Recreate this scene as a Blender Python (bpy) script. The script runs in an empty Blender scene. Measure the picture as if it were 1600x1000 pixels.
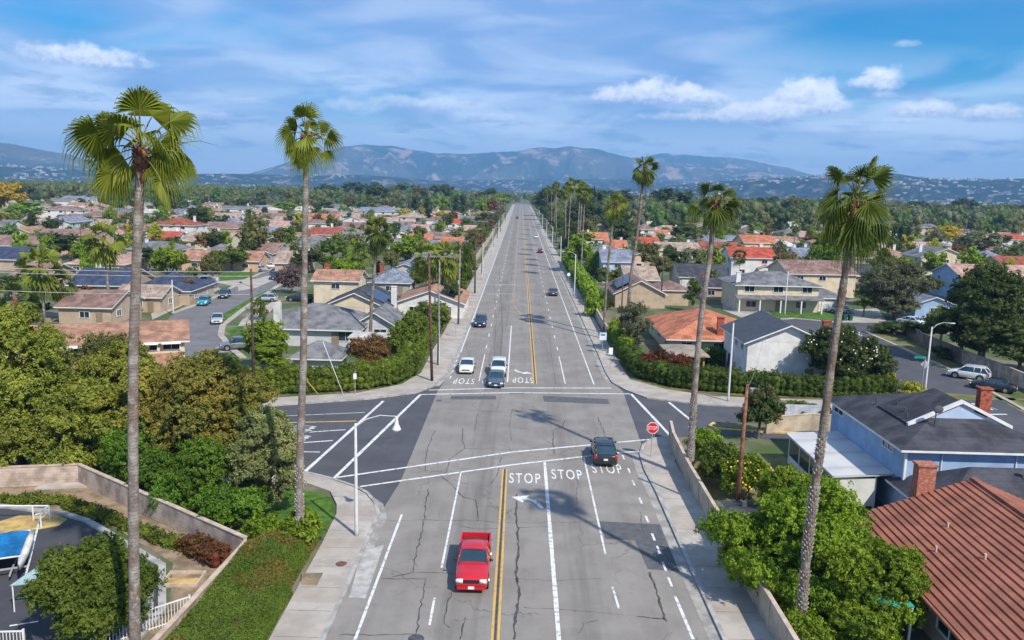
import bpy, math, random
import numpy as np
from mathutils import Vector, Matrix
R=math.radians
random.seed(7); rng=np.random.default_rng(7)
scene=bpy.context.scene
C=scene.collection
# ---------------------------------------------------------------- camera
FPX=1244.0; CAMH=22.0
def _n(v):
    v=np.array(v,float); return v/np.linalg.norm(v)
_A=np.array([14,205.5,-FPX]); _B=_A+np.array([100,-2.45,0])
_Y=_n(_A); _Z=_n(np.cross(_B,_A))
if _Z[1]<0: _Z=-_Z
_X=np.cross(_Y,_Z)
CM=np.array([_X,_Y,_Z])            # camera axes to world axes
cd=bpy.data.cameras.new('camera'); cam=bpy.data.objects.new('camera',cd); C.objects.link(cam)
cam.matrix_world=Matrix.Translation((0,0,CAMH))@Matrix(CM.tolist()).to_4x4()
cd.sensor_width=36; cd.lens=FPX/1600*36; cd.clip_start=0.5; cd.clip_end=60000
scene.camera=cam
scene.render.resolution_x=1024; scene.render.resolution_y=640
SUN_DIR=Vector((-0.425,0.555,-0.715)).normalized()     # the way the light travels
EXPOSURE=0.62; HAZE=1.3e-4
scene.view_settings.view_transform='Standard'; scene.view_settings.look='None'
scene.view_settings.exposure=EXPOSURE; scene.view_settings.gamma=1.0
scene.cycles.max_bounces=5; scene.cycles.diffuse_bounces=2; scene.cycles.glossy_bounces=2
scene.cycles.transmission_bounces=3; scene.cycles.transparent_max_bounces=6; scene.cycles.volume_bounces=0
scene.cycles.use_denoising=True
def g(px,py,z=0.0):
    """point of height z seen at this spot of the photograph"""
    d=CM@np.array([px-800,500-py,-FPX]); t=(z-CAMH)/d[2]
    return (float(d[0]*t),float(d[1]*t))
def ray(px,py):
    d=CM@np.array([px-800,500-py,-FPX]); return d/np.hypot(d[0],d[1])
def proj(p):
    c=CM.T@(np.array(p)-np.array([0,0,CAMH]))
    return 800+FPX*c[0]/-c[2],500-FPX*c[1]/-c[2]
# ---------------------------------------------------------------- sun and sky
sd=bpy.data.lights.new('sun','SUN'); sd.energy=3.6; sd.angle=R(0.9); sd.color=(1,0.93,0.82)
so=bpy.data.objects.new('sun',sd); C.objects.link(so); so.rotation_euler=SUN_DIR.to_track_quat('-Z','Y').to_euler()
so.location=(0,0,60)
world=bpy.data.worlds.new('World'); scene.world=world; world.use_nodes=True
NT=world.node_tree; NT.nodes.clear()
class NG:
    """small helper for node maths"""
    def __init__(s,nt): s.nt=nt
    def new(s,t,**k):
        n=s.nt.nodes.new(t)
        for a,b in k.items(): setattr(n,a,b)
        return n
    def link(s,a,b): s.nt.links.new(a,b)
    def val(s,n,i,v):
        if hasattr(v,'links') or isinstance(v,bpy.types.NodeSocket): s.link(v,n.inputs[i])
        else: n.inputs[i].default_value=v
    def m(s,op,a,b=0.0,c=None,clamp=False):
        n=s.new('ShaderNodeMath',operation=op); n.use_clamp=clamp
        s.val(n,0,a); s.val(n,1,b)
        if c is not None: s.val(n,2,c)
        return n.outputs[0]
    def smooth(s,v,a,b,lo=0.0,hi=1.0):
        n=s.new('ShaderNodeMapRange',interpolation_type='SMOOTHSTEP')
        s.val(n,'Value',v); n.inputs['From Min'].default_value=a; n.inputs['From Max'].default_value=b
        n.inputs['To Min'].default_value=lo; n.inputs['To Max'].default_value=hi
        return n.outputs[0]
    def comb(s,x,y,z=0.0):
        n=s.new('ShaderNodeCombineXYZ'); s.val(n,0,x); s.val(n,1,y); s.val(n,2,z); return n.outputs[0]
    def noise(s,vec,scale,detail=4,rough=0.55,dist=0.0):
        n=s.new('ShaderNodeTexNoise'); s.link(vec,n.inputs['Vector']); n.inputs['Scale'].default_value=scale
        n.inputs['Detail'].default_value=detail; n.inputs['Roughness'].default_value=rough; n.inputs['Distortion'].default_value=dist
        return n.outputs['Fac']
    def mix(s,f,a,b,mode='MIX'):
        n=s.new('ShaderNodeMixRGB',blend_type=mode); s.val(n,0,f); s.val(n,1,a); s.val(n,2,b); return n.outputs[0]
N=NG(NT)
sky=N.new('ShaderNodeTexSky',sky_type='NISHITA'); sky.sun_disc=False
sky.sun_elevation=math.asin(-SUN_DIR.z); sky.sun_rotation=math.atan2(-SUN_DIR.x,-SUN_DIR.y)
sky.air_density=1.0; sky.dust_density=0.3; sky.ozone_density=3.0; sky.altitude=100
tc=N.new('ShaderNodeTexCoord'); sep=N.new('ShaderNodeSeparateXYZ'); N.link(tc.outputs['Generated'],sep.inputs[0])
dx,dy,dz=sep.outputs
az=N.m('MULTIPLY',N.m('ARCTAN2',dx,dy),57.2958); el=N.m('MULTIPLY',N.m('ARCSINE',dz),57.2958)
SKYSTR=0.1
def cc(r,gg,b): return (r/SKYSTR,gg/SKYSTR,b/SKYSTR,1)
hs=N.new('ShaderNodeHueSaturation'); N.link(sky.outputs[0],hs.inputs['Color']); hs.inputs['Saturation'].default_value=1.95; hs.inputs['Value'].default_value=0.85
col=hs.outputs[0]
# thin veils high up, streaky bands lower
zc=N.m('MAXIMUM',dz,0.03); pl=N.comb(N.m('DIVIDE',dx,zc),N.m('DIVIDE',dy,zc))
v1=N.noise(pl,0.45,4,0.55,0.9)
flat=N.comb(N.m('MULTIPLY',az,0.05),N.m('MULTIPLY',el,0.20))
v2=N.noise(flat,0.8,3,0.5,0.5); v2b=N.noise(flat,1.7,4,0.5,0.5)
veil=N.m('MULTIPLY',N.smooth(v2,0.27,0.52),0.88)
veil=N.m('MAXIMUM',veil,N.m('MULTIPLY',N.smooth(v1,0.40,0.66),0.7))
# a clearer patch of sky to the right
clr=N.m('MULTIPLY',N.smooth(N.m('ABSOLUTE',N.m('SUBTRACT',az,27.0)),15.0,5.0),N.smooth(N.m('ABSOLUTE',N.m('SUBTRACT',el,8.8)),5.0,2.0))
veil=N.m('MULTIPLY',veil,N.m('SUBTRACT',1.0,N.m('MULTIPLY',clr,0.8)))
bright=N.smooth(v2b,0.42,0.66)
col=N.mix(veil,col,N.mix(bright,cc(0.19,0.31,0.58),cc(0.36,0.46,0.67)))
low=N.m('MAXIMUM',N.m('MULTIPLY',N.smooth(el,11.0,2.5),N.smooth(v2b,0.36,0.6)),N.smooth(el,5.5,2.0))
col=N.mix(N.m('MULTIPLY',low,0.85),col,cc(0.66,0.78,0.95))
low2=N.m('MULTIPLY',N.m('MULTIPLY',N.smooth(el,9.5,6.0),N.smooth(el,1.0,2.5)),N.smooth(N.noise(flat,4.3,4,0.6,0.3),0.5,0.68))
col=N.mix(N.m('MULTIPLY',low2,0.7),col,cc(0.19,0.30,0.55))
# cumulus, each with its own place in the sky
fine=N.comb(N.m('MULTIPLY',az,1.0),N.m('MULTIPLY',el,1.25))
n1=N.noise(fine,0.75,6,0.58,0.0); n2=N.noise(fine,1.9,6,0.6)
def pxdir(px,py):
    d=ray(px,py); return math.degrees(math.atan2(d[0],d[1])),math.degrees(math.atan(d[2]))
CUM=[(1212,172,34,16,1.0),(1240,165,34,34,1.0),(1264,163,36,44,1.0),(1292,170,30,24,1.0),(1225,172,60,11,0.85),(1352,132,24,14,1.0),(1378,132,26,26,1.0),(1382,150,18,8,0.45),(960,153,34,15,0.9),(995,150,36,24,1.0),(1030,150,40,27,1.0),(1068,153,40,20,0.95),(1105,157,44,14,0.8),(1165,182,95,20,0.95),(1100,185,120,9,0.5),
     (1450,177,52,18,0.95),(1552,180,44,17,0.95),(1420,190,36,6,0.5),(128,93,80,22,0.9),(165,101,50,6,0.4),(540,168,40,14,0.45),(620,162,60,13,0.45),(700,168,60,15,0.45),(775,186,50,10,0.5),
     (388,160,36,7,0.3),(345,184,26,8,0.35),(1418,70,20,7,0.35),(935,158,70,12,0.35),(1520,236,75,6,0.35),(1150,240,60,5,0.3),(1330,205,90,6,0.35),(900,200,80,6,0.3)]
D2=57.2958/FPX
for (px,py,w,h,a) in CUM:
    A0,E0=pxdir(px,py)
    u=N.m('DIVIDE',N.m('SUBTRACT',az,A0),w*D2); v=N.m('DIVIDE',N.m('SUBTRACT',el,E0),h*D2)
    vb=N.m('MAXIMUM',v,N.m('MULTIPLY',v,-2.2))
    d=N.m('ADD',N.m('MULTIPLY',u,u),N.m('MULTIPLY',vb,vb))
    d=N.m('ADD',N.m('SQRT',d),N.m('MULTIPLY',N.m('SUBTRACT',n1,0.5),1.7))
    mask=N.m('MULTIPLY',N.smooth(d,1.2,0.45),a)
    lit=N.m('ADD',N.m('MULTIPLY',v,0.55),N.m('MULTIPLY',N.m('SUBTRACT',n2,0.45),1.0))
    ccol=N.mix(N.smooth(lit,-0.45,0.5),cc(0.22,0.34,0.60),cc(0.82,0.85,0.90))
    col=N.mix(mask,col,ccol)
bg=N.new('ShaderNodeBackground'); N.link(col,bg.inputs[0]); bg.inputs[1].default_value=SKYSTR
wo=N.new('ShaderNodeOutputWorld'); N.link(bg.outputs[0],wo.inputs[0])
# ---------------------------------------------------------------- materials
MATS={}
def mat(name,col,rough=0.85,var=0.12,scale=1.0,bump=0.0,bscale=None,spec=0.3,metal=0.0,col2=None,thr=None,wave=None,rand=0.0,coat=0.0,detail=5):
    if name in MATS: return MATS[name]
    m=bpy.data.materials.new(name); m.use_nodes=True; nt=m.node_tree; b=nt.nodes['Principled BSDF']
    n=NG(nt); t=n.new('ShaderNodeTexCoord'); oc=t.outputs['Object']
    base=(*col,1)
    f=n.noise(oc,scale,detail,0.6)
    lo=tuple(c*(1-var*1.6) for c in col)+(1,); hi=tuple(min(1,c*(1+var*1.6)) for c in col)+(1,)
    if col2 is not None: lo=base; hi=(*col2,1)
    a,bb=thr or (0.35,0.65)
    out=n.mix(n.smooth(f,a,bb),lo,hi)
    if wave:   # (axis, period, darkening): courses and ribs that belong to the material
        ax,per,dk=wave
        s=n.new('ShaderNodeSeparateXYZ'); n.link(oc,s.inputs[0])
        fr=n.m('FRACT',n.m('DIVIDE',s.outputs[ax],per))
        out=n.mix(n.m('MULTIPLY',n.smooth(fr,0.72,0.95),dk),out,tuple(c*0.3 for c in col)+(1,))
    if rand:
        oi=n.new('ShaderNodeObjectInfo'); h=n.new('ShaderNodeHueSaturation')
        n.link(n.m('ADD',n.m('MULTIPLY',oi.outputs['Random'],rand*0.12),0.5-rand*0.06),h.inputs['Hue'])
        n.link(n.m('ADD',n.m('MULTIPLY',oi.outputs['Random'],rand),1-rand/2),h.inputs['Value']); n.link(out,h.inputs['Color']); out=h.outputs[0]
    n.link(out,b.inputs['Base Color'])
    b.inputs['Roughness'].default_value=rough; b.inputs['Metallic'].default_value=metal
    b.inputs['Specular IOR Level'].default_value=spec; b.inputs['Coat Weight'].default_value=coat; b.inputs['Coat Roughness'].default_value=0.05
    if bump:
        bn=n.new('ShaderNodeBump'); bn.inputs['Strength'].default_value=min(1,bump); bn.inputs['Distance'].default_value=0.05
        n.link(n.noise(oc,bscale or scale*6,4,0.6),bn.inputs['Height']); n.link(bn.outputs[0],b.inputs['Normal'])
    MATS[name]=m; return m
def leafmat(name,c1,c2,rand=0.12,patch=None,pcol=None,tr=0.38):
    if name in MATS: return MATS[name]
    m=bpy.data.materials.new(name); m.use_nodes=True; nt=m.node_tree; b=nt.nodes['Principled BSDF']; n=NG(nt)
    ge=n.new('ShaderNodeNewGeometry'); oi=n.new('ShaderNodeObjectInfo'); t=n.new('ShaderNodeTexCoord')
    f=n.m('ADD',n.m('MULTIPLY',ge.outputs['Random Per Island'],0.55),n.m('MULTIPLY',n.smooth(n.noise(t.outputs['Object'],0.45,3),0.35,0.65),0.45))
    out=n.mix(f,(*c1,1),(*c2,1))
    if patch: out=n.mix(n.m('MULTIPLY',n.smooth(n.noise(t.outputs['Object'],patch,3),0.47,0.62),n.smooth(ge.outputs['Random Per Island'],0.1,0.6)),out,(*pcol,1))
    h=n.new('ShaderNodeHueSaturation'); n.link(n.m('ADD',n.m('MULTIPLY',oi.outputs['Random'],rand*0.14),0.5-rand*0.10),h.inputs['Hue'])
    n.link(n.m('ADD',n.m('MULTIPLY',oi.outputs['Random'],rand*2.2),1-rand*1.1),h.inputs['Value']); n.link(out,h.inputs['Color']); out=h.outputs[0]
    n.link(out,b.inputs['Base Color']); b.inputs['Roughness'].default_value=0.6; b.inputs['Specular IOR Level'].default_value=0.25
    tl=n.new('ShaderNodeBsdfTranslucent'); n.link(n.mix(1.0,out,(1.15,1.1,0.5,1),'MULTIPLY'),tl.inputs[0])
    mx=n.new('ShaderNodeMixShader'); mx.inputs[0].default_value=tr; n.link(b.outputs[0],mx.inputs[1]); n.link(tl.outputs[0],mx.inputs[2])
    n.link(mx.outputs[0],nt.nodes['Material Output'].inputs['Surface'])
    MATS[name]=m; return m
def glassmat(name='window glass',col=(0.02,0.035,0.045)):
    return mat(name,col,rough=0.08,var=0.2,scale=0.6,spec=0.8)
# ---------------------------------------------------------------- mesh builder
def rotz(p,a):
    c,s=math.cos(a),math.sin(a); return (p[0]*c-p[1]*s,p[0]*s+p[1]*c)
class MB:
    def __init__(s): s.v=[]; s.f=[]; s.mi=[]; s.cur=0
    def add(s,vs,fs):
        o=len(s.v); s.v+= [tuple(map(float,p)) for p in vs]
        for f in fs: s.f.append(tuple(o+i for i in f)); s.mi.append(s.cur)
        return s
    def box(s,c,size,rz=0.0,tilt=None):
        x,y,z=size[0]/2,size[1]/2,size[2]/2
        vs=[(sx*x,sy*y,sz*z) for sz in (-1,1) for sy in (-1,1) for sx in (-1,1)]
        M=Matrix.Rotation(rz,3,'Z')
        if tilt is not None: M=M@tilt
        vs=[M@Vector(p) for p in vs]
        return s.add([(p[0]+c[0],p[1]+c[1],p[2]+c[2]) for p in vs],[(0,2,3,1),(4,5,7,6),(0,1,5,4),(2,6,7,3),(0,4,6,2),(1,3,7,5)])
    def slab(s,poly,z0,z1):
        """polygon (counter-clockwise or not) raised from z0 to z1"""
        a=sum(poly[i][0]*poly[(i+1)%len(poly)][1]-poly[(i+1)%len(poly)][0]*poly[i][1] for i in range(len(poly)))
        if a<0: poly=poly[::-1]
        n=len(poly)
        vs=[(x,y,z0) for x,y in poly]+[(x,y,z1) for x,y in poly]
        return s.add(vs,[tuple(range(n,2*n)),tuple(range(n-1,-1,-1))]+[(i,(i+1)%n,n+(i+1)%n,n+i) for i in range(n)])
    def flat(s,poly,z):
        a=sum(poly[i][0]*poly[(i+1)%len(poly)][1]-poly[(i+1)%len(poly)][0]*poly[i][1] for i in range(len(poly)))
        if a<0: poly=poly[::-1]
        return s.add([(x,y,z) for x,y in poly],[tuple(range(len(poly)))])
    def strip(s,pts,w,z,jit=0.0):
        L=[];Rr=[]
        for i,p in enumerate(pts):
            q=pts[min(i+1,len(pts)-1)]; o=pts[max(i-1,0)]
            d=Vector((q[0]-o[0],q[1]-o[1]));
            if d.length<1e-6: d=Vector((0,1))
            d.normalize(); ww=(w[i] if hasattr(w,'__len__') else w)/2*(1+random.uniform(-jit,jit))
            L.append((p[0]-d.y*ww,p[1]+d.x*ww,z)); Rr.append((p[0]+d.y*ww,p[1]-d.x*ww,z))
        n=len(pts)
        return s.add(L+Rr,[(i,n+i,n+i+1,i+1) for i in range(n-1)])
    def tube(s,pts,rad,n=8,cap=True):
        vs=[];fs=[]
        k=len(pts); P=[Vector(p) for p in pts]
        ref=Vector((1,0,0))
        for i in range(k):
            d=(P[min(i+1,k-1)]-P[max(i-1,0)])
            if d.length<1e-7: d=Vector((0,0,1))
            d.normalize(); u=ref-d*ref.dot(d)
            if u.length<0.1: u=Vector((0,1,0))-d*d.y
            u.normalize(); w=d.cross(u); r=rad[i] if hasattr(rad,'__len__') else rad
            for j in range(n):
                a=2*math.pi*j/n; vs.append(P[i]+u*math.cos(a)*r+w*math.sin(a)*r)
        for i in range(k-1):
            for j in range(n): fs.append((i*n+j,i*n+(j+1)%n,(i+1)*n+(j+1)%n,(i+1)*n+j))
        if cap: fs.append(tuple(range(n-1,-1,-1))); fs.append(tuple((k-1)*n+j for j in range(n)))
        return s.add(vs,fs)
    def disc(s,c,r,z,n=20):
        return s.add([(c[0]+r*math.cos(2*math.pi*i/n),c[1]+r*math.sin(2*math.pi*i/n),z) for i in range(n)],[tuple(range(n))])
    def ball(s,c,r,n=8,m=5,sq=(1,1,1)):
        vs=[(c[0],c[1],c[2]-r*sq[2])];fs=[]
        for i in range(1,m):
            t=-math.pi/2+math.pi*i/m
            for j in range(n):
                a=2*math.pi*j/n; vs.append((c[0]+r*sq[0]*math.cos(t)*math.cos(a),c[1]+r*sq[1]*math.cos(t)*math.sin(a),c[2]+r*sq[2]*math.sin(t)))
        vs.append((c[0],c[1],c[2]+r*sq[2])); e=len(vs)-1
        for j in range(n):
            fs.append((0,1+(j+1)%n,1+j)); fs.append((e,1+(m-2)*n+j,1+(m-2)*n+(j+1)%n))
            for i in range(m-2): fs.append((1+i*n+j,1+i*n+(j+1)%n,1+(i+1)*n+(j+1)%n,1+(i+1)*n+j))
        return s.add(vs,fs)
    def mesh(s,name,mats,smooth=False):
        me=bpy.data.meshes.new(name); me.from_pydata(s.v,[],s.f)
        ms=mats if isinstance(mats,(list,tuple)) else [mats]
        for m in ms: me.materials.append(m)
        if len(ms)>1: me.polygons.foreach_set('material_index',s.mi)
        if smooth: me.polygons.foreach_set('use_smooth',[True]*len(me.polygons))
        me.update(); return me
    def build(s,name,mats,parent=None,smooth=False,loc=None,rz=None):
        o=bpy.data.objects.new(name,s.mesh(name,mats,smooth)); C.objects.link(o)
        if parent is not None: o.parent=parent
        if loc is not None: o.location=loc
        if rz is not None: o.rotation_euler=(0,0,rz)
        return o
def link(name,me,parent=None,loc=None,rz=0.0,m=None):
    o=bpy.data.objects.new(name,me); C.objects.link(o)
    if parent is not None: o.parent=parent
    if loc is not None: o.location=loc
    if rz: o.rotation_euler=(0,0,rz)
    if m is not None:
        o.material_slots[0].link='OBJECT'; o.material_slots[0].material=m
    return o
def tag(o,label,cat,group=None,kind=None):
    if label: o['label']=label
    if cat: o['category']=cat
    if group: o['group']=group
    if kind: o['kind']=kind
    return o
def struct(o): o['kind']='structure'; return o
def empty(name,loc,rz=0.0,label=None,cat=None,group=None):
    o=bpy.data.objects.new(name,None); C.objects.link(o); o.location=loc; o.rotation_euler=(0,0,rz); o.empty_display_size=0.3
    return tag(o,label,cat,group)
AUTO=[]     # things whose label is finished at the end: (object, look, group)
def auto(o,look,cat,group): AUTO.append((o,look)); o['category']=cat; o['group']=group; return o
def copy_tree(o,parent=None):
    c=o.copy(); C.objects.link(c); c.parent=parent
    for ch in o.children: copy_tree(ch,c)
    return c
# ================================================================ SETTING: ground, roads, pavements
M_ground=mat('yard ground',(0.20,0.17,0.12),var=0.3,scale=0.11,col2=(0.07,0.11,0.03),thr=(0.40,0.56),bump=0.3,bscale=2)
M_lawn=mat('lawn grass',(0.075,0.15,0.022),var=0.22,scale=0.7,bump=0.5,bscale=30,spec=0.1)
M_drylawn=mat('dry lawn',(0.22,0.18,0.08),var=0.2,scale=0.6,col2=(0.11,0.14,0.04),thr=(0.4,0.65),bump=0.5,bscale=20,spec=0.1)
M_dirt=mat('bare dirt',(0.26,0.19,0.12),var=0.2,scale=0.8,bump=0.4,bscale=10)
M_conc=mat('pavement concrete',(0.42,0.38,0.33),var=0.10,scale=0.5,bump=0.2,bscale=25)
_n=NG(M_conc.node_tree); _b=M_conc.node_tree.nodes['Principled BSDF']; _src=_b.inputs['Base Color'].links[0].from_socket
_t=_n.new('ShaderNodeTexCoord'); _s=_n.new('ShaderNodeSeparateXYZ'); _n.link(_t.outputs['Object'],_s.inputs[0])
_w=_n.new('ShaderNodeTexWhiteNoise',noise_dimensions='1D'); _n.link(_n.m('FLOOR',_n.m('DIVIDE',_s.outputs[1],2.6)),_w.inputs['W'])
_o=_n.mix(_n.m('MULTIPLY',_w.outputs['Value'],0.45),_src,(0.33,0.27,0.215,1)); _o=_n.mix(_n.smooth(_n.noise(_t.outputs['Object'],1.1,6,0.7),0.52,0.75,0,0.4),_o,(0.24,0.21,0.18,1)); _n.link(_o,_b.inputs['Base Color'])
M_curb=mat('kerb concrete',(0.36,0.345,0.32),var=0.14,scale=1.2,bump=0.2,bscale=25)
M_gutter=mat('gutter concrete',(0.33,0.31,0.28),var=0.14,scale=0.9)
M_patch=mat('new asphalt patch',(0.105,0.105,0.11),var=0.1,scale=2.0)
M_tar=mat('crack sealing tar',(0.075,0.07,0.07),var=0.2,scale=3)
M_white=mat('road paint white',(0.36,0.35,0.34),scale=3.2,col2=(0.68,0.68,0.66),thr=(0.36,0.50),detail=8)
M_yellow=mat('road paint yellow',(0.40,0.30,0.14),scale=3.0,col2=(0.60,0.38,0.10),thr=(0.36,0.5),detail=8)
M_redpaint=mat('kerb paint red',(0.5,0.06,0.05),var=0.15,scale=2)
def asphalt(name,col,lanes=False,streak=0.0):
    m=mat(name,col,rough=0.88,var=0.07,scale=0.35,bump=0.25,bscale=40,spec=0.25)
    nt=m.node_tree; n=NG(nt); b=nt.nodes['Principled BSDF']; src=b.inputs['Base Color'].links[0].from_socket
    t=n.new('ShaderNodeTexCoord'); s=n.new('ShaderNodeSeparateXYZ'); n.link(t.outputs['Object'],s.inputs[0])
    out=src
    if lanes:     # worn, oil-darkened tracks down the lane middles and pale dusty verges
        wob=n.m('MULTIPLY',n.m('SUBTRACT',n.noise(n.comb(0.0,n.m('MULTIPLY',s.outputs[1],0.05)),1.0,3),0.5),0.8)
        for cx,w,dk in ((-6.0,0.75,0.22),(-2.65,0.8,0.7),(0.85,0.5,0.18),(4.15,0.7,0.5),(7.4,0.7,0.25),(-3.5,0.25,0.6),(-1.75,0.22,0.6),(3.4,0.2,0.35),(4.95,0.2,0.35)):
            d=n.m('ABSOLUTE',n.m('ADD',n.m('SUBTRACT',s.outputs[0],cx),wob))
            n2=n.noise(n.comb(n.m('MULTIPLY',s.outputs[0],0.8),n.m('MULTIPLY',s.outputs[1],0.06)),1.0,4)
            f=n.m('MULTIPLY',n.m('MULTIPLY',n.smooth(d,w*1.3,w*0.2),n.smooth(n2,0.25,0.7)),dk)
            out=n.mix(f,out,tuple(c*0.5 for c in col)+(1,))
    st=n.noise(n.comb(n.m('MULTIPLY',s.outputs[0],1.6),n.m('MULTIPLY',s.outputs[1],0.10)),1.0,5,0.65)
    out=n.mix(n.smooth(st,0.35,0.75,0.0,0.35),out,tuple(c*1.25 for c in col)+(1,))
    sp=n.noise(t.outputs['Object'],9.0,4,0.7); out=n.mix(n.smooth(sp,0.5,0.85,0.0,0.35),out,tuple(c*1.5 for c in col)+(1,))
    out=n.mix(n.smooth(n.noise(t.outputs['Object'],0.09,4,0.6),0.4,0.62,0,0.32),out,tuple(c*0.72 for c in col)+(1,))
    out=n.mix(n.smooth(n.noise(t.outputs['Object'],0.5,5,0.7),0.56,0.72,0,0.35),out,tuple(c*0.6 for c in col)+(1,))
    # hairline cracking
    vo=n.new('ShaderNodeTexVoronoi',feature='DISTANCE_TO_EDGE'); vo.inputs['Scale'].default_value=0.22
    wp=n.new('ShaderNodeVectorMath',operation='ADD'); n.link(t.outputs['Object'],wp.inputs[0])
    nn=n.new('ShaderNodeTexNoise'); nn.inputs['Scale'].default_value=0.9; nn.inputs['Detail'].default_value=4; n.link(t.outputs['Object'],nn.inputs['Vector'])
    sc=n.new('ShaderNodeVectorMath',operation='SCALE'); n.link(nn.outputs['Color'],sc.inputs[0]); sc.inputs['Scale'].default_value=1.6
    n.link(sc.outputs[0],wp.inputs[1]); n.link(wp.outputs[0],vo.inputs['Vector'])
    cr=n.m('MULTIPLY',n.smooth(vo.outputs['Distance'],0.012,0.003),n.smooth(n.noise(t.outputs['Object'],0.12,3),0.48,0.6))
    out=n.mix(n.m('MULTIPLY',cr,0.55),out,tuple(c*0.35 for c in col)+(1,))
    n.link(out,b.inputs['Base Color']); return m
M_road=asphalt('sunbleached asphalt',(0.252,0.231,0.205),True)
M_dark=asphalt('dark asphalt',(0.088,0.088,0.098))
M_lot=asphalt('parking asphalt',(0.065,0.066,0.075))
def sheet(name,poly,z,m): return struct(MB().flat(poly,z).build(name,m))
def raised(name,poly,z0,z1,m): return struct(MB().slab(poly,z0,z1).build(name,m))
# one ground sheet to the horizon
sheet('ground',[(-14000,-400),(14000,-400),(14000,22000),(-14000,22000)],0.0,M_ground)
# main road
sheet('main_road',[(-9.05,10),(10.9,10),(10.9,64),(11.2,68),(11.9,86),(11.1,92),(11.1,1150),(-7.9,1150),(-7.7,118),(-8.2,88),(-8.5,84),(-8.5,57),(-9.05,50)],0.030,M_road)
# cross street, darker newer asphalt
sheet('cross_street_west',[(-8.4,50.3),(-8.4,85.5),(-9.2,85.9),(-10.7,83),(-15.3,80.1),(-25,76.2),(-34,73),(-44,69.5),(-44,62),(-30,59),(-16,58.2),(-13.6,57.1),(-11.6,55.4),(-10.2,53.7),(-9.1,51)],0.024,M_dark)
sheet('cross_street_east',[(10.2,87.6),(12.4,86.4),(14.2,83.3),(20,81.1),(30,80.5),(46,84),(75,86),(75,64),(46,66),(30,68),(20,71),(14.3,69.9),(12.4,69.1),(11.1,67.2),(10.6,70)],0.024,M_dark)
sheet('east_side_street',[g(*p) for p in ((1600,760),(1500,690),(1380,632),(1290,560),(1225,520),(1212,500),(1240,497),(1300,503),(1395,500),(1350,518),(1400,541),(1480,577),(1600,641),(1700,700),(1700,800))],0.020,M_dark)
sheet('side_street_branch',[g(*p) for p in ((1240,496),(1300,502),(1395,501),(1340,488),(1250,491))],0.016,M_dark)
M_lstreet=asphalt('grey street asphalt',(0.17,0.165,0.165))
LST_L=[(225,545),(270,490),(332,467),(385,437),(440,414),(470,398),(505,378)]
LST_R=[(525,380),(500,402),(462,430),(430,450),(388,478),(348,509),(345,525),(365,548),(380,560)]
sheet('west_side_street',[g(*p) for p in [(200,590)]+LST_L+LST_R+[(330,620)]],0.020,M_lstreet)
sheet('west_branch_street',[g(*p) for p in ((415,425),(330,430),(290,431),(290,445),(350,447),(400,447))],0.016,M_lstreet)
# pavements: raised polygons with a real kerb step
raised('pavement_near_west',[(-9.25,20),(-9.15,45.3),(-9.15,50.8),(-9.8,52.7),(-10.6,54.2),(-11.6,55.3),(-13.6,56.8),(-16,58.1),(-24,58),(-34,56),(-34,53.5),(-24,55.6),(-15.3,56),(-13.2,54.5),(-12.2,52.2),(-11.85,50.6),(-11.7,46),(-11.6,20)],0,0.15,M_conc)
raised('pavement_far_west',[(-34,73.4),(-25,76.4),(-19.8,78.5),(-15.3,80.2),(-10.8,83.2),(-9.3,86.2),(-8.4,92.4),(-8.05,117),(-7.95,1100),(-11.2,1100),(-11.2,117),(-11.4,105),(-11.3,92),(-12.8,86.3),(-16.9,82),(-20.4,80.9),(-26.3,78.8),(-34,75.6)],0,0.15,M_conc)
raised('pavement_far_east',[(11.25,1100),(11.25,110),(11.1,95),(11.3,90),(12.5,86.6),(14.3,83.5),(20,81.3),(30,80.8),(40,82),(40,84.2),(27.4,84.4),(21.6,84.7),(16.8,87.2),(13.4,91.6),(13.2,103),(13.3,1100)],0,0.15,M_conc)
raised('pavement_near_east',[(10.9,20),(10.75,47.6),(10.75,56.2),(10.6,61),(10.8,64.6),(11.4,67),(12.4,68.8),(14.3,69.6),(14.3,66),(13.25,63),(13.15,20)],0,0.15,M_conc)
def path(pts,w,z0,z1,name,m):
    a=[];b=[]
    for i,p in enumerate(pts):
        q=pts[min(i+1,len(pts)-1)]; o=pts[max(i-1,0)]; d=Vector((q[0]-o[0],q[1]-o[1])).normalized()
        a.append((p[0]-d.y*w/2,p[1]+d.x*w/2)); b.append((p[0]+d.y*w/2,p[1]-d.x*w/2))
    mb=MB()
    n=len(pts)
    vs=[(x,y,z0) for x,y in a]+[(x,y,z0) for x,y in b]+[(x,y,z1) for x,y in a]+[(x,y,z1) for x,y in b]
    fs=[]
    for i in range(n-1):
        fs+=[(2*n+i,3*n+i,3*n+i+1,2*n+i+1),(i,2*n+i,2*n+i+1,i+1),(n+i,n+i+1,3*n+i+1,3*n+i)]
    fs+=[(0,n,3*n,2*n),(n-1,3*n-1,4*n-1,2*n-1)]
    mb.add(vs,fs); return struct(mb.build(name,m))
path([(-9.12,20),(-9.05,45.3),(-9.05,50.8),(-9.7,52.9),(-10.5,54.4),(-11.5,55.5),(-13.6,57),(-16,58.25),(-24,58.2)],0.24,0,0.17,'kerb',M_curb)
path([(-34,73.2),(-25,76.2),(-19.8,78.3),(-15.3,80.0),(-10.7,83.05),(-9.2,86.1),(-8.3,92.3),(-7.95,117),(-7.85,1100)],0.24,0,0.17,'kerb',M_curb)
path([(11.15,1100),(11.15,110),(11.0,95),(11.2,89.9),(12.4,86.4),(14.2,83.3),(20,81.15),(30,80.6)],0.24,0,0.17,'kerb',M_curb)
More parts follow.
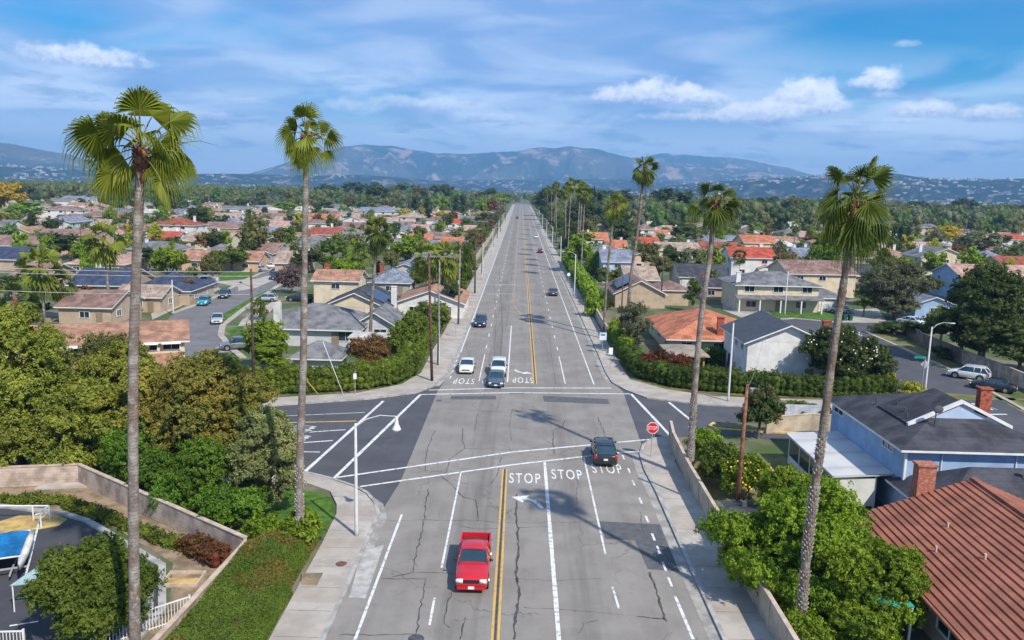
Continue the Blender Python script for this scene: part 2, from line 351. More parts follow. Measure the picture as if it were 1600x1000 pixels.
path([(10.8,20),(10.65,47.6),(10.65,56.2),(10.5,61),(10.7,64.7),(11.3,67.1),(12.4,68.95),(14.3,69.8)],0.24,0,0.17,'kerb',M_curb)
path([(10.35,20),(10.2,47.6),(10.2,57),(10.05,61),(10.25,64.7)],0.62,0.02,0.036,'gutter',M_gutter)
path([(-8.75,44),(-8.7,50.4),(-9.35,52.6),(-10.3,53.8),(-11.3,54.9)],0.6,0.02,0.036,'gutter',M_gutter)
path([(-7.55,600),(-7.6,117),(-7.95,92.3),(-8.8,86.3)],0.5,0.02,0.036,'gutter',M_gutter)
path([(10.75,600),(10.75,110),(10.6,95),(10.8,89.9)],0.5,0.02,0.036,'gutter',M_gutter)
sheet('gutter_apron',[g(566,862),g(600,852),g(571,936),g(545,935)],0.041,mat('apron concrete',(0.40,0.385,0.35),var=0.12,scale=1.5))
# joints across the pavements
jm=MB()
for k in range(14): jm.box((-10.4,21+k*2.45,0.151),(2.2,0.035,0.004))
for k in range(17): jm.box((11.95,21+k*2.6,0.151),(2.1,0.035,0.004))
for k in range(40): jm.box((-9.75,96+k*3,0.151),(2.9,0.05,0.004)); jm.box((12.3,96+k*3,0.151),(1.9,0.05,0.004))
struct(jm.build('pavement_joints',mat('dark joint line',(0.16,0.15,0.13))))  # slab joints drawn as thin strips of one dark colour
# yard patches
sheet('corner_lawn',[(-16.2,55.4),(-13.3,54.0),(-12.4,52.1),(-12.0,50.6),(-12.0,46.5),(-13.0,45.5),(-15,47),(-18,52)],0.02,M_lawn)
raised('sidewalk_planting_square',[g(472,899),g(505,899),g(495,919),g(470,917)],0.0,0.158,M_dirt)
for nm_,pp_ in (('kerb_west_street',LST_L[1:]),('kerb_west_street',LST_R[1:]),('kerb_west_street',[(330,441),(372,441),(400,449)])): path([g(*p) for p in pp_],0.9,0,0.13,nm_,M_conc)
path([g(*p) for p in ((1352,519),(1400,540),(1480,576),(1600,641))],0.5,0,0.14,'kerb_east_street',M_conc)
path([g(*p) for p in ((1385,504),(1300,503.5),(1240,498),(1205,500))],0.8,0,0.14,'kerb_east_street',M_conc)
ivy=[(-11.65,20),(-11.75,46.2),(-13.2,46.8),(-15.2,43.4),(-15.9,35.2),(-17.2,24),(-17.8,20)]
for nm,poly,m in (
  ('back_garden_lawn',[(13.4,40),(13.4,66),(23,66),(23,46.5),(20.6,46),(20,34)],M_drylawn),
  ('house_forecourt',[(30,69),(46,68),(46,52),(38,46),(38,66)],M_conc),
  ('far_corner_lawn',[(14,88),(27,85.2),(60,87),(37,92),(16,96)],M_drylawn),
  ('verge_grass',[g(*p) for p in ((1352,520),(1405,545),(1480,580),(1600,646),(1600,632),(1480,562),(1410,530),(1370,516))],M_drylawn),
  ('front_lawn',[g(*p) for p in ((1200,485),(1305,488),(1305,500),(1210,496))],M_lawn),
  ('driveway',[g(*p) for p in ((1330,484),(1372,482),(1385,503),(1300,503),(1322,490))],M_conc),
  ('driveway_east',[g(*p) for p in ((1128,470),(1172,476),(1190,492),(1160,497),(1130,485))],M_conc),
  ('verge_lawn_west',[g(*p) for p in ((248,489),(272,486),(310,468),(305,464),(250,478))],M_lawn),
  ('verge_lawn_west',[g(*p) for p in ((345,505),(395,478),(435,450),(425,449),(385,470),(338,497))],M_lawn),
  ('verge_lawn_west',[g(*p) for p in ((348,513),(378,510),(388,521),(362,524))],M_lawn),
  ('front_garden_lawn',[g(*p) for p in ((322,553),(380,553),(380,565),(330,572))],M_lawn),
  ('driveway_west',[g(*p) for p in ((380,526),(410,520),(420,540),(340,552),(335,545))],M_conc),
  ('branch_lawn',[g(*p) for p in ((340,428),(395,423),(400,434),(345,440))],M_lawn),
  ('branch_pavement',[g(*p) for p in ((332,440),(400,436),(460,420),(455,426),(400,450),(372,455),(372,449))],M_conc),
  ('pavement_side_west',[g(*p) for p in ((238,500),(305,468),(345,452),(341,449),(296,464),(236,490))],M_conc),
  ('pavement_side_west',[g(*p) for p in ((372,510),(400,508),(440,470),(432,468),(378,500))],M_conc)):
    sheet(nm,poly,0.028 if 'lawn' in nm or 'grass' in nm else 0.034,m)
# markings -------------------------------------------------------
ZM=0.042
def line(pts,w,m=None,name='lane_line',z=ZM,world=False,jit=0.12):
    P=pts if world else [g(*p) for p in pts]
    Q=[]
    for a,b in zip(P[:-1],P[1:]):
        k=max(1,min(60,int(math.hypot(b[0]-a[0],b[1]-a[1])/1.0)))
        Q+=[(a[0]+(b[0]-a[0])*i/k,a[1]+(b[1]-a[1])*i/k) for i in range(k)]
    Q.append(P[-1])
    return struct(MB().strip(Q,w,z,jit).build(name,m or M_white))
line([(-7.55,36),(-7.5,51)],0.16,world=True); line([(-7.48,20),(-7.55,36)],0.16,world=True)
line([(720,740),(690,888)],0.13); line([(679,935),(671,978)],0.13)
line([(-0.86,20),(-0.86,60.3)],0.13,M_yellow,world=True); line([(-0.55,20),(-0.55,60.3)],0.13,M_yellow,world=True)
line([(-0.705,20),(-0.705,60.3)],0.12,M_tar,world=True,z=0.039,name='tar_seam')
line([(2.42,20),(2.5,62.4)],0.24,world=True)
line([(912,714),(946,867)],0.13); line([(957,918),(967,952)],0.13)
for p in ((974,715),(983,736),(990,755),(1001,783),(1011,812),(1021,840),(1029,860),(1038,886),(1047,910)):
    x,y=g(*p); line([(x,y-0.55),(x-0.01,y+0.55)],0.15,world=True)
line([(1055,933),(1083,1000)],0.17)
line([(525,747),(800,707),(920,696),(1050,684)],0.26,name='crosswalk_line'); line([(563,761),(800,727),(912,714),(965,708),(1002,706)],0.26,name='crosswalk_line')
line([(599,627),(476,738)],0.3,name='crosswalk_line'); line([(657,617),(522,748)],0.3,name='crosswalk_line')
line([(670,610),(800,606.5),(955,607)],0.3,name='crosswalk_line'); line([(657,617),(800,614),(985,616)],0.3,name='crosswalk_line')
line([(986,616),(1050,684)],0.3,name='crosswalk_line'); line([(1045,629),(1078,656)],0.3,name='crosswalk_line')
line([(432,651),(570,645)],0.12); line([(400,662),(557,658.5)],0.25,M_yellow); line([(437,679),(540,672)],0.2); line([(435,695),(520,689)],0.2); line([(432,706),(500,707)],0.2)
# beyond the crossing
line([(-7.55,105),(-7.55,900)],0.16,world=True)
for k in range(5): line([(-7.7,90+k*3),(-7.65,91.3+k*3)],0.16,world=True)
line([(8.95,89),(9.0,900)],0.16,world=True)
line([(-4.25,89),(-4.25,104)],0.14,world=True); line([(5.65,89),(5.65,104)],0.14,world=True)
dm=MB()
for k in range(46):
    y=108+k*9
    for x in (-4.25,5.65): dm.strip([(x,y),(x,y+2.6)],0.15,ZM)
struct(dm.build('lane_dashes',M_white))
line([(-0.98,89),(-0.98,127)],0.17,world=True)
for dx_ in (-0.16,0.16): line([(2.2+dx_,88.5),(2.15+dx_,160),(2.1+dx_,900)],0.14,M_yellow,world=True)
line([(2.2,88.5),(2.2,900)],0.14,M_tar,world=True,z=0.039,name='tar_seam')
line([(2.0,127),(0.5,140),(-0.9,152),(-1.0,900)],0.20,mat('worn yellow paint',(0.27,0.235,0.18),scale=1.2,col2=(0.48,0.33,0.14),thr=(0.4,0.6),detail=8),world=True)
line([(757,445),(806,445)],0.3,name='crosswalk_line'); line([(760,459.5),(803,459.5)],0.3,name='crosswalk_line')
line([(1518,648),(1573,648)],0.35,name='crosswalk_line')
def word(txt,cx,cy,w,h,rz,z=ZM,m=None,name='road_word'):
    cu=bpy.data.curves.new('t','FONT'); cu.body=txt; cu.align_x='CENTER'; cu.align_y='CENTER'; cu.size=1; cu.offset=0.008; cu.space_character=1.25
    o=bpy.data.objects.new('t',cu); me=bpy.data.meshes.new_from_object(o); bpy.data.objects.remove(o)
    xs=[v.co.x for v in me.vertices]; ys=[v.co.y for v in me.vertices]
    cx0=(max(xs)+min(xs))/2; cy0=(max(ys)+min(ys))/2; sx=w/(max(xs)-min(xs)); sy=h/(max(ys)-min(ys))
    for v in me.vertices: v.co.x=(v.co.x-cx0)*sx; v.co.y=(v.co.y-cy0)*sy
    me.materials.clear(); me.materials.append(m or M_white)
    q=link(name,me,None,(cx,cy,z),rz); return struct(q)
for p in ((820,748),(885.5,742),(948,733)):
    x,y=g(*p); word('STOP',x,y,2.4,2.15,0.0)
for p in ((817,594.5),(725,596),(770,596)):
    x,y=g(*p); word('STOP',x,y,2.4,2.7,math.pi)
for p in ((463,670),(453,685)):
    x,y=g(*p); word('STOP',x,y,2.0,3.2,-math.pi/2-0.15)
x,y=g(1531,636); word('STOP',x,y,2.6,2.8,0.3)
def arrow(cx,cy,s,rz,flip=1):
    mb=MB()
    for P in ([(-1.35,0.95),(0.05,1.35),(-0.5,-0.05)],[(-0.15,0.85),(0.5,0.55),(0.95,-0.2),(1.15,-0.95),(0.85,-0.95),(0.6,-0.3),(0.25,0.2),(-0.3,0.5)]):
        P=[rotz((x*s*flip*0.9,y*s),rz) for x,y in P]; mb.flat([(cx+a,cy+b) for a,b in P],ZM)
    return struct(mb.build('turn_arrow',M_white))
x,y=g(826,786); arrow(x,y,1.0,0.0)
x,y=g(816,581); arrow(x,y,1.0,math.pi)
# cracks sealed with tar and asphalt patches
def crack(pts,w=0.09):
    P=[g(*p) for p in pts]; Q=[]
    for a,b in zip(P[:-1],P[1:]):
        L=math.hypot(b[0]-a[0],b[1]-a[1]); k=max(1,int(L/0.35))
        for i in range(k):
            j=0 if i==0 else 0.075
            Q.append((a[0]+(b[0]-a[0])*i/k+random.uniform(-j,j),a[1]+(b[1]-a[1])*i/k+random.uniform(-j,j)))
    Q.append(P[-1])
    return Q,[w*0.8*random.uniform(0.35,1.5) for _ in Q]
cm=MB()
for pts,w in (([(680,673),(668,700),(665,720),(664,736),(692,738)],.07),([(723,670),(722,690),(727,701),(702,718),(697,738),(690,745),(712,765),(725,778),(742,781),(746,800),(746,815)],.09),
   ([(726,701),(760,702),(800,703),(840,700)],.05),([(603,815),(665,813),(745,814),(800,818),(880,817),(934,816)],.05),([(669,765),(663,812),(658,840),(650,865),(645,895),(613,902)],.10),
   ([(645,896),(690,896),(710,898)],.07),([(808,772),(806,800),(809,830),(810,860),(807,880),(808,910),(812,930),(806,960),(803,1000)],.15),([(720,823),(740,827),(770,827),(860,823)],.06),
   ([(705,926),(698,950),(694,975),(703,982)],.09),([(727,965),(722,985),(718,1000)],.09),([(882,657),(880,667),(865,672),(864,692),(866,710)],.11),([(934,652),(940,667),(947,687)],.09),
   ([(745,647),(744,660),(741,672)],.08),([(783,715),(778,740),(766,757)],.07),([(905,990),(912,975),(935,970)],.05),([(1015,895),(1022,912),(1030,935),(1037,968),(1042,972)],.13),([(995,964),(1042,968)],.10),
   ([(806,905),(870,908),(940,905)],.03),([(818,950),(900,955),(975,962)],.035),([(600,720),(640,724),(664,735)],.05),([(800,670),(862,668)],.05),([(903,745),(900,790)],.05),([(810,910),(805,905)],.08),
   ([(596,905),(665,905),(650,992),(530,993)],.08),([(725,530),(735,560),(740,600)],.06),([(780,420),(783,470),(785,520),(782,560),(780,600)],.10),([(772,440),(775,500),(772,560)],.07),([(858,520),(862,560),(868,600)],.06),
   ([(800,640),(796,665),(800,690)],.05),([(700,640),(740,642),(800,645)],.04),([(1000,800),(1006,840)],.05)):
    Q,W=crack(pts,w); cm.strip(Q,W,0.038)
struct(cm.build('sealed_cracks',M_tar))
for poly in ([(936,815),(1031,820),(1061,894),(1012,890),(992,845),(946,843)],[(705,619),(775,619),(775,624.5),(703,624.5)],[(848,618.5),(950,624),(952,632),(850,628)],[(682,625),(690,625),(690,628),(681,628)],[(796,613),(820,613),(820,616),(796,616)]):
    sheet('asphalt_patch',[g(*p) for p in poly],0.0345,M_patch)
# far wider town floor: pale streets between the roofs
for k in range(9):
    y=300+k*85
    sheet('far_side_street',[(-14,y),(-14,y+9),(-420,y+60),(-420,y+51)],0.018,M_lstreet)
    sheet('far_side_street',[(16,y+20),(16,y+29),(430,y+60),(430,y+51)],0.018,M_lstreet)
# manhole covers
def lid(px,py,z,c,label):
    x,y=g(px,py,z); r=empty('manhole_cover',(x,y,z),0,label,'manhole cover')
    MB().tube([(0,0,-0.01),(0,0,0.006)],0.33,20).build('cover_plate',mat('rusty iron %s'%c,(0.16,0.07,0.05) if c=='r' else (0.08,0.08,0.085),rough=0.7,var=0.3,scale=6),r)
    MB().tube([(0,0,-0.02),(0,0,0.003)],0.40,20).build('rim',M_curb if c=='r' else M_tar,r)
lid(533,881,0.15,'r','rusty round cover in the pavement left of the gutter apron'); lid(650,998,0.034,'k','dark iron cover in the road at the bottom of the photo')
# ================================================================ HILLS AND MOUNTAINS
from mathutils.bvhtree import BVHTree
RIDGES=[]
def floor_at(x,y):
    z=0.0
    for t in RIDGES:
        h=t.ray_cast(Vector((x,y,3000)),Vector((0,0,-1)))
        if h[0] is not None: z=max(z,h[0].z)
    return z
def ridge(name,prof,dist,depth,m,foot=0.0,seed=0,rough=0.06,nr=56):
    """prof: skyline points in photo pixels; the ridge stands at its own distance with a slope toward us and one behind"""
    r0=np.random.default_rng(seed)
    xs=np.array([p[0] for p in prof],float); ys=np.array([p[1] for p in prof],float)
    cols=np.linspace(xs[0],xs[-1],330); yy=np.interp(cols,xs,ys)
    dirs=[]; 
    for px,py in zip(cols,yy): dirs.append(ray(px,py))
    dirs=np.array(dirs); H=CAMH+dirs[:,2]*dist
    H=np.maximum(H,2)
    from mathutils import noise as NZ
    vs=[];n=len(cols)
    for j in range(nr):
        t=j/(nr-1); r=dist-depth+2*depth*t          # crest at t=.5
        for i in range(n):
            f=(1-abs(2*t-1))
            f=f*f*(3-2*f)
            X,Y=dirs[i,0]*r,dirs[i,1]*r
            z=NZ.fractal(Vector((X*0.0011+seed,Y*0.0011,0.3)),1.0,2.1,5)
            z2=abs(NZ.fractal(Vector((X*0.0024+seed,Y*0.0007,1.3)),1.0,2.1,4))
            h=H[i]*(f+ (0.3*z - 0.75*z2)*4*f*(1-f) + 0.05*z*f + 0.035*NZ.noise(Vector((X*0.004,Y*0.004,seed)))*f) - 45*abs(NZ.fractal(Vector((X*0.0035+seed,Y*0.0018,2.2)),1.0,2.1,4))*min(1,4*f*(1-f)+0.15)*(dist/9500)
            vs.append((X,Y,max(h,0)-1.5+foot))
    fs=[(j*n+i,j*n+i+1,(j+1)*n+i+1,(j+1)*n+i) for j in range(nr-1) for i in range(n-1)]
    RIDGES.append(BVHTree.FromPolygons([Vector(v) for v in vs],fs)); mb=MB(); mb.add(vs,fs); return struct(mb.build(name,m,smooth=True)),dirs,H
def hillmat(name,c1,c2,c3,s):
    m=mat(name,c1,var=0.1,scale=s,col2=c2,thr=(0.4,0.6)); n=NG(m.node_tree); b=m.node_tree.nodes['Principled BSDF']; src=b.inputs['Base Color'].links[0].from_socket
    t=n.new('ShaderNodeTexCoord')
    n.link(n.mix(n.smooth(n.noise(t.outputs['Object'],s*3.1,6,0.65),0.52,0.64,0,0.75),src,(*c3,1)),b.inputs['Base Color']); b.inputs['Specular IOR Level'].default_value=0.1
    return m
M_mtn=hillmat('mountain slopes',(0.09,0.085,0.06),(0.02,0.035,0.025),(0.50,0.34,0.24),0.0011)
M_hill=hillmat('hill slopes',(0.015,0.03,0.022),(0.006,0.016,0.012),(0.26,0.20,0.15),0.0045)
ridge('mountains',[(330,285),(400,268),(430,260),(470,248),(505,238),(540,229),(570,226),(610,228),(645,234),(690,238),(730,240),(770,238),(815,235),(850,231),(890,229),(930,233),(965,241),(1000,250),(1050,256),(1100,262),(1150,262),(1190,266),(1230,274),(1280,282),(1330,290)],9500,2300,M_mtn,0,3)
ridge('mountains',[(-260,236),(-150,226),(-60,218),(0,222),(40,228),(80,234),(110,240),(140,250),(175,262),(215,272)],7600,1500,M_mtn,0,8)
ridge('far_mountains',[(700,262),(850,258),(1000,246),(1040,240),(1100,244),(1170,250),(1230,262),(1290,278)],11600,1700,M_mtn,0,13)
ridge('hills',[(940,300),(1020,292),(1100,285),(1180,280),(1240,277),(1300,272),(1360,270),(1400,271),(1440,276),(1490,280),(1540,278),(1600,277),(1700,279),(1850,285),(1980,300)],4600,1100,M_hill,0,21)
ridge('hills',[(-280,262),(-100,258),(0,259),(80,262),(150,265),(230,270),(330,271),(420,272),(500,273),(560,272),(640,277),(720,285),(800,293)],5200,900,M_hill,0,29)
ridge('hills',[(560,286),(640,282),(720,280),(800,281),(880,279),(960,280),(1040,283),(1120,289),(1200,297)],6500,900,M_hill,0,35)
# the towns scattered over plain and slopes: nobody could count these roofs
tm=MB()
r2=np.random.default_rng(11)
def town(n,px0,px1,dist0,dist1,slope):
    from mathutils import noise as NZ
    for _ in range(n):
        px=r2.uniform(px0,px1); d=r2.uniform(dist0,dist1); dr=ray(px,290)
        X,Y=dr[0]*d,dr[1]*d
        if NZ.noise(Vector((X*0.0022,Y*0.0035,5.0)))<0.02: continue
        z=floor_at(X,Y); s=r2.uniform(3.5,10)*(d/3500)**0.5; h=r2.uniform(4,8)*(d/3500)**0.5
        tm.cur=int(r2.integers(0,3)); tm.box((X,Y,z+h/2),(s*r2.uniform(1,3.0),s,h),r2.uniform(-0.4,0.4))
town(500,-50,1650,1900,3400,lambda p,d:0)
town(620,930,1650,3500,4650,lambda p,d: (d-3500)/1100*70*min(1,max(0.1,(p-1000)/250)))
town(500,540,1200,5650,6500,lambda p,d:(d-5600)/900*95)
town(330,0,600,4350,5200,lambda p,d:(d-4300)/900*75)
town(420,560,1250,6900,8600,lambda p,d:(d-7200)/3300*260)
tag(tm.build('far_town_roofs',[mat('far white walls',(0.42,0.41,0.42)),mat('far tan roofs',(0.5,0.42,0.36)),mat('far grey roofs',(0.3,0.3,0.32))]),'pale specks of a distant town spread over the plain and hill slopes','town roofs',kind='stuff')
# ================================================================ HOUSES
M_trim=mat('white trim',(0.72,0.71,0.68),var=0.05)
M_glass=glassmat()
M_frame=mat('window frame white',(0.66,0.66,0.64),var=0.04)
M_brick=mat('red brick',(0.33,0.09,0.05),var=0.25,scale=4,wave=(2,0.09,0.35))
M_vent=mat('roof vent metal',(0.09,0.09,0.10))
M_garage=mat('garage door white',(0.62,0.62,0.60),wave=(2,0.5,0.35))
M_solar=mat('solar panel',(0.008,0.013,0.04),rough=0.15,var=0.2,wave=(0,1.0,0.5),spec=0.6)
ROOF={k:mat(k+' roofing',c,rough=0.9,var=0.19,scale=0.7,bump=0.3,bscale=12,spec=0.15,wave=w) for k,c,w in (
 ('brown',(0.235,0.15,0.125),(1,0.45,0.22)),('tan',(0.34,0.26,0.20),(1,0.45,0.18)),('orange',(0.44,0.165,0.09),(0,0.42,0.30)),('red',(0.40,0.085,0.05),(0,0.42,0.30)),
 ('grey',(0.17,0.17,0.175),(1,0.45,0.2)),('dark grey',(0.062,0.062,0.072),(1,0.45,0.2)),('blue grey',(0.20,0.22,0.27),(1,0.45,0.18)),('pink',(0.42,0.26,0.21),(1,0.45,0.18)),
 ('rust',(0.35,0.195,0.13),(1,0.45,0.18)),('pale',(0.48,0.46,0.42),None),('navy',(0.05,0.065,0.11),(1,0.45,0.2)),('red brown',(0.28,0.085,0.055),(1,0.45,0.2)))}
WALL={k:mat(k+' stucco',c,var=0.06,scale=0.8,bump=0.15,bscale=30) for k,c in (
 ('white',(0.68,0.67,0.64)),('cream',(0.62,0.53,0.38)),('tan',(0.45,0.35,0.25)),('peach',(0.60,0.40,0.27)),('blue',(0.30,0.42,0.60)),('light blue',(0.44,0.55,0.70)),
 ('grey',(0.36,0.36,0.36)),('pink',(0.62,0.44,0.38)),('yellow',(0.66,0.54,0.28)),('brown',(0.27,0.2,0.14)),('pale grey',(0.52,0.53,0.53)),('purple',(0.35,0.33,0.48)),('slate blue',(0.16,0.20,0.34)))}
def roof_mb(mb,b,t=0.16):
    L,W,h,rise,oh,ty=b['L'],b['W'],b['h'],b['rise'],b.get('oh',0.5),b['type']
    alongy=ty[1]=='y'; cx,cy=b['dx'],b['dy']
    if alongy: L,W=W,L          # L is always the x extent, W the y extent; the ridge runs along the chosen axis
    ze=h-rise*oh/(W/2); zr=h+rise; l=L/2+oh; w=W/2+oh
    def P(u,v,z): return (cx-v,cy+u,z) if alongy else (cx+u,cy+v,z)
    mb.cur=0
    if ty[0]=='g':
        vs=[P(s*l,v,z) for s in (-1,1) for v,z in ((-w,ze),(0,zr),(w,ze),(w,ze-t),(0,zr-t),(-w,ze-t))]
        o=len(mb.v); mb.add(vs,[(0,6,7,1),(1,7,8,2)]); mb.cur=1
        base=[(2,8,9,3),(3,9,10,4),(4,10,11,5),(5,11,6,0),(0,1,4,5),(1,2,3,4),(11,10,7,6),(10,9,8,7)]
        for f in base: mb.f.append(tuple(o+i for i in f)); mb.mi.append(1)
    elif ty[0]=='h':
        r=max(0.05,l-w) if l>w else 0.05
        vs=[P(-l,-w,ze),P(l,-w,ze),P(l,w,ze),P(-l,w,ze),P(-r,0,zr),P(r,0,zr),P(-l,-w,ze-t),P(l,-w,ze-t),P(l,w,ze-t),P(-l,w,ze-t)]
        o=len(mb.v); mb.add(vs,[(0,1,5,4),(1,2,5),(2,3,4,5),(3,0,4)]); 
        for f in [(6,7,1,0),(7,8,2,1),(8,9,3,2),(9,6,0,3),(9,8,7,6)]: mb.f.append(tuple(o+i for i in f)); mb.mi.append(1)
    else:
        mb.box((cx,cy,h+t/2+0.01),(b['L']+2*oh,b['W']+2*oh,t))
    mb.cur=0
def wall_mb(mb,b):
    L,W,h,rise,ty=b['L'],b['W'],b['h'],b['rise'],b['type']; cx,cy=b['dx'],b['dy']
    mb.box((cx,cy,(h-0.1)/2),(L,W,h-0.1-0.0))
    if ty[0]=='g':
        if ty[1]=='y':
            for s in (-1,1):
                y=cy+s*(W/2-0.1); mb.add([(cx-L/2,y-.1,h-.12),(cx+L/2,y-.1,h-.12),(cx,y-.1,h+rise-.14),(cx-L/2,y+.1,h-.12),(cx+L/2,y+.1,h-.12),(cx,y+.1,h+rise-.14)],[(0,1,2),(5,4,3),(0,3,4,1),(1,4,5,2),(2,5,3,0)])
        else:
            for s in (-1,1):
                x=cx+s*(L/2-0.1); mb.add([(x-.1,cy-W/2,h-.12),(x-.1,cy+W/2,h-.12),(x-.1,cy,h+rise-.14),(x+.1,cy-W/2,h-.12),(x+.1,cy+W/2,h-.12),(x+.1,cy,h+rise-.14)],[(2,1,0),(3,4,5),(1,4,3,0),(2,5,4,1),(0,3,5,2)])
WINC={}
def window(parent,x,y,z,w,h,face,near=True,frame=None):
    """face: 0 looks to -y, 1 to -x, 2 to +x, 3 to +y"""
    key=(round(w,1),round(h,1),near,frame.name if frame else '')
    if key not in WINC:
        f=MB(); t=0.09
        for (cx,cz,sx,sz) in ((0,h/2,w+t,t),(0,-h/2,w+t,t),(-w/2,0,t,h-t),(w/2,0,t,h-t)): f.box((cx,0,cz),(sx,0.12,sz))
        if near: f.box((0,0.004,0),(0.05,0.10,h-t))
        p=MB(); p.box((0,0.02,0),(w-t,0.03,h-t))
        WINC[key]=(f.mesh('window',frame or M_frame),p.mesh('pane',M_glass))
    rz={0:0,1:-math.pi/2,2:math.pi/2,3:math.pi}[face]
    o=link('window',WINC[key][0],parent,(x,y,z),rz); link('pane',WINC[key][1],o); return o
def house(cx,cy,rz,blocks,wallm,roofm,name='house',win=True,chimney=None,solar=None,garage=None,extra=None,vents=0,trim=None,near=True):
    for b in blocks: b.setdefault('dx',0); b.setdefault('dy',0); b.setdefault('rise',1.5); b.setdefault('type','gx')
    r=empty(name,(cx,cy,0),rz)
    wm=MB(); rm=MB()
    for b in blocks: wall_mb(wm,b); roof_mb(rm,b)
    wm.build('wall',wallm,r); ro=rm.build('roof',[roofm,trim or M_trim],r)
    b0=blocks[0]
    if win:
        side=2 if cx<0 else 1
        for b in blocks[:2]:
            L,W,h=b['L'],b['W'],b['h']
            if b.get('nowin'): continue
            nfl=2 if h>4 else 1
            n=max(1,int(L/4.2)) if near else max(1,int(L/6))
            for fl in range(nfl):
                z=(1.45 if fl==0 else h-1.15)
                for k in range(n):
                    x=b['dx']-L/2+L*(k+0.5)/n
                    if garage and b is b0 and fl==0 and abs(x-garage[0])<3.2: continue
                    window(r,x,b['dy']-W/2-0.03,z,1.5,1.0,0,near)
                m=max(1,int(W/5))
                for k in range(m):
                    sx=b['dx']+(L/2+0.03)*(1 if side==2 else -1)
                    window(r,sx,b['dy']-W/2+W*(k+0.5)/m,z,1.4,1.0,side,near)
    if garage:
        gx,gw=garage[:2]; MB().box((gx,b0['dy']-b0['W']/2-0.05,1.08),(gw,0.1,2.12)).build('garage_door',garage[2] if len(garage)>2 else M_garage,r)
    if near and win:
        x=b0['dx']+b0['L']*0.28; MB().box((x,b0['dy']-b0['W']/2-0.04,1.02),(0.95,0.1,2.0)).build('door',WALL['brown'],r)
    if chimney:
        for (x,y,top,m) in (chimney if isinstance(chimney,list) else [chimney]):
            c=MB().box((x,y,top/2),(0.85,0.6,top)); c.box((x,y,top+0.05),(1.0,0.75,0.1)); c.build('chimney',m,ro)
    if solar:
        for (x,y,z,w,d,tilt) in solar:
            MB().box((x,y,z),(w,d,0.06),0,Matrix.Rotation(tilt,3,'X')).build('solar_panel',M_solar,ro)
    for k in range(vents):
        x=b0['dx']+(k-(vents-1)/2)*b0['L']/(vents+1); z=b0['h']+b0['rise']*0.55
        MB().tube([(x,b0['dy']-b0['W']*0.22,z-0.3),(x,b0['dy']-b0['W']*0.22,z+0.35)],0.07,6).build('roof_vent',M_vent,ro)
    if extra: extra(r,ro)
    return r
B=lambda dx,dy,L,W,h,rise,ty,**k: dict(dx=dx,dy=dy,L=L,W=W,h=h,rise=rise,type=ty,**k)
# ---- the blue two-storey house
def blue_extra(r,ro):
    for (y,w) in ((-4.4,1.7),(4.6,1.9)): window(r,-5.03,y+0.4,4.55,w,0.75,1)
    for x in (-2.5,2.6): MB().box((x,-6.58,2.7),(0.06,0.04,5.0)).build('downpipe',M_trim,r)
    for s in (-1,1): MB().box((s*4.97,-6.53,2.6),(0.16,0.16,5.1)).build('corner_board',M_trim,r)
    # raised end gable that faces the camera
    g_=MB(); g_.add([(-3.0,-3.4,5.95),(3.4,-3.4,5.95),(0.2,-3.4,7.35),(-3.0,-3.2,5.95),(3.4,-3.2,5.95),(0.2,-3.2,7.35)],[(0,1,2),(5,4,3),(0,3,4,1),(1,4,5,2),(2,5,3,0)]); g_.build('gable_wall',WALL['light blue'],r)
    t=MB()
    for s in (-1,1):
        a=Vector((0.2+s*3.75,-3.6,5.75)); c=Vector((0.2,-3.6,7.55)); d=c-a
        t.add([a,c,c+Vector((0,0,.24)),a+Vector((0,0,.24)),a+Vector((0,.28,0)),c+Vector((0,.28,0)),c+Vector((0,.28,.24)),a+Vector((0,.28,.24))],[(0,1,2,3),(7,6,5,4),(0,4,5,1),(3,2,6,7),(0,3,7,4),(1,5,6,2)])
    t.build('barge_board',M_trim,ro)
    gr=MB(); gr.add([(-3.55,-3.45,5.93),(0.2,-3.45,7.66),(0.2,0.5,7.66),(-3.55,1.5,5.93),(3.95,-3.45,5.93),(3.95,1.5,5.93)],[(0,1,2,3),(1,4,5,2)]); gr.build('gable_roof',ROOF['dark grey'],ro)
    for (x,y,z) in ((-3.4,2.0,6.1),(-2.6,0.3,6.2),(-2.8,-1.4,6.2),(-3.2,-2.6,6.1),(-1.4,3.1,6.9)):
        MB().tube([(x,y,z-0.4),(x,y,z+0.35)],0.07,6).build('roof_vent',M_vent,ro)
    d=MB(); d.tube([(-2.1,-4.4,6.0),(-2.1,-4.4,7.3)],0.05,6); d.ball((-2.0,-4.5,7.3),0.36,10,6,(1,0.3,0.8)); d.build('satellite_dish',M_vent,ro)
r=house(31.9,59.3,0,[B(0,0,10.0,13.0,5.3,1.75,'hy',oh=0.6,nowin=True)],WALL['blue'],ROOF['dark grey'],'house',win=True,chimney=[(3.6,-0.3,7.9,M_brick)],extra=blue_extra)
tag(r,'light blue two-storey house with dark hip roof beside the white-roofed sunroom','house')
for ch in r.children:
    if ch.name.startswith('door'): bpy.data.objects.remove(ch); break
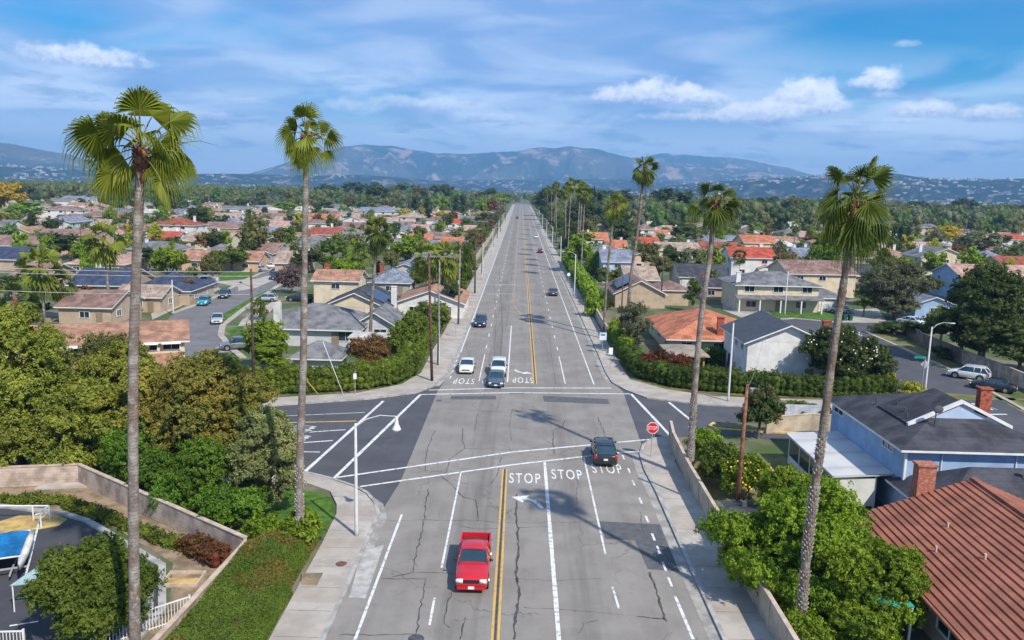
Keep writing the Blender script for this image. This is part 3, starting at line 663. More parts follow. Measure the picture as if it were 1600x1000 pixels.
def blue_low(r,ro):
    g_=MB(); g_.add([(1.2,-2.7,3.45),(6.2,-2.7,3.45),(3.7,-2.7,4.55),(1.2,-2.5,3.45),(6.2,-2.5,3.45),(3.7,-2.5,4.55)],[(0,1,2),(5,4,3),(0,3,4,1),(1,4,5,2),(2,5,3,0)]); g_.build('gable_wall',WALL['light blue'],r)
    t=MB()
    for s in (-1,1):
        a=Vector((3.7+s*3.0,-2.8,3.4)); c=Vector((3.7,-2.8,4.7))
        t.add([a,c,c+Vector((0,0,.2)),a+Vector((0,0,.2)),a+Vector((0,.25,0)),c+Vector((0,.25,0)),c+Vector((0,.25,.2)),a+Vector((0,.25,.2))],[(0,1,2,3),(7,6,5,4),(0,4,5,1),(3,2,6,7),(0,3,7,4),(1,5,6,2)])
    t.build('barge_board',M_trim,ro)
    d=MB(); d.tube([(0.2,-1.0,4.4),(0.2,-1.0,5.15)],0.05,6); d.ball((0.25,-1.05,5.1),0.28,10,6,(1,0.4,0.8)); d.build('satellite_dish',M_vent,ro)
r=house(33.0,50.3,0,[B(0,0,12.4,6.2,2.75,1.95,'hx',oh=0.55,nowin=True)],WALL['blue'],ROOF['dark grey'],'garage',win=False,extra=blue_low)
tag(r,'low dark-roofed garage wing in front of the light blue two-storey house','garage')
# sunroom
sr=empty('sunroom',(25.0,59.0,0),0,'sunroom with flat white roof and pale screen on the blue house','sunroom')
M_sunroof=mat('white metal roof',(0.60,0.59,0.55),rough=0.5,var=0.08,scale=0.4,wave=(1,3.2,0.25),col2=(0.50,0.50,0.49))
MB().add([(-2.45,-5.0,2.5),(1.85,-5.0,2.78),(1.85,5.0,2.78),(-2.45,5.0,2.5),(-2.45,-5.0,2.34),(1.85,-5.0,2.62),(1.85,5.0,2.62),(-2.45,5.0,2.34)],[(0,1,2,3),(7,6,5,4),(4,5,1,0),(5,6,2,1),(6,7,3,2),(7,4,0,3)]).build('roof',M_sunroof,sr)
f=MB()
for y in (-4.7,-2.4,-0.1,2.2,4.6): f.box((-2.2,y,1.17),(0.12,0.14,2.34))
for x in (-2.2,0.75): f.box((x,-4.7,1.2),(0.12,0.14,2.4))
f.box((-2.2,0,0.35),(0.1,9.2,0.7)); f.build('frame',M_trim,sr)
for y in (-3.55,-1.25,1.05,3.4): MB().box((-2.2,y,1.5),(0.05,2.1,1.45)).build('window',M_glass,sr)
MB().box((-0.72,-4.78,1.28),(2.8,0.05,2.1)).build('screen_panel',mat('pale fabric screen',(0.62,0.62,0.58),var=0.05,bump=0.3,bscale=1.5),sr)
MB().box((0.3,4.6,1.2),(4,0.1,2.3)).build('rear_wall',WALL['blue'],sr)
# ---- brown roofed house at the lower right, heavy raised courses
M_ribroof=mat('brown coated tiles',(0.31,0.118,0.072),rough=0.8,var=0.12,scale=0.6,bump=0.4,bscale=9,spec=0.2)
r=empty('house',(27.3,36.6,0),-0.045,'house at lower right with wide brown ribbed tile roof and brick chimney','house')
MB().box((0,0,1.35),(12.0,17.6,2.7)).build('wall',WALL['tan'],r)
rm=MB(); W2=6.9; zr=5.35; ze=2.65; ny=9.6
nc=19
for s in (-1,1):
    for k in range(nc):       # stepped courses parallel to the eave
        u0=W2*(1-k/nc); u1=W2*(1-(k+1)/nc); z0=ze+(zr-ze)*k/nc; z1=ze+(zr-ze)*(k+1)/nc
        rm.add([(s*u0,-ny,z0+0.09),(s*u0,ny,z0+0.09),(s*u1,ny,z1+0.005),(s*u1,-ny,z1+0.005),(s*u0,-ny,z0-0.03),(s*u0,ny,z0-0.03)],[(0,1,2,3) if s>0 else (3,2,1,0),(4,5,1,0) if s>0 else (0,1,5,4)])
rm.box((0,0,zr+0.06),(0.35,2*ny,0.14))
for s in (-1,1): rm.add([(-W2,s*ny,ze),(0,s*ny,zr),(W2,s*ny,ze),(-W2,s*ny,ze-.2),(0,s*ny,zr-.2),(W2,s*ny,ze-.2)],[(0,1,4,3),(1,2,5,4)] )
ro=rm.build('roof',M_ribroof,r)
gb=MB(); gb.add([(-6,8.7,2.6),(6,8.7,2.6),(0,8.7,5.1),(-6,8.5,2.6),(6,8.5,2.6),(0,8.5,5.1)],[(1,0,2),(3,4,5),(0,1,4,3),(1,2,5,4),(2,0,3,5)]); gb.build('gable_wall',WALL['tan'],r)
M_chb=mat('weathered red brick',(0.36,0.12,0.075),var=0.3,scale=5,wave=(2,0.10,0.35),col2=(0.45,0.27,0.20),thr=(0.45,0.7))
c=MB(); c.box((-2.7,9.95,3.0),(1.05,0.75,6.0)); c.box((-2.7,9.95,6.06),(1.2,0.9,0.12)); c.build('chimney',M_chb,ro)
for (x,y,z) in ((-3.4,5.2,3.95),(-4.9,3.2,3.45),(-3.4,1.3,4.0),(-1.5,-2.5,4.75)): MB().tube([(x,y,z),(x,y,z+0.35)],0.07,6).build('roof_vent',WALL['pink'],ro)
MB().box((-7.02,0,ze-0.02),(0.14,19.0,0.13)).build('gutter',M_ribroof,ro)
window(r,-6.03,-1.2,1.55,2.4,1.2,1)
d=MB(); d.tube([(-6.6,0.9,2.7),(-7.0,0.9,3.1)],0.045,6); d.ball((-7.3,0.9,3.25),0.48,12,6,(0.9,0.7,0.28)); d.build('satellite_dish',mat('dish grey',(0.10,0.11,0.12)),ro)
pc=empty('patio_awning',(18.9,37.4,0),0,'turquoise patio awning by the eave of the brown-roofed house','awning')
MB().box((0,0,2.35),(1.7,2.2,0.06),0,Matrix.Rotation(0.06,3,'Y')).build('canopy',mat('turquoise sheet',(0.02,0.36,0.30),var=0.1,wave=(0,0.25,0.3)),pc)
for x in (-0.78,0.78):
    for y in (-1.0,1.0): MB().box((x,y,1.14),(0.1,0.1,2.3)).build('leg',M_trim,pc)
# ---- orange roofed house, its gazebo, the white two-storey house
r=house(27.4,115.6,0,[B(0,0,13.0,18.0,2.7,2.4,'hy',oh=0.8)],WALL['cream'],ROOF['orange'],'house',chimney=[(0.3,-8.2,5.3,M_brick)],solar=None)
tag(r,'single-storey house with big orange tile hip roof behind the gazebo','house')
gz=empty('gazebo',(21.0,98.5,0),0,'wooden gazebo with pale square roof in front of orange-roofed house','gazebo')
rm=MB(); roof_mb(rm,B(0,0,4.4,6.4,2.5,0.5,'hy',oh=0.3)); rm.build('roof',[mat('gazebo roof tan',(0.30,0.25,0.19)),mat('cedar timber',(0.42,0.26,0.13),var=0.2,scale=3)],gz)
for x in (-1.9,1.9):
    for y in (-2.9,2.9): MB().box((x,y,1.22),(0.2,0.2,2.44)).build('post',MATS['cedar timber'],gz)
tb=empty('patio_table',(20.9,97.5,0),0,'round patio table under the wooden gazebo','table')
MB().tube([(0,0,0.70),(0,0,0.74)],0.7,16).build('table_top',M_vent,tb); MB().tube([(0,0,0),(0,0,0.7)],0.06,8).build('leg',M_vent,tb)
def wh_extra(r,ro):
    for (y,z) in ((-3.2,4.1),(-0.6,4.1),(-3.0,1.2),(-0.4,1.2)): window(r,-4.73,y,z,0.9,0.85,1)
    MB().box((-4.76,2.2,1.05),(0.08,0.95,2.1)).build('door',ROOF['dark grey'],r)
    st=MB()
    for k in range(6): st.box((-5.0,1.4+k*0.25,0.1+k*0.17),(0.5,0.26,0.05))
    st.build('steps',M_vent,r)
r=house(31.6,96.6,0,[B(0,0,9.4,10.5,5.2,2.0,'gy',oh=0.6,nowin=True)],WALL['white'],mat('dark ribbed tiles',(0.07,0.075,0.085),rough=0.6,var=0.1,wave=(1,0.62,0.7)),'house',extra=wh_extra,chimney=[(4.9,-3.4,7.4,M_brick)])
tag(r,'white two-storey house with dark ribbed tile roof left of the magnolia','house')
# ---- grey house at the left corner and its neighbours
def grey_extra(r,ro):
    MB().box((-3.9,-6.45,3.0),(0.95,0.7,6.0)).build('chimney',mat('pale painted brick',(0.55,0.54,0.50),wave=(2,0.1,0.2)),ro)
    window(r,5.2,-6.03,1.5,2.2,1.3,0); window(r,9.4,-3.0,1.4,1.8,1.4,0)
r=house(-28.6,112.6,0,[B(0,0,13.5,12,2.75,2.4,'hx',oh=0.7,nowin=True),B(8.3,3.2,5.0,9,2.75,1.5,'gy',oh=0.6,nowin=True)],WALL['pale grey'],ROOF['grey'],'house',extra=grey_extra)
tag(r,'grey hip-roofed corner house with tall pale chimney behind the ivy hedge','house')
r=house(-23.4,92.8,0,[B(0,0,5.2,4.6,2.3,1.3,'hx',oh=0.6)],WALL['pale grey'],ROOF['grey'],'garden_house',win=False)
tag(r,'small square garden house with grey pyramid roof just behind the ivy hedge','garden house')
r=house(-26.0,131.5,0,[B(0,0,10.5,13,2.8,2.3,'gy',oh=0.5),],WALL['cream'],ROOF['dark grey'],'house',chimney=[(5.6,-2.0,5.6,WALL['white'])],extra=lambda r,ro: MB().box((2.9,-0.8,3.93),(3.2,7.4,0.06),0,Matrix.Rotation(math.atan2(2.3,5.25),3,'Y')).build('solar_panel',M_solar,ro))
tag(r,'cream gable-fronted house with dark grey roof behind the grey corner house','house')
r=house(-14.8,140.0,0,[B(0,0,11,15,2.8,2.0,'gy',oh=0.5)],WALL['white'],ROOF['rust'],'house',extra=lambda r,ro: [MB().box((2.8,yy,3.88),(2.6,5.0,0.06),0,Matrix.Rotation(math.atan2(2.0,5.5),3,'Y')).build('solar_panel',M_solar,ro) for yy in (-4.2,2.0)])
tag(r,'rust-orange roofed house with solar panels beside the cream gabled house','house')
pt=empty('patio_cover',(-19.2,103.2,0),0,'white flat patio cover beside the grey corner house and its palm','patio cover')
MB().box((0,0,2.38),(5.6,4.0,0.14)).build('roof',ROOF['pale'],pt)
for x_ in (-2.6,2.6):
    for y_ in (-1.8,1.8): MB().box((x_,y_,1.15),(0.14,0.14,2.3)).build('post',M_trim,pt)
# ---- long orange-brown building on the left
def n1_extra(r,ro):
    for x in (-5.6,-1.4,1.8,5.2,7.4):
        window(r,x,-4.55,4.45,1.7,0.75,0)
        MB().box((x,-4.95,4.95),(1.9,0.8,0.06),0,Matrix.Rotation(0.35,3,'X')).build('awning',M_trim,r)
    rm=MB(); rm.add([(-8.6,-4.5,3.7),(8.6,-4.5,3.7),(8.6,-7.2,2.9),(-8.6,-7.2,2.9),(-8.6,-4.5,3.55),(8.6,-4.5,3.55),(8.6,-7.2,2.75),(-8.6,-7.2,2.75)],[(3,2,1,0),(4,5,6,7),(7,6,2,3),(0,4,7,3),(2,6,5,1)]); rm.build('porch_roof',ROOF['rust'],ro)
    MB().box((-1,-6.6,1.35),(15,0.2,2.7)).build('porch_wall',WALL['tan'],r)
    MB().box((2.5,-6.73,1.05),(3.0,0.06,2.1)).build('garage_door',M_garage,r)
    for x in (-4.6,4.2): MB().box((x,0.4,6.9),(0.45,0.35,0.5)).build('roof_vent',WALL['brown'],ro)
r=house(-45.6,84.6,0.40,[B(0,0,17.4,9,5.2,1.35,'gx',oh=0.55,nowin=True)],WALL['cream'],ROOF['rust'],'house',extra=n1_extra,chimney=[(-9.2,1.5,6.6,WALL['cream'])])
tag(r,'long two-storey building with flat rust-brown roof and white window awnings','house')
# ================================================================ TREES
def unit(n,r): 
    v=r.normal(size=(n,3)); return v/np.linalg.norm(v,axis=1)[:,None]
def leafmesh(name,clumps,n,size,m,seed=0,aspect=0.55,up=0.25,core=0.6,droop=0.0,extra=None,ragged=0.17,tuft=22):
    """thousands of small leaf faces spread over the clumps of one crown"""
    r=np.random.default_rng(seed); cl=np.array(clumps,float)
    w=cl[:,3]**2; w/=w.sum(); idx=r.choice(len(cl),n,p=w)
    k=tuft if tuft else 1; nt=max(1,n//k); it=r.choice(len(cl),nt,p=w)        # twigs first, then the leaves along each twig
    dt=unit(nt,r); dt[:,2]=np.where(dt[:,2]<-0.3,-dt[:,2]*0.6,dt[:,2])
    rad=cl[it,3]*(1+r.normal(0.02,ragged,nt)); sq=cl[it,4] if cl.shape[1]>4 else np.ones(nt)
    pt=cl[it,:3]+dt*rad[:,None]*np.stack([np.ones(nt),np.ones(nt),sq],1)
    ti=r.integers(0,nt,n); d=dt[ti]
    p=pt[ti]+unit(n,r)*(size*(2.3 if tuft else 0.2)*r.uniform(0.1,1.0,n)**0.6)[:,None]+d*(size*0.8*r.uniform(-1,1,n))[:,None]
    nr=d*0.8+r.normal(0,0.6,(n,3)); nr[:,2]+=up; nr/=np.linalg.norm(nr,axis=1)[:,None]
    t=np.cross(nr,unit(n,r)); t/=np.linalg.norm(t,axis=1)[:,None]
    if droop: t[:,2]-=droop; t/=np.linalg.norm(t,axis=1)[:,None]
    b=np.cross(nr,t); s=size*r.uniform(0.6,1.35,n)[:,None]
    V=np.stack([p-t*s, p-b*s*aspect+nr*s*0.12, p+t*s, p+b*s*aspect+nr*s*0.12],1).reshape(-1,3)
    nf=n; F=np.arange(4*n).reshape(n,4)
    co=MB()
    if core:
        for c in cl: co.ball(c[:3],c[3]*core,7,5,(1,1,c[4] if len(c)>4 else 1))
    if extra: extra(co)
    me=bpy.data.meshes.new(name)
    nv=len(V)+len(co.v); me.vertices.add(nv)
    allv=np.concatenate([V,np.array(co.v).reshape(-1,3)]) if co.v else V
    me.vertices.foreach_set('co',allv.astype(np.float32).ravel())
    cf=[tuple(i+len(V) for i in f) for f in co.f]
    lens=[4]*n+[len(f) for f in cf]; loops=list(F.ravel())+[i for f in cf for i in f]
    me.loops.add(len(loops)); me.loops.foreach_set('vertex_index',np.array(loops,dtype=np.int32))
    me.polygons.add(len(lens)); st=np.concatenate([[0],np.cumsum(lens)[:-1]]).astype(np.int32)
    me.polygons.foreach_set('loop_start',st)
    me.materials.append(m); me.update(calc_edges=True); return me
def clumps(rx,ry,rz,zc,n,seed,cr=0.36,shape='round'):
    r=np.random.default_rng(seed); out=[]
    for k in range(n):
        a=r.uniform(0,2*math.pi); u=r.uniform(-0.75,1); rr=math.sqrt(max(0,1-u*u))*r.uniform(0.55,0.8)
        if shape=='cone': rr*=(1-0.45*(u+1)/2)
        c=cr*r.uniform(0.75,1.25)*min(rx,ry)
        out.append((math.cos(a)*rr*rx,math.sin(a)*rr*ry,zc+u*rz*0.68,c,0.85))
    out.append((0,0,zc,min(rx,rz)*0.6,rz/max(rx,.1)*0.9)); return out
M_bark=mat('bark',(0.16,0.12,0.09),var=0.25,scale=3,bump=0.6,bscale=12)
M_greybark=mat('grey bark',(0.27,0.24,0.21),var=0.25,scale=3,bump=0.6,bscale=12)
def trunkmesh(name,h,r,cl,seed=0,m=None,base=0.0):
    q=np.random.default_rng(seed); mb=MB()
    top=Vector((q.uniform(-.2,.2),q.uniform(-.2,.2),h))
    mb.tube([(0,0,-0.1),(0,0,0.15),(top.x*0.5,top.y*0.5,h*0.5),top],[r*1.5,r*1.1,r*0.9,r*0.75],9)
    ids=list(range(len(cl))); q.shuffle(ids)
    for i in ids[:7]:
        c=Vector(cl[i][:3]); mid=top.lerp(c,0.5)+Vector((0,0,-0.1*c.length*0.2))
        mb.tube([top-Vector((0,0,0.25)),mid,c],[r*0.6,r*0.38,r*0.12],6)
    return mb.mesh(name,m or M_bark,True)
LEAF={k:leafmat('leaf '+k,a,b) for k,a,b in (
 ('mid green',(0.061, 0.106, 0.013),(0.182, 0.243, 0.028)),('dark green',(0.038, 0.065, 0.015),(0.105, 0.141, 0.031)),('bright green',(0.115, 0.213, 0.013),(0.294, 0.41, 0.028)),
 ('olive green',(0.095, 0.106, 0.028),(0.238, 0.23, 0.066)),('yellow green',(0.23, 0.263, 0.022),(0.504, 0.461, 0.039)),('grey green',(0.101, 0.119, 0.066),(0.238, 0.243, 0.132)),
 ('rusty brown',(0.135, 0.088, 0.028),(0.308, 0.166, 0.05)),('golden yellow',(0.405, 0.275, 0.017),(0.6, 0.486, 0.022)))}
KINDS=[]
def kind(name,look,rx,rz,zc,th,tr,n,cl,leaf,shape='round',seed=0,size_far=None,nleaf=1600,squash=1):
    c=clumps(rx,rx,rz,zc,n,seed,cl,shape)
    hi=leafmesh('crown',c,nleaf,leaf,LEAF['mid green'],seed+1)
    lo=leafmesh('crown',c,int(nleaf*0.32),leaf*1.75,LEAF['mid green'],seed+2)
    tk=trunkmesh('trunk',th,tr,c,seed+3)
    KINDS.append(dict(name=name,look=look,hi=hi,lo=lo,tk=tk,h=zc+rz,r=rx)); return len(KINDS)-1
for s in range(3): kind('broadleaf_tree','round',3.4,2.9,4.7,2.6,0.2,17,0.32,0.24,seed=100+s*7,nleaf=3000)
for s in range(2): kind('broadleaf_tree','tall loose',3.0,4.6,6.6,3.4,0.22,20,0.34,0.25,seed=140+s*7,nleaf=3000)
for s in range(2): kind('bushy_shrub','low bushy',2.0,1.35,1.25,0.5,0.1,8,0.45,0.2,seed=170+s*5,nleaf=1300)
for s in range(2): kind('conifer','pointed',2.4,5.6,7.2,2.4,0.22,20,0.34,0.24,'cone',seed=190+s*5,nleaf=2600)
cyp=[(0,0,1.0+i*1.05,0.85*(1-abs(i-3)/9.5),1.35) for i in range(9)]
KINDS.append(dict(name='cypress',look='slim upright',hi=leafmesh('crown',cyp,1500,0.2,LEAF['dark green'],301,up=0.6),lo=leafmesh('crown',cyp,600,0.34,LEAF['dark green'],302,up=0.6),tk=trunkmesh('trunk',1.2,0.14,cyp[:2],303),h=10.3,r=0.95))
for s in range(2): kind('pine_tree','broad dark',5.2,5.6,10.0,6.5,0.35,26,0.26,0.34,seed=330+s*5,nleaf=3400)
KI=dict(round=[0,1,2],tall=[3,4],bush=[5,6],cone=[7,8],cypress=[9],pine=[10,11])
TREEPOS=[]
def tree(x,y,h,w,form,colour,label=None,cat='tree',group=None,name=None,rzv=None,trunk=True):
    k=KINDS[random.choice(KI[form])]
    r=empty(name or k['name'],(x,y,0),random.uniform(0,6.28) if rzv is None else rzv)
    far=math.hypot(x,y)>210
    sx=w/2/k['r']; sz=h/k['h']; r.scale=(sx,sx,sz)
    link('crown',k['lo' if far else 'hi'],r,None,0,LEAF[colour])
    if trunk and math.hypot(x,y)<520: link('trunk',k['tk'],r)
    TREEPOS.append((x,y,w/2))
    if label: tag(r,label,cat,group)
    else:
        kn='shrub' if form=='bush' else ('cypress' if form=='cypress' else 'tree')
        auto(r,{'round':'round %s tree','tall':'tall loose %s tree','bush':'low bushy %s shrub','cone':'pointed %s tree','cypress':'slim upright %s cypress','pine':'big broad %s tree'}[form]%colour,kn,{'shrub':'garden shrubs','cypress':'slim cypresses','tree':'trees of the suburb'}[kn])
    return r
def bigtree(name,px,py,h,cl,n,leaf,m,label,seed,tr=0.25,th=None,bark=None,droop=0.0,trunk=True,cat='tree',zb=0,core=0.6,asp=0.55,pos=None):
    """a near tree with a crown of its own; clump coordinates are metres from the foot of the trunk"""
    x,y=pos if pos else g(px,py)
    r=empty(name,(x,y,zb),0,label,cat)
    o=bpy.data.objects.new('crown',leafmesh('crown',cl,n,leaf,m,seed,droop=droop,core=core,aspect=asp)); C.objects.link(o); o.parent=r
    if trunk:
        zt=th or min(c[2]-c[3] for c in cl)+0.8
        t=bpy.data.objects.new('trunk',trunkmesh('trunk',zt,tr,cl,seed,bark)); C.objects.link(t); t.parent=r
    TREEPOS.append((x,y,max(math.hypot(c[0],c[1])+c[3] for c in cl)*0.8)); return r
def blob(rx,ry,z0,z1,n,seed,cr=(0.9,1.6),hollow=0.6):
    r=np.random.default_rng(seed); out=[]
    for k in range(n):
        a=r.uniform(0,6.283); u=r.uniform(-1,1); q=math.sqrt(1-u*u)*r.uniform(hollow,0.95); c=r.uniform(*cr)
        out.append((math.cos(a)*q*(rx-c*0.7),math.sin(a)*q*(ry-c*0.7),(z0+z1)/2+u*((z1-z0)/2-c*0.7),c,0.9))
    out.append((0,0,(z0+z1)/2,min(rx,(z1-z0)/2)*0.7,1)); return out
L_mag=leafmat('leaf pale magnolia',(0.09,0.13,0.016),(0.42,0.45,0.07),patch=None)
L_gold=leafmat('leaf olive gold',(0.13, 0.155, 0.028),(0.43, 0.41, 0.08),patch=0.45,pcol=(0.36,0.29,0.05))
L_jun=leafmat('leaf juniper green',(0.055, 0.125, 0.012),(0.19, 0.34, 0.028))
L_spk=leafmat('leaf speckled',(0.09, 0.125, 0.035),(0.42, 0.43, 0.17))
L_lime=leafmat('leaf lime',(0.075, 0.14, 0.011),(0.3, 0.42, 0.025))
L_hedge=leafmat('leaf ivy hedge',(0.06, 0.1, 0.012),(0.22, 0.28, 0.026))
L_hedge2=leafmat('leaf dark hedge',(0.038, 0.08, 0.012),(0.14, 0.21, 0.024))
L_cover=leafmat('leaf ground cover',(0.07,0.125,0.014),(0.16,0.235,0.03),patch=0.28,pcol=(0.24,0.17,0.04))
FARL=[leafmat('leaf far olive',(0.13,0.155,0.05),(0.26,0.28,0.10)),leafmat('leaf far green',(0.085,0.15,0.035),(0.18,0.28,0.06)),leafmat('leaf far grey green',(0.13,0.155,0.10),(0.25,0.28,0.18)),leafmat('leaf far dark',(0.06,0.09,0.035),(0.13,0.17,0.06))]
L_red=leafmat('leaf red photinia',(0.065, 0.072, 0.017),(0.243, 0.062, 0.028),patch=0.8,pcol=(0.22,0.045,0.03))
# left foreground grove behind the block wall
bigtree('magnolia_tree',0,0,0,blob(4.8,4.0,0.3,12.2,46,1,(0.8,1.4)),70000,0.115,L_mag,'large pale-leaved tree filling the left edge above the block wall',1,0.32,pos=(-38.0,58.5))
bigtree('magnolia_tree',0,0,0,blob(4.0,3.6,0.3,9.4,38,2,(0.75,1.3)),56000,0.115,L_mag,'pale-leaved tree between the left edge tree and the golden tree',2,0.28,pos=(-31.6,61.5))
bigtree('magnolia_tree',0,0,0,blob(4.4,3.4,0.2,7.0,30,31,(0.8,1.3)),40000,0.11,L_mag,'low pale-leaved tree between the wall and the tall pale-leaved trees',31,0.2,pos=(-32.6,57.6))
bigtree('magnolia_tree',0,0,0,blob(4.0,3.0,0.2,6.0,26,32,(0.8,1.3)),36000,0.11,L_mag,'low pale-leaved tree touching the left edge just above the wall',32,0.2,pos=(-38.8,56.2))
bigtree('olive_tree',0,0,0,blob(4.6,3.4,0.6,7.4,30,3,(0.6,1.2),0.45),22000,0.13,LEAF['olive green'],'open grey-olive tree in front of the long rust-roofed building',3,0.25,core=0.5,pos=(-38.8,74.5))
bigtree('golden_tree',0,0,0,blob(5.2,3.6,0.4,9.6,54,4,(0.7,1.25)),90000,0.095,L_gold,'golden olive tree in the middle of the left grove',4,0.3,pos=(-22.6,56.5))
bigtree('golden_tree',0,0,0,blob(2.8,2.6,0.6,8.6,24,5,(0.6,1.0)),32000,0.1,L_gold,'golden-topped tree just left of the largest golden tree in the grove',5,0.22,pos=(-27.6,57.5))
bigtree('speckled_tree',0,0,0,blob(2.7,2.5,0.2,7.2,36,6,(0.5,0.95)),42000,0.09,L_spk,'pale speckled tree behind the second palm and left of the corner lawn',6,0.2,pos=(-16.6,50.4))
for i,(x,y,rx,ry,h,n,lb) in enumerate(((-27.3,54.6,2.6,1.9,5.2,9000,'bright green juniper behind the wall below the pale-leaved tree'),(-24.3,52.5,2.3,1.7,3.6,7000,'bright green juniper hugging the wall below the golden tree'),
    (-20.4,50.4,2.8,1.9,5.0,10000,'tall bright green juniper below the largest golden tree'),(-17.9,47.8,2.2,1.5,3.0,7000,'low green juniper above the bend of the block wall'),(-21.6,50.0,2.2,1.3,2.6,6000,'low green juniper midway along the block wall'))):
    bigtree('juniper',0,0,0,blob(rx,ry,0.2,h,13,20+i,(0.7,1.2)),int(n*2.4),0.09,L_jun,lb,30+i,trunk=False,cat='shrub',pos=(x,y),droop=0.3)
for i,(x,y,rx,ry,h,n,lb) in enumerate(((-33.8,56.0,2.6,1.0,3.4,9000,'dark green bush pressed behind the left stretch of block wall'),(-38.5,55.2,2.6,0.9,3.2,9000,'green bush behind the block wall at the very left edge'))):
    bigtree('garden_shrub',0,0,0,blob(rx,ry,0.1,h,14,90+i,(0.6,1.0)),n*2,0.1,L_mag,lb,90+i,trunk=False,cat='shrub',pos=(x,y))
for i,(x,y,rx,ry,h,n,lb) in enumerate(((15.9,39.0,1.9,1.3,2.6,9000,'low green foliage at the foot of the windblown palm'),(17.6,36.6,1.9,1.5,2.2,9000,'low green bush between the windblown palm and the brown-roofed house'),(14.6,36.0,0.9,1.6,1.5,5000,'low bush against the near end of the right garden wall'))):
    bigtree('garden_shrub',0,0,0,blob(rx,ry,0.1,h,12,95+i,(0.5,0.9)),n*2,0.085,L_lime,lb,95+i,trunk=False,cat='shrub',pos=(x,y))
bigtree('lime_shrub',0,0,0,blob(1.5,1.2,0.1,2.4,9,44,(0.5,0.9)),5000,0.12,L_lime,'lime-green shrub at the foot of the second palm',44,trunk=False,cat='shrub',pos=(-12.9,45.4))
bigtree('lime_shrub',0,0,0,blob(1.3,1.1,0.1,1.6,8,45,(0.5,0.8)),4000,0.12,L_lime,'low yellow-green shrub left of the second palm trunk',45,trunk=False,cat='shrub',pos=(-14.9,46.2))
# tree at the lower left, in the car park
bigtree('laurel_tree',0,0,0,blob(3.1,2.8,0.3,5.0,36,7,(0.6,1.05)),70000,0.075,LEAF['mid green'],'mid-green leafy tree in the car park behind the nearest palm trunk',7,0.25,pos=(-19.9,35.0))
# right foreground
bigtree('pepper_tree',0,0,0,[c for c in blob(5.4,4.9,0.0,5.2,70,8,(0.7,1.25))+[(2.0+dx,1.0+dy,z+4.6,0.95,1) for dx,dy,z in ((0,0,0.7),(1.2,0.4,0.2),(-1.1,0.5,0.3),(0.5,-0.9,0.0),(-0.6,1.2,0.5),(2.2,0.2,-0.3))] if not(-1.9<c[0]<0.6 and c[1]<-2.6) and not(c[0]>2.6 and c[2]>2.4) and not(c[0]<-1.2 and c[2]>3.3)],140000,0.085,L_lime,'large bright green tree right of the pavement beside the brown ribbed roof',8,0.3,pos=(15.9,41.6),core=0.6,droop=0.35)
bigtree('pepper_tree',0,0,0,blob(3.4,2.8,0.2,4.6,22,58,(0.6,1.1)),42000,0.085,L_lime,'lower green tree between the ribbed brown roof eave and the nearest right palm',58,0.2,pos=(18.6,38.2),droop=0.3)
bigtree('pepper_tree',0,0,0,blob(1.8,1.6,0.3,4.8,16,9,(0.5,0.85)),20000,0.09,L_lime,'smaller green tree behind the large bright green tree on the right',9,0.18,pos=(17.4,48.9),droop=0.3)
def fruit(col,n,R0,z0,z1,seed,name,parent,m):
    q=np.random.default_rng(seed); mb=MB()
    for _ in range(n):
        a=q.uniform(0,6.28); u=q.uniform(-0.6,1); s=math.sqrt(1-u*u); mb.ball((math.cos(a)*s*R0,math.sin(a)*s*R0,(z0+z1)/2+u*(z1-z0)/2),0.085,5,4)
    o=mb.build(name,m,parent); o['kind']='stuff'; return o
t=bigtree('lemon_tree',0,0,0,blob(1.9,1.7,0.5,3.3,10,10,(0.6,1.0)),8000,0.13,L_lime,'lemon tree with yellow fruit inside the right-hand garden wall',10,0.12,pos=(16.9,55.2))
fruit(0,60,1.85,0.8,3.2,3,'fruit',t,mat('lemon yellow',(0.75,0.55,0.06)))
bigtree('garden_shrub',0,0,0,blob(1.8,1.7,0.2,3.1,10,11,(0.6,1.0)),8000,0.13,LEAF['mid green'],'green shrub over the garden wall beside the leaning palm by the stop sign',11,trunk=False,cat='shrub',pos=(15.7,58.6))
bigtree('garden_shrub',0,0,0,blob(1.6,1.5,0.2,2.4,9,12,(0.5,0.9)),6500,0.13,L_lime,'yellow-green shrub at the corner where the right garden wall begins',12,trunk=False,cat='shrub',pos=(15.8,63.8))
bigtree('garden_tree',0,0,0,blob(2.3,2.0,1.2,4.4,12,13,(0.6,1.1)),8500,0.14,leafmat('leaf rust tipped',(0.039, 0.072, 0.02),(0.121, 0.15, 0.033),patch=0.5,pcol=(0.16,0.10,0.04)),'round rust-tipped small tree by the yellow kerb of the cross street',13,0.14,pos=(22.2,70.2))
mg=bigtree('magnolia_tree',0,0,0,blob(4.3,3.6,1.2,7.6,34,14,(0.6,1.1)),24000,0.15,LEAF['dark green'],'dark magnolia with white blossoms beside the white two-storey house',14,0.22,pos=(36.6,88.8),bark=M_greybark)
fruit(0,70,3.9,2.2,7.2,4,'blossom',mg,mat('magnolia white',(0.8,0.78,0.7)))
bigtree('magnolia_tree',0,0,0,blob(2.3,2.2,0.8,5.2,11,15,(0.8,1.2)),6000,0.2,LEAF['dark green'],'smaller dark tree right of the white-blossomed magnolia',15,0.16,pos=(41.2,89.3))
bigtree('ficus_tree',0,0,0,blob(6.6,5.0,1.6,13.4,50,16,(0.9,1.6)),32000,0.2,LEAF['dark green'],'large dark green tree at the right edge beyond the parked cars',16,0.35,pos=(62.5,106),bark=M_greybark)
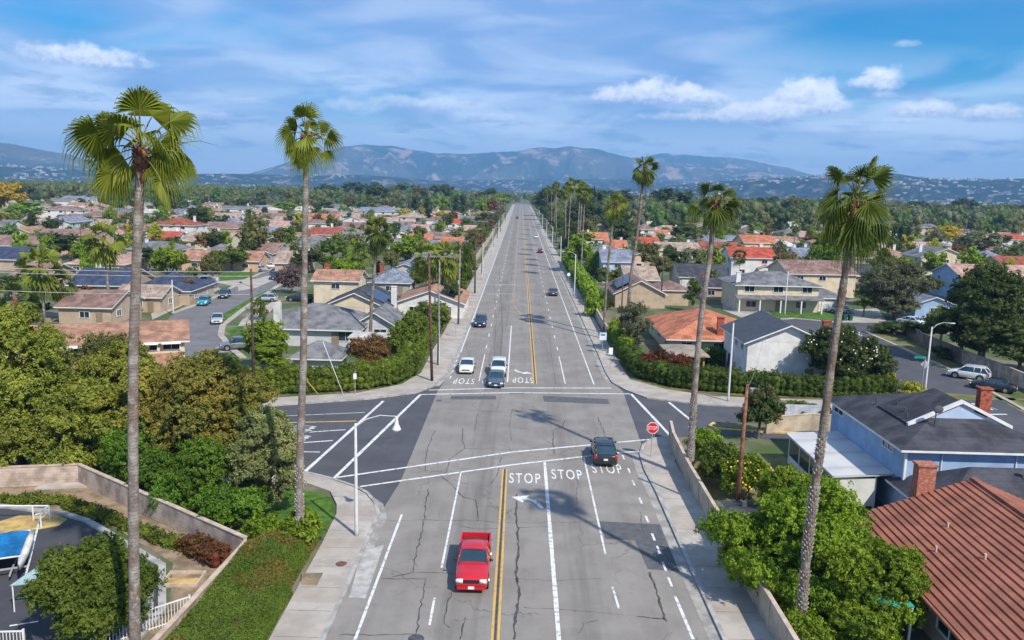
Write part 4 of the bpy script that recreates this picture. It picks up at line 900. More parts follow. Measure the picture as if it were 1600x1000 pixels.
bigtree('ficus_tree',0,0,0,blob(4.0,3.6,1.0,9.5,16,17,(1.2,1.8)),9000,0.26,LEAF['dark green'],'dark tree at the very right edge behind the brown street fence',17,0.3,pos=(69.5,99),bark=M_greybark)
bigtree('pepper_tree',0,0,0,blob(7.2,4.8,0.8,10.4,40,18,(0.8,1.5)),22000,0.2,LEAF['grey green'],'wide drooping grey-green tree on the right street bend',18,0.3,pos=(69.5,146),droop=0.7,core=0.6)
bigtree('elm_tree',0,0,0,blob(4.4,3.6,0.8,12.8,36,19,(0.8,1.4)),18000,0.22,LEAF['bright green'],'tall bright green tree right of the red-roofed balcony house',19,0.3,pos=(82,214))
bigtree('orange_tree',0,0,0,blob(2.9,2.6,0.4,6.0,14,50,(0.8,1.3),0.5),9000,0.2,L_lime,'bushy green tree left of the ivy hedge, beside the tall wooden pole',50,0.15,pos=(-29.5,92.0))
bigtree('golden_shrub',0,0,0,blob(2.4,2.0,0.2,4.4,12,51,(0.7,1.2)),8000,0.16,LEAF['rusty brown'],'rusty brown shrub rising above the ivy hedge by the palm trunk',51,trunk=False,cat='shrub',pos=(-17.6,93.2))
bigtree('golden_shrub',0,0,0,blob(2.8,3.4,0.2,4.6,13,52,(0.8,1.3)),9000,0.17,L_hedge,'large green bush at the far left corner, right of the rusty shrub',52,trunk=False,cat='shrub',pos=(-13.9,99.5))
bigtree('golden_shrub',0,0,0,blob(2.3,2.6,0.2,5.4,10,53,(0.8,1.3)),6500,0.17,L_hedge,'tall green bush behind the corner bush, left of the far pavement',53,trunk=False,cat='shrub',pos=(-14.4,106.5))
bigtree('weeping_shrub',0,0,0,blob(2.6,2.0,0.4,7.2,11,54,(0.8,1.2)),7000,0.16,LEAF['grey green'],'tall grey-green bush behind the two leaning palms on the right pavement',54,0.15,pos=(15.6,106.5),droop=0.5)
bigtree('red_shrub',0,0,0,blob(3.8,1.9,0.3,2.8,13,55,(0.7,1.1)),8000,0.15,L_red,'dark red shrub above the hedge at the far right corner',55,trunk=False,cat='shrub',pos=(18.2,94.2))
bigtree('purple_tree',0,0,0,blob(3.6,3.0,0.8,5.2,13,56,(0.8,1.3),0.5),5500,0.2,leafmat('bare purple twigs',(0.13, 0.084, 0.088),(0.27, 0.188, 0.176)),'leafless purplish tree beside the left side street',56,0.16,pos=(-46.0,160),core=0.4)
# hedges and ground cover: clipped or trailing rows, one object each
def hedge(name,pts,w,h,n,leaf,m,label,seed,jit=0.25,cat='hedge',z0=0.0,hts=None):
    """leafy skin over a real solid row"""
    q=np.random.default_rng(seed); P=[Vector((p[0],p[1],0)) for p in pts]; seg=[(P[i+1]-P[i]).length for i in range(len(P)-1)]; T=sum(seg)
    cl=[]; k=max(2,int(T/ (w*0.3)))
    for i in range(k):
        s=T*(i+0.5)/k; j=0
        while s>seg[j] and j<len(seg)-1: s-=seg[j]; j+=1
        p=P[j].lerp(P[j+1],s/seg[j]); hh=h*(1+q.uniform(-jit,jit)*0.5) if hts is None else np.interp((i+.5)/k,np.linspace(0,1,len(hts)),hts)
        d=(P[j+1]-P[j]).normalized()
        for sd in (-1,1):
            off=sd*w*0.22*(1+q.uniform(-jit,jit)); rr=w*0.30*(1+q.uniform(-jit,jit)*0.5)
            zz=rr*0.7
            while zz<hh-rr*0.55:
                cl.append((p.x-d.y*off,p.y+d.x*off,z0+zz,rr,1.0)); zz+=rr*1.05
            cl.append((p.x-d.y*off,p.y+d.x*off,z0+max(hh-rr*0.9,rr*0.3),rr,0.9))
    o=bpy.data.objects.new(name,leafmesh(name,cl,n,leaf,m,seed,core=0.72,ragged=0.13,tuft=16)); C.objects.link(o); return tag(o,label,cat)
hedge('ivy_hedge',[(-29.5,80.6),(-24,82.2),(-17.5,84.2),(-14.2,87.0),(-12.8,91.5),(-12.7,97)],2.3,2.7,70000,0.09,L_hedge,'long curved ivy hedge around the far left street corner',60)
hedge('ivy_hedge',[(-12.9,99),(-12.9,112),(-12.7,121)],1.6,1.8,9000,0.17,L_hedge,'straight ivy hedge along the left pavement beyond the corner',61)
hedge('ivy_hedge',[(-12.9,124),(-12.8,150),(-12.9,186)],2.0,2.6,8000,0.25,L_hedge,'tall yellow-green hedge along the left pavement beside the pole row',62)
hedge('corner_hedge',[(14.6,101),(15.0,93.6),(18.0,89.6),(22.5,87.6),(30,86.6),(42,86.4)],2.5,2.35,70000,0.095,L_hedge2,'dark green hedge curving around the far right street corner',63)
hedge('pavement_hedge',[(14.6,103),(14.5,112),(14.5,118)],1.5,2.6,6500,0.17,L_lime,'yellow-green hedge beside the right pavement past the corner hedge',64)
hedge('pavement_hedge',[(14.6,150),(14.6,176),(14.4,212),(14.3,245)],2.4,3.2,12000,0.26,L_lime,'long yellow-green hedge shading the right pavement further up',65)
hedge('garden_hedge',[(23,101),(33,101.5)],1.3,2.2,4000,0.18,L_hedge2,'clipped dark hedge behind the gazebo below the orange roof',66)
hedge('wall_hedge',[(-35.5,92.5),(-31.5,86.5)],1.2,1.7,2200,0.18,L_hedge,'low clipped hedge in the yard left of the tall wooden pole',67)
hedge('photinia_hedge',[(-19.4,45.0),(-16.7,42.9)],1.3,1.0,3500,0.11,L_red,'red-leaved shrub row inside the bend of the block wall',68)
hedge('verge_planting',[(-35,51.2),(-31,51.4),(-27.0,49.1),(-22.5,46.5),(-18.8,44.4)],1.0,0.45,8000,0.11,L_hedge,'green planting strip at the foot of the block wall by the car park',69)
# sloping bank of ground cover beside the near left pavement
def bank(name,m,label,seed=77,n=70000,leaf=0.06):
    r=np.random.default_rng(seed); ys=np.linspace(20,46.3,54); us=np.linspace(0,1,12); V=[];F=[]
    def zz(u): return 0.12+1.05*min(1,u/0.22)**0.7+0.35*u      # steep leafy edge at the pavement, then a gentle top
    for y in ys:
        xl=-11.75-(0.25 if y>40 else 0); xr=-15.35-(y<36)*(36-y)*0.06+max(0,(y-43.0))*0.75
        for u in us: V.append((xl+(xr-xl)*u,y+r.uniform(-.1,.1),zz(u)*(1-0.4*max(0,(y-44.5)/2))+r.uniform(-.05,.05)))
    nu=len(us)
    for a in range(len(ys)-1):
        for b in range(nu-1): F.append((a*nu+b,(a+1)*nu+b,(a+1)*nu+b+1,a*nu+b+1))
    A=np.array(V); fi=r.integers(0,len(F),n); q4=A[np.array(F)[fi]]; s_,t_=r.random(n)[:,None],r.random(n)[:,None]
    p=(q4[:,0]*(1-s_)+q4[:,1]*s_)*(1-t_)+(q4[:,3]*(1-s_)+q4[:,2]*s_)*t_; p[:,2]+=r.uniform(0,0.09,n)
    nr=r.normal(0,0.6,(n,3)); nr[:,2]+=1.1; nr/=np.linalg.norm(nr,axis=1)[:,None]; t=np.cross(nr,unit(n,r)); t/=np.linalg.norm(t,axis=1)[:,None]; b=np.cross(nr,t); sz=leaf*r.uniform(.6,1.4,n)[:,None]
    Q=np.stack([p-t*sz,p-b*sz*.6,p+t*sz,p+b*sz*.6],1).reshape(-1,3)
    mb=MB(); mb.v=[tuple(v) for v in np.concatenate([A,Q])]; o=len(A); mb.f=F+[(o+4*i,o+4*i+1,o+4*i+2,o+4*i+3) for i in range(n)]; mb.mi=[0]*len(mb.f)
    return tag(mb.build(name,m),label,'ground cover',kind='stuff')
bank('ground_cover',L_cover,'bank of green and orange ground cover between the block wall and the pavement')
# ================================================================ PALMS
L_palm=leafmat('palm frond sunny',(0.08,0.12,0.010),(0.27,0.30,0.03),rand=0.05,tr=0.3)
L_palmd=leafmat('palm frond deep',(0.045,0.08,0.012),(0.16,0.20,0.03),rand=0.05,tr=0.25)
M_boot=mat('palm boots rust',(0.20,0.085,0.045),var=0.35,scale=5,bump=0.8,bscale=14)
M_petiole=mat('palm petiole',(0.20,0.19,0.04),var=0.15,scale=2)
def palmtrunkmat(name,c1,c2,ring):
    m=mat(name,c1,rough=0.95,var=0.1,scale=1.5,col2=c2,thr=(0.4,0.6),bump=0.9,bscale=16); n=NG(m.node_tree); b=m.node_tree.nodes['Principled BSDF']; src=b.inputs['Base Color'].links[0].from_socket
    t=n.new('ShaderNodeTexCoord'); s=n.new('ShaderNodeSeparateXYZ'); n.link(t.outputs['Object'],s.inputs[0])
    f=n.m('FRACT',n.m('ADD',n.m('DIVIDE',s.outputs[2],ring),n.m('MULTIPLY',n.noise(t.outputs['Object'],1.5,3),2.0)))
    out=n.mix(n.m('MULTIPLY',n.smooth(f,0.6,0.95),0.5),src,tuple(c*0.45 for c in c1)+(1,))
    out=n.mix(n.smooth(n.noise(t.outputs['Object'],0.7,5),0.48,0.6,0,0.6),out,(c1[0]*0.8,c1[1]*0.55,c1[2]*0.42,1))
    out=n.mix(n.smooth(n.noise(t.outputs['Object'],3.5,4,0.7),0.5,0.7,0,0.55),out,tuple(c*1.5 for c in c2)+(1,))
    out=n.mix(n.smooth(n.noise(t.outputs['Object'],6.0,3,0.7),0.52,0.68,0,0.6),out,tuple(c*0.4 for c in c1)+(1,))
    n.link(out,b.inputs['Base Color']); return m
M_palmtrunk=palmtrunkmat('palm trunk grey',(0.20,0.16,0.135),(0.36,0.32,0.285),0.15)
M_palmtrunk2=palmtrunkmat('palm trunk rough',(0.16,0.125,0.10),(0.30,0.255,0.21),0.22)
def frond(mb,pm,o,az,el,pet,Rb,droop,N=26,wind=(0,0,0),q=None,fold=0.0,spread=112,fuse=0.6):
    d0=Vector((math.cos(az)*math.cos(el),math.sin(az)*math.cos(el),math.sin(el)))
    P=[];p=Vector(o); d=d0.copy()
    for k in range(5):
        P.append(p.copy()); p=p+d*pet/4; d=(d+Vector((0,0,-droop*0.22))+Vector(wind)*0.05).normalized()
    pm.tube(P,[0.05,0.04,0.032,0.027,0.02],4)
    h=P[-1]; side=Vector((-math.sin(az),math.cos(az),0)); nrm=d.cross(side).normalized(); 
    if nrm.z<0: nrm=-nrm
    if abs(fold)>0:      # blade turned about its own axis
        side=(side*math.cos(fold)+nrm*math.sin(fold)).normalized(); nrm=d.cross(side).normalized()
    G_=Vector((0,0,-1)); W_=Vector(wind)
    m=[]
    for i in range(N+1):
        a=R(-spread+2*spread*i/N); r=Rb*(fuse+0.05*math.cos(a))*(1+q.uniform(-.04,.04)); dr=d*math.cos(a)+side*math.sin(a)
        m.append(h+dr*r*1.0+nrm*((0.05 if i%2 else -0.05)*Rb - 0.10*Rb*abs(math.sin(a)))+G_*droop*0.10*r)
    for i in range(N):
        a=R(-spread+2*spread*(i+.5)/N); L=Rb*(0.72+0.28*math.cos(a*0.75))*q.uniform(0.92,1.08); dr=d*math.cos(a)+side*math.sin(a)
        t1=h+dr*L*0.86+G_*(droop*0.26+0.02)*L+W_*0.10*L; t2=h+dr*L*1.02+G_*(droop*0.75+q.uniform(0.0,0.22))*L+W_*0.3*L
        w=side*math.cos(a)-d*math.sin(a); w=w*0.018*Rb
        mb.add([h,m[i],m[i+1],t1-w,t1+w,t2],[(0,1,2),(1,3,4,2),(3,5,4)])
def palmcrown(nf,pet,Rb,seed,N=26,wind=(0.25,0,0),lo=-55,hi=82,droopk=1.0,spread=105,fr=(0.42,0.62)):
    q=np.random.default_rng(seed); mb=MB(); pm=MB()
    for k in range(nf):
        t=(k+0.5)/nf; el=R(hi+(lo-hi)*t**0.85+q.uniform(-7,7)); az=k*2.39996+q.uniform(-.3,.3)
        dr=(0.25+0.85*t)*droopk*q.uniform(0.8,1.2)
        frond(mb,pm,(q.uniform(-.08,.08),q.uniform(-.08,.08),0.1-0.55*t),az,el,pet*q.uniform(0.85,1.15)*(1.0 if t>0.15 else 0.75),Rb*q.uniform(0.85,1.1),dr,N,wind,q,fold=q.uniform(-0.9,0.9),spread=spread,fuse=q.uniform(*fr))
    for k in range(3):     # unopened spears
        a=q.uniform(0,6.28); pm.tube([(0,0,0.2),(math.cos(a)*.25,math.sin(a)*.25,pet*0.9),(math.cos(a)*.6,math.sin(a)*.6,pet+Rb*0.8)],[0.04,0.03,0.008],4)
    return mb,pm
def setcrown(L,pet,Rb,seed,N=30,spread=98,extra=0,wisps=True,fz=(0.46,0.62)):
    """fronds given one by one: (direction round the trunk, rise, turn of the blade, length)"""
    q=np.random.default_rng(seed); mb=MB(); pm=MB()
    for az,el,fo,k in L:
        frond(mb,pm,(q.uniform(-.08,.08),q.uniform(-.08,.08),0.05+0.004*el),R(az+q.uniform(-12,12)),R(el+q.uniform(-8,8)),pet*k*q.uniform(0.55,1.25),Rb*q.uniform(0.75,1.08),0.6+0.008*(60-el),N,(0.15,0,0),q,fold=R(fo*q.uniform(0.5,1.15)),spread=spread+q.uniform(-14,6),fuse=q.uniform(*fz))
    for k in range(3): a=q.uniform(0,6.28); pm.tube([(0,0,0.2),(math.cos(a)*.2,math.sin(a)*.2,pet*0.8),(math.cos(a)*.5,math.sin(a)*.5,pet+Rb*0.5)],[0.04,0.03,0.008],4)
    if wisps:      # stripped, windblown midribs on the lee side
        for k in range(7):
            e=R(q.uniform(-5,35)); a=R(q.uniform(-35,35)); L_=pet+Rb*q.uniform(0.7,1.25); d=Vector((math.cos(a)*math.cos(e),math.sin(a)*math.cos(e),math.sin(e)))
            pm.tube([d*0.3,d*L_*0.5+Vector((0,0,0.12)),d*L_*0.8+Vector((0,0,0.05)),d*L_+Vector((0.1,0,-0.25))],[0.025,0.018,0.012,0.006],4)
    return mb,pm
def trace(pts,Y):
    out=[]
    for px,py in pts:
        d=CM@np.array([px-800,500-py,-FPX]); t=Y/d[1]; out.append(Vector((d[0]*t,Y,CAMH+d[2]*t)))
    return out
def dense(P,step=0.35):
    Q=[]
    for i in range(len(P)-1):
        k=max(1,int((P[i+1]-P[i]).length/step))
        for j in range(k):
            t=j/k; p0=P[max(i-1,0)];p1=P[i];p2=P[i+1];p3=P[min(i+2,len(P)-1)]
            Q.append(0.5*((2*p1)+(p2-p0)*t+(2*p0-5*p1+4*p2-p3)*t*t+(3*p1-p0-3*p2+p3)*t**3))
    Q.append(P[-1]); return Q
PGROUP='tall fan palms beside the road'
def palm(name,pts,Y,r0,r1,crown,label,seed,m=M_palmtrunk,lm=L_palm,skirt=True,z0=0.0,rough=0.05,boots=1.0,cat='palm tree',scars=None):
    P=trace(pts,Y); P[0].z=-0.1; base=Vector((P[0].x,Y,0)); P=[p-base for p in P]; Q=dense(P)
    q=np.random.default_rng(seed); H=Q[-1].z
    rad=[(r0+(r1-r0)*min(1,max(0,p.z)/H))*(1+0.25*math.exp(-max(p.z,0)/0.6))*(1+q.uniform(-rough,rough)) for p in Q]
    rt=empty(name,base,0,label,cat,PGROUP)
    MB().tube(Q,rad,14).build('trunk',m,rt,True)
    if scars:      # old leaf bases still clinging to the bark in a criss-cross
        s=MB(); z=scars[0]; k=0
        while z<scars[1]:
            a=k*2.4; i=min(range(len(Q)),key=lambda i:abs(Q[i].z-z)); rr=rad[i]
            p=Vector((Q[i].x+math.cos(a)*rr*0.93,Q[i].y+math.sin(a)*rr*0.93,z)); s.tube([p,p+Vector((math.cos(a)*0.07,math.sin(a)*0.07,q.uniform(0.06,0.13)))],[0.05,0.022],4)
            z+=q.uniform(0.012,0.03) if q.random()<0.97 else 0.3; k+=1
        s.build('old_leaf_bases',mat('pale old leaf bases',(0.40,0.36,0.31),var=0.3,scale=9),rt)['kind']='stuff'
    mb,pm=crown; c=Q[-1]
    mb.build('crown',lm,rt,loc=c); pm.build('petioles',M_petiole,rt,loc=c)
    if skirt:
        s=MB(); 
        for k in range(46):
            a=k*2.4; z=q.uniform(-1.1,0.15)*boots; rr=r1*(1.0+0.5*(1+z))
            p=Vector((math.cos(a)*rr*0.8,math.sin(a)*rr*0.8,z)); e=p+Vector((math.cos(a)*0.16,math.sin(a)*0.16,q.uniform(0.15,0.4)))
            s.tube([p,e],[0.07,0.03],4)
        s.ball((0,0,-0.25),r1*1.5,10,7,(1,1,2.4)); s.build('leaf_bases',M_boot,rt,loc=c)
    return rt
palm('fan_palm',[(212,1085),(209,850),(208,600),(212,450),(217,320),(221,240)],31.0,0.235,0.17,setcrown([(-65,80,20,.8),(-130,62,40,.95),(178,48,70,1.0),(168,20,75,1.05),(-172,12,-65,1.15),(-158,-22,60,1.05),(-20,28,-60,.9),(-12,2,65,1.0),(-30,-22,-50,1.15),(60,60,30,.9),(120,38,-40,1.0),(35,15,50,.9),(95,5,20,1.0),(-85,45,-20,.7),(10,52,70,.9),(140,-5,-60,.9),(-165,35,60,1.3),(-10,30,65,1.3)],1.3,1.25,6),'tall fan palm nearest the camera at left, in front of the car park',1)
palm('fan_palm',[(469,865),(468,740),(474,560),(476,400),(478,270),(479,218)],44.9,0.25,0.15,setcrown([(-80,82,15,.8),(-100,70,-30,.9),(170,50,70,1.0),(-170,28,70,1.05),(175,2,-65,1.0),(-150,-20,60,.9),(20,45,60,1.0),(-10,22,-70,1.1),(5,-8,65,1.1),(-60,-35,-30,.8),(-30,-30,50,.9),(90,40,20,.9),(120,15,-40,.9),(50,65,30,.8),(-90,20,20,.5),(-120,-45,30,.6)],1.05,1.0,9,24,fz=(0.4,0.55)),'tall fan palm rising from the shrubs by the corner lawn',2,rough=0.08,scars=(1.0,5.5))
palm('fan_palm',[(1077,752),(1083,640),(1095,500),(1109,400),(1118,318)],59.3,0.27,0.17,setcrown([(-90,72,10,.8),(-30,60,50,1.0),(20,45,60,1.1),(5,22,-60,1.2),(150,55,50,1.0),(178,30,70,1.1),(-175,5,-60,1.1),(-160,-25,50,1.0),(-120,-35,20,.9),(-95,-10,10,.8),(-60,-35,-30,.9),(-30,-20,40,1.0),(-10,-5,-60,1.1),(-110,35,30,.8),(60,35,30,1.0),(100,10,10,1.0),(120,-25,-40,1.0),(70,-25,30,1.0)],1.1,1.15,12,22,fz=(0.34,0.5)),'leaning fan palm behind the garden wall near the stop sign',3,lm=L_palmd,scars=(0.6,6.5))
palm('fan_palm',[(1250,995),(1262,850),(1285,680),(1303,540),(1320,430),(1336,320)],37.3,0.235,0.155,setcrown([(a,e,f,k) for a,e,f,k in [(-90,75,10,.9),(-40,65,50,1.0),(20,62,60,1.1),(0,72,-30,1.0),(150,60,50,1.0),(178,30,70,1.2),(-175,10,-60,1.1),(165,-15,60,1.1),(-160,-38,50,1.0),(-130,-50,30,.9),(-100,-30,10,.9),(-75,15,20,.8),(-95,-55,0,.9),(-55,-20,-30,1.0),(-35,-45,40,1.0),(-15,-20,-60,1.1),(5,-42,50,1.0),(15,5,60,1.1),(-120,38,30,.8),(60,35,30,1.0),(100,10,10,1.0),(120,-25,-40,1.0),(60,-35,30,1.0),(90,55,0,1.0),(-145,15,40,1.0),(30,28,-60,1.0)]],1.15,1.2,16,26,fz=(0.34,0.5)),'leaning fan palm with windblown crown in front of the blue house',4,m=M_palmtrunk2,lm=L_palmd,boots=1.4,rough=0.12,scars=(1.5,10.5))
palm('fan_palm',[(978,540),(985,440),(995,370),(1003,300),(1008,262)],113.5,0.26,0.17,palmcrown(26,1.1,1.2,18,16,(0.3,0,0),-60,78,1.1),'slim tall palm leaning right above the grey-green bush',5,lm=L_palmd,m=M_palmtrunk2)
palm('fan_palm',[(943,522),(948,440),(955,370),(962,318)],122,0.22,0.15,palmcrown(22,1.1,1.2,21,14,(0.2,0,0),-60,78,1.2),'slim palm on the right pavement left of the tallest leaning one',6,m=M_palmtrunk2)
palm('fan_palm',[(578,545),(581,470),(586,410),(590,360)],107,0.24,0.19,palmcrown(34,1.2,1.35,24,16,(0.15,0,0),-75,80,1.1),'full-crowned fan palm rising behind the grey corner house',7,m=M_palmtrunk2,lm=L_palmd)
def dpalm(seed,pet,Rb,nf,H,r=0.2,lean=0.3):
    mb,pm=palmcrown(nf,pet,Rb,seed,10,(0.2,0,0),-62,80,1.2); q=np.random.default_rng(seed)
    P=dense([Vector((0,0,-.1)),Vector((lean*0.4,0.1,H*0.5)),Vector((lean,0.2,H))],1.5); t=MB().tube(P,[r*(1-0.3*p.z/H) for p in P],8)
    b=MB(); b.ball((0,0,-0.5),r*1.6,8,6,(1,1,3.0))
    return mb.mesh('crown',L_palmd),t.mesh('trunk',M_palmtrunk,True),Vector((lean,0.2,H)),b.mesh('leaf_bases',M_boot,True),H
DP=[dpalm(61,1.2,1.3,24,20,0.2,0.9),dpalm(62,1.2,1.4,26,18.5,0.2,-0.5),dpalm(63,1.5,1.5,24,9.0,0.22,0.2),dpalm(64,1.5,1.6,26,7.0,0.24,-0.2)]
def dp(x,y,H,k,label=None,look=None,leaf=None,group='palms of the suburb',s=None):
    d=DP[k]; r=empty('fan_palm',(x,y,0),random.uniform(0,6.28)); sc=H/d[4]; s=s or 1.0
    t=link('trunk',d[1],r); t.scale=(1,1,sc); c=Vector((d[2].x,d[2].y,H))
    a=link('crown',d[0],r,c,0,leaf or L_palmd); a.scale=(s,s,s); 
    if math.hypot(x,y)<420: link('leaf_bases',d[3],r,c)
    if label: tag(r,label,'palm tree',group)
    else: auto(r,look,'palm tree',group)
for i,y in enumerate((196,216,232,252,275,300,335,372,420,470)):
    dp(15.3+(i%3)*0.7,y,21.5+(i%4)*0.8,i%2,look='slim fan palm in the roadside row',leaf=L_palm if i%2 else L_palmd,group='palm row right of the main road')
for (bx,by,cx_,cy_,k,lb,s) in ((172,492,170,372,2,'palm with pale trunk behind the long rust-roofed building',1.35),(70,505,66,415,3,'bushy palm at the left edge above the dark garage roof',1.35),(30,520,27,468,3,'lower bushy palm at the very left edge',1.25),
     (97,500,96,442,2,'thin short palm left of the brown gable with blue door',0.9),(692,483,684,402,3,'feathery palm left of the first wooden poles',1.3),(672,478,668,400,2,'palm with wide crown behind the crossarm pole',1.3),(714,470,720,400,2,'palm nearest the left pavement behind the poles',1.2),
     (561,436,563,395,3,'low palm between the fan palm and the orange-brown house',1.2),(1155,432,1168,398,2,'small palm beside the red-roofed balcony house',0.8),(1112,452,1112,436,3,'small palm in front of the dark grey roof',0.8),(1578,425,1576,398,3,'palm at the right edge by the red-brown roof',1.1),
     (1240,290+100,1240,352,2,'slim palm far behind the bright green tall tree',0.9)):
    x,y=g(bx,by); d=CM@np.array([cx_-800,500-cy_,-FPX]); H=max(3,CAMH+d[2]*y/d[1]); dp(x,y,H,k,lb,leaf=L_palm if s>1.25 else L_palmd,s=s)
# ================================================================ VEHICLES
M_tyre=mat('tyre rubber',(0.02,0.02,0.02),rough=0.9,var=0.1)
M_rim=mat('alloy rim',(0.45,0.45,0.47),rough=0.35,metal=0.7,var=0.05)
M_cargl=mat('car glass',(0.018,0.045,0.06),rough=0.04,var=0.1,spec=0.9,coat=0.5)
M_lamp=mat('headlamp glass',(0.80,0.80,0.76),rough=0.15,spec=0.8,var=0.03)
M_tail=mat('tail lamp red',(0.45,0.02,0.02),rough=0.2,spec=0.6,var=0.05)
M_black=mat('black plastic',(0.025,0.025,0.028),rough=0.5,var=0.1)
M_chrome=mat('chrome',(0.7,0.7,0.72),rough=0.2,metal=0.9,var=0.03)
M_plate=mat('number plate',(0.7,0.7,0.68),var=0.03)
def paint(name,c): return mat('car paint '+name,c,rough=0.28,var=0.03,scale=0.6,spec=0.5,coat=0.7,metal=0.1)
PAINT={k:paint(k,c) for k,c in (('red',(0.55,0.012,0.018)),('white',(0.74,0.74,0.73)),('black',(0.02,0.022,0.028)),('navy',(0.025,0.045,0.08)),('slate',(0.07,0.10,0.15)),('silver',(0.42,0.43,0.44)),
   ('turquoise',(0.03,0.30,0.42)),('grey',(0.16,0.17,0.19)),('dark grey',(0.06,0.065,0.075)),('maroon',(0.2,0.02,0.03)),('blue',(0.04,0.10,0.3)))}
SPEC={ # L,W,H, wheelbase, wheel r, belt z, hood z, deck z, windshield base y, roof front y, roof rear y, rear glass base y (from centre, +y is the front)
 'sedan':dict(L=4.75,W=1.82,H=1.45,wb=2.8,wr=0.33,belt=0.93,hood=0.90,deck=1.0,cf=1.05,rf=0.35,rr=-0.95,cr=-1.75),
 'suv':dict(L=4.65,W=1.88,H=1.70,wb=2.7,wr=0.37,belt=1.06,hood=1.04,deck=1.06,cf=1.10,rf=0.42,rr=-1.70,cr=-2.20),
 'hatch':dict(L=4.2,W=1.76,H=1.5,wb=2.6,wr=0.32,belt=0.95,hood=0.92,deck=0.98,cf=1.15,rf=0.4,rr=-1.35,cr=-1.95),
 'pickup':dict(L=5.15,W=1.85,H=1.70,wb=3.2,wr=0.37,belt=1.08,hood=1.05,deck=1.08,cf=0.95,rf=0.40,rr=-0.72,cr=-0.92)}
CARM={}
def carmeshes(t):
    if t in CARM: return CARM[t]
    s=SPEC[t]; L,W,H=s['L'],s['W'],s['H']; hl=L/2; w=W/2; out={}
    # body: rings of 14 points lofted from tail to nose
    def ring(y,zb,zt,hw,cr=0.03,tum=0.03):
        half=[(0,zb),(hw*0.86,zb),(hw*0.985,zb+0.10),(hw,(zb+zt)/2-0.04),(hw*(1-tum*0.6),zt-0.13),(hw*(1-tum)-0.05,zt-0.02),(hw*0.5,zt+cr*0.8),(0,zt+cr)]
        return [(x,y,z) for x,z in half]+[(-x,y,z) for x,z in half[-2:0:-1]]
    gb=0.24 if t!='sedan' else 0.19
    if t=='pickup':
        st=[(-hl,0.5,0.95,w*0.95),(-hl+0.05,0.42,1.05,w*0.985),(-hl+0.5,gb,1.06,w),(-0.93,gb,1.06,w),(-0.9,gb,s['deck'],w),(0.3,gb,s['belt'],w),(s['cf'],gb,s['belt'],w),(s['cf']+0.15,gb,s['hood']+0.01,w),(1.8,gb,s['hood']-0.03,w*0.99),(2.25,gb+.02,s['hood']-0.09,w*0.96),(hl-0.12,0.30,s['hood']-0.17,w*0.93),(hl-0.02,0.36,s['hood']-0.30,w*0.90),(hl,0.42,s['hood']-0.45,w*0.87)]
    else:
        st=[(-hl,0.5,s['deck']-0.32,w*0.84),(-hl+0.03,0.38,s['deck']-0.16,w*0.88),(-hl+0.14,0.30,s['deck']-0.04,w*0.93),(-hl+0.5,gb,s['deck'],w*0.98),(s['cr'],gb,s['deck']+.0,w),(-0.6,gb,s['belt'],w),(0.4,gb,s['belt'],w),(s['cf'],gb,s['belt']-0.01,w*0.995),(s['cf']+0.2,gb,s['hood'],w*0.99),
            (hl-0.75,gb,s['hood']-0.06,w*0.97),(hl-0.3,gb+.03,s['hood']-0.15,w*0.92),(hl-0.1,0.30,s['hood']-0.25,w*0.85),(hl-0.01,0.36,s['hood']-0.38,w*0.76),(hl,0.42,s['hood']-0.46,w*0.70)]
        st.sort(key=lambda a:a[0])
    b=MB(); n=14
    for a in st: b.v+=ring(*a)
    for i in range(len(st)-1):
        for j in range(n):
            b.f.append((i*n+j,i*n+(j+1)%n,(i+1)*n+(j+1)%n,(i+1)*n+j)); b.mi.append(0)
    b.f.append(tuple(range(n-1,-1,-1))); b.f.append(tuple((len(st)-1)*n+j for j in range(n))); b.mi+=[0,0]
    out['body']=b.mesh('body',PAINT['white'],True)
    # greenhouse glass
    wt=w*0.76; wb_=w*0.93; zb=s['belt']-0.03; zr=H-0.05
    gl=MB()
    gl.add([(-wb_,s['cf'],zb),(wb_,s['cf'],zb),(wb_,s['cr'],zb+.02),(-wb_,s['cr'],zb+.02),(-wt,s['rf'],zr),(wt,s['rf'],zr),(wt,s['rr'],zr),(-wt,s['rr'],zr)],[(0,1,5,4),(1,2,6,5),(2,3,7,6),(3,0,4,7),(4,5,6,7)])
    out['window']=gl.mesh('window',M_cargl)
    # roof skin and pillars
    rf=MB(); xs=(-1,-0.82,-0.4,0.4,0.82,1); zs=(-0.05,0.025,0.05,0.05,0.025,-0.05); ys=(s['rf']+0.06,s['rf']-0.05,(s['rf']+s['rr'])/2,s['rr']+0.05,s['rr']-0.06)
    yz=(-0.03,0.015,0.03,0.015,-0.03)
    vs=[(x*(wt+0.03),y,zr+z+dz_) for y,dz_ in zip(ys,yz) for x,z in zip(xs,zs)]
    rf.add(vs,[(i*6+j,i*6+j+1,(i+1)*6+j+1,(i+1)*6+j) for i in range(4) for j in range(5)])
    def pil(a,c,r0=0.035,r1=0.03): rf.tube([a,c],[r0,r1],5)
    for sx in (-1,1):
        pil((sx*wb_,s['cf']+0.02,zb),(sx*wt,s['rf']+.02,zr)); pil((sx*wb_,s['cr'],zb),(sx*wt,s['rr'],zr),0.07,0.05)
        yb=(s['cf']+s['cr'])/2-0.05; pil((sx*(wb_+.005),yb,zb),(sx*(wt+.005),yb,zr),0.035,0.035)
        if t=='suv': yb=-1.35; pil((sx*wb_,yb,zb),(sx*wt,yb,zr),0.05,0.05); rf.tube([(sx*wt*0.9,s['rf'],H+0.03),(sx*wt*0.9,s['rr'],H+0.03)],0.02,4)
    out['roof']=rf.mesh('roof',PAINT['white'],True)
    ty=MB(); ri=MB(); wr=s['wr']
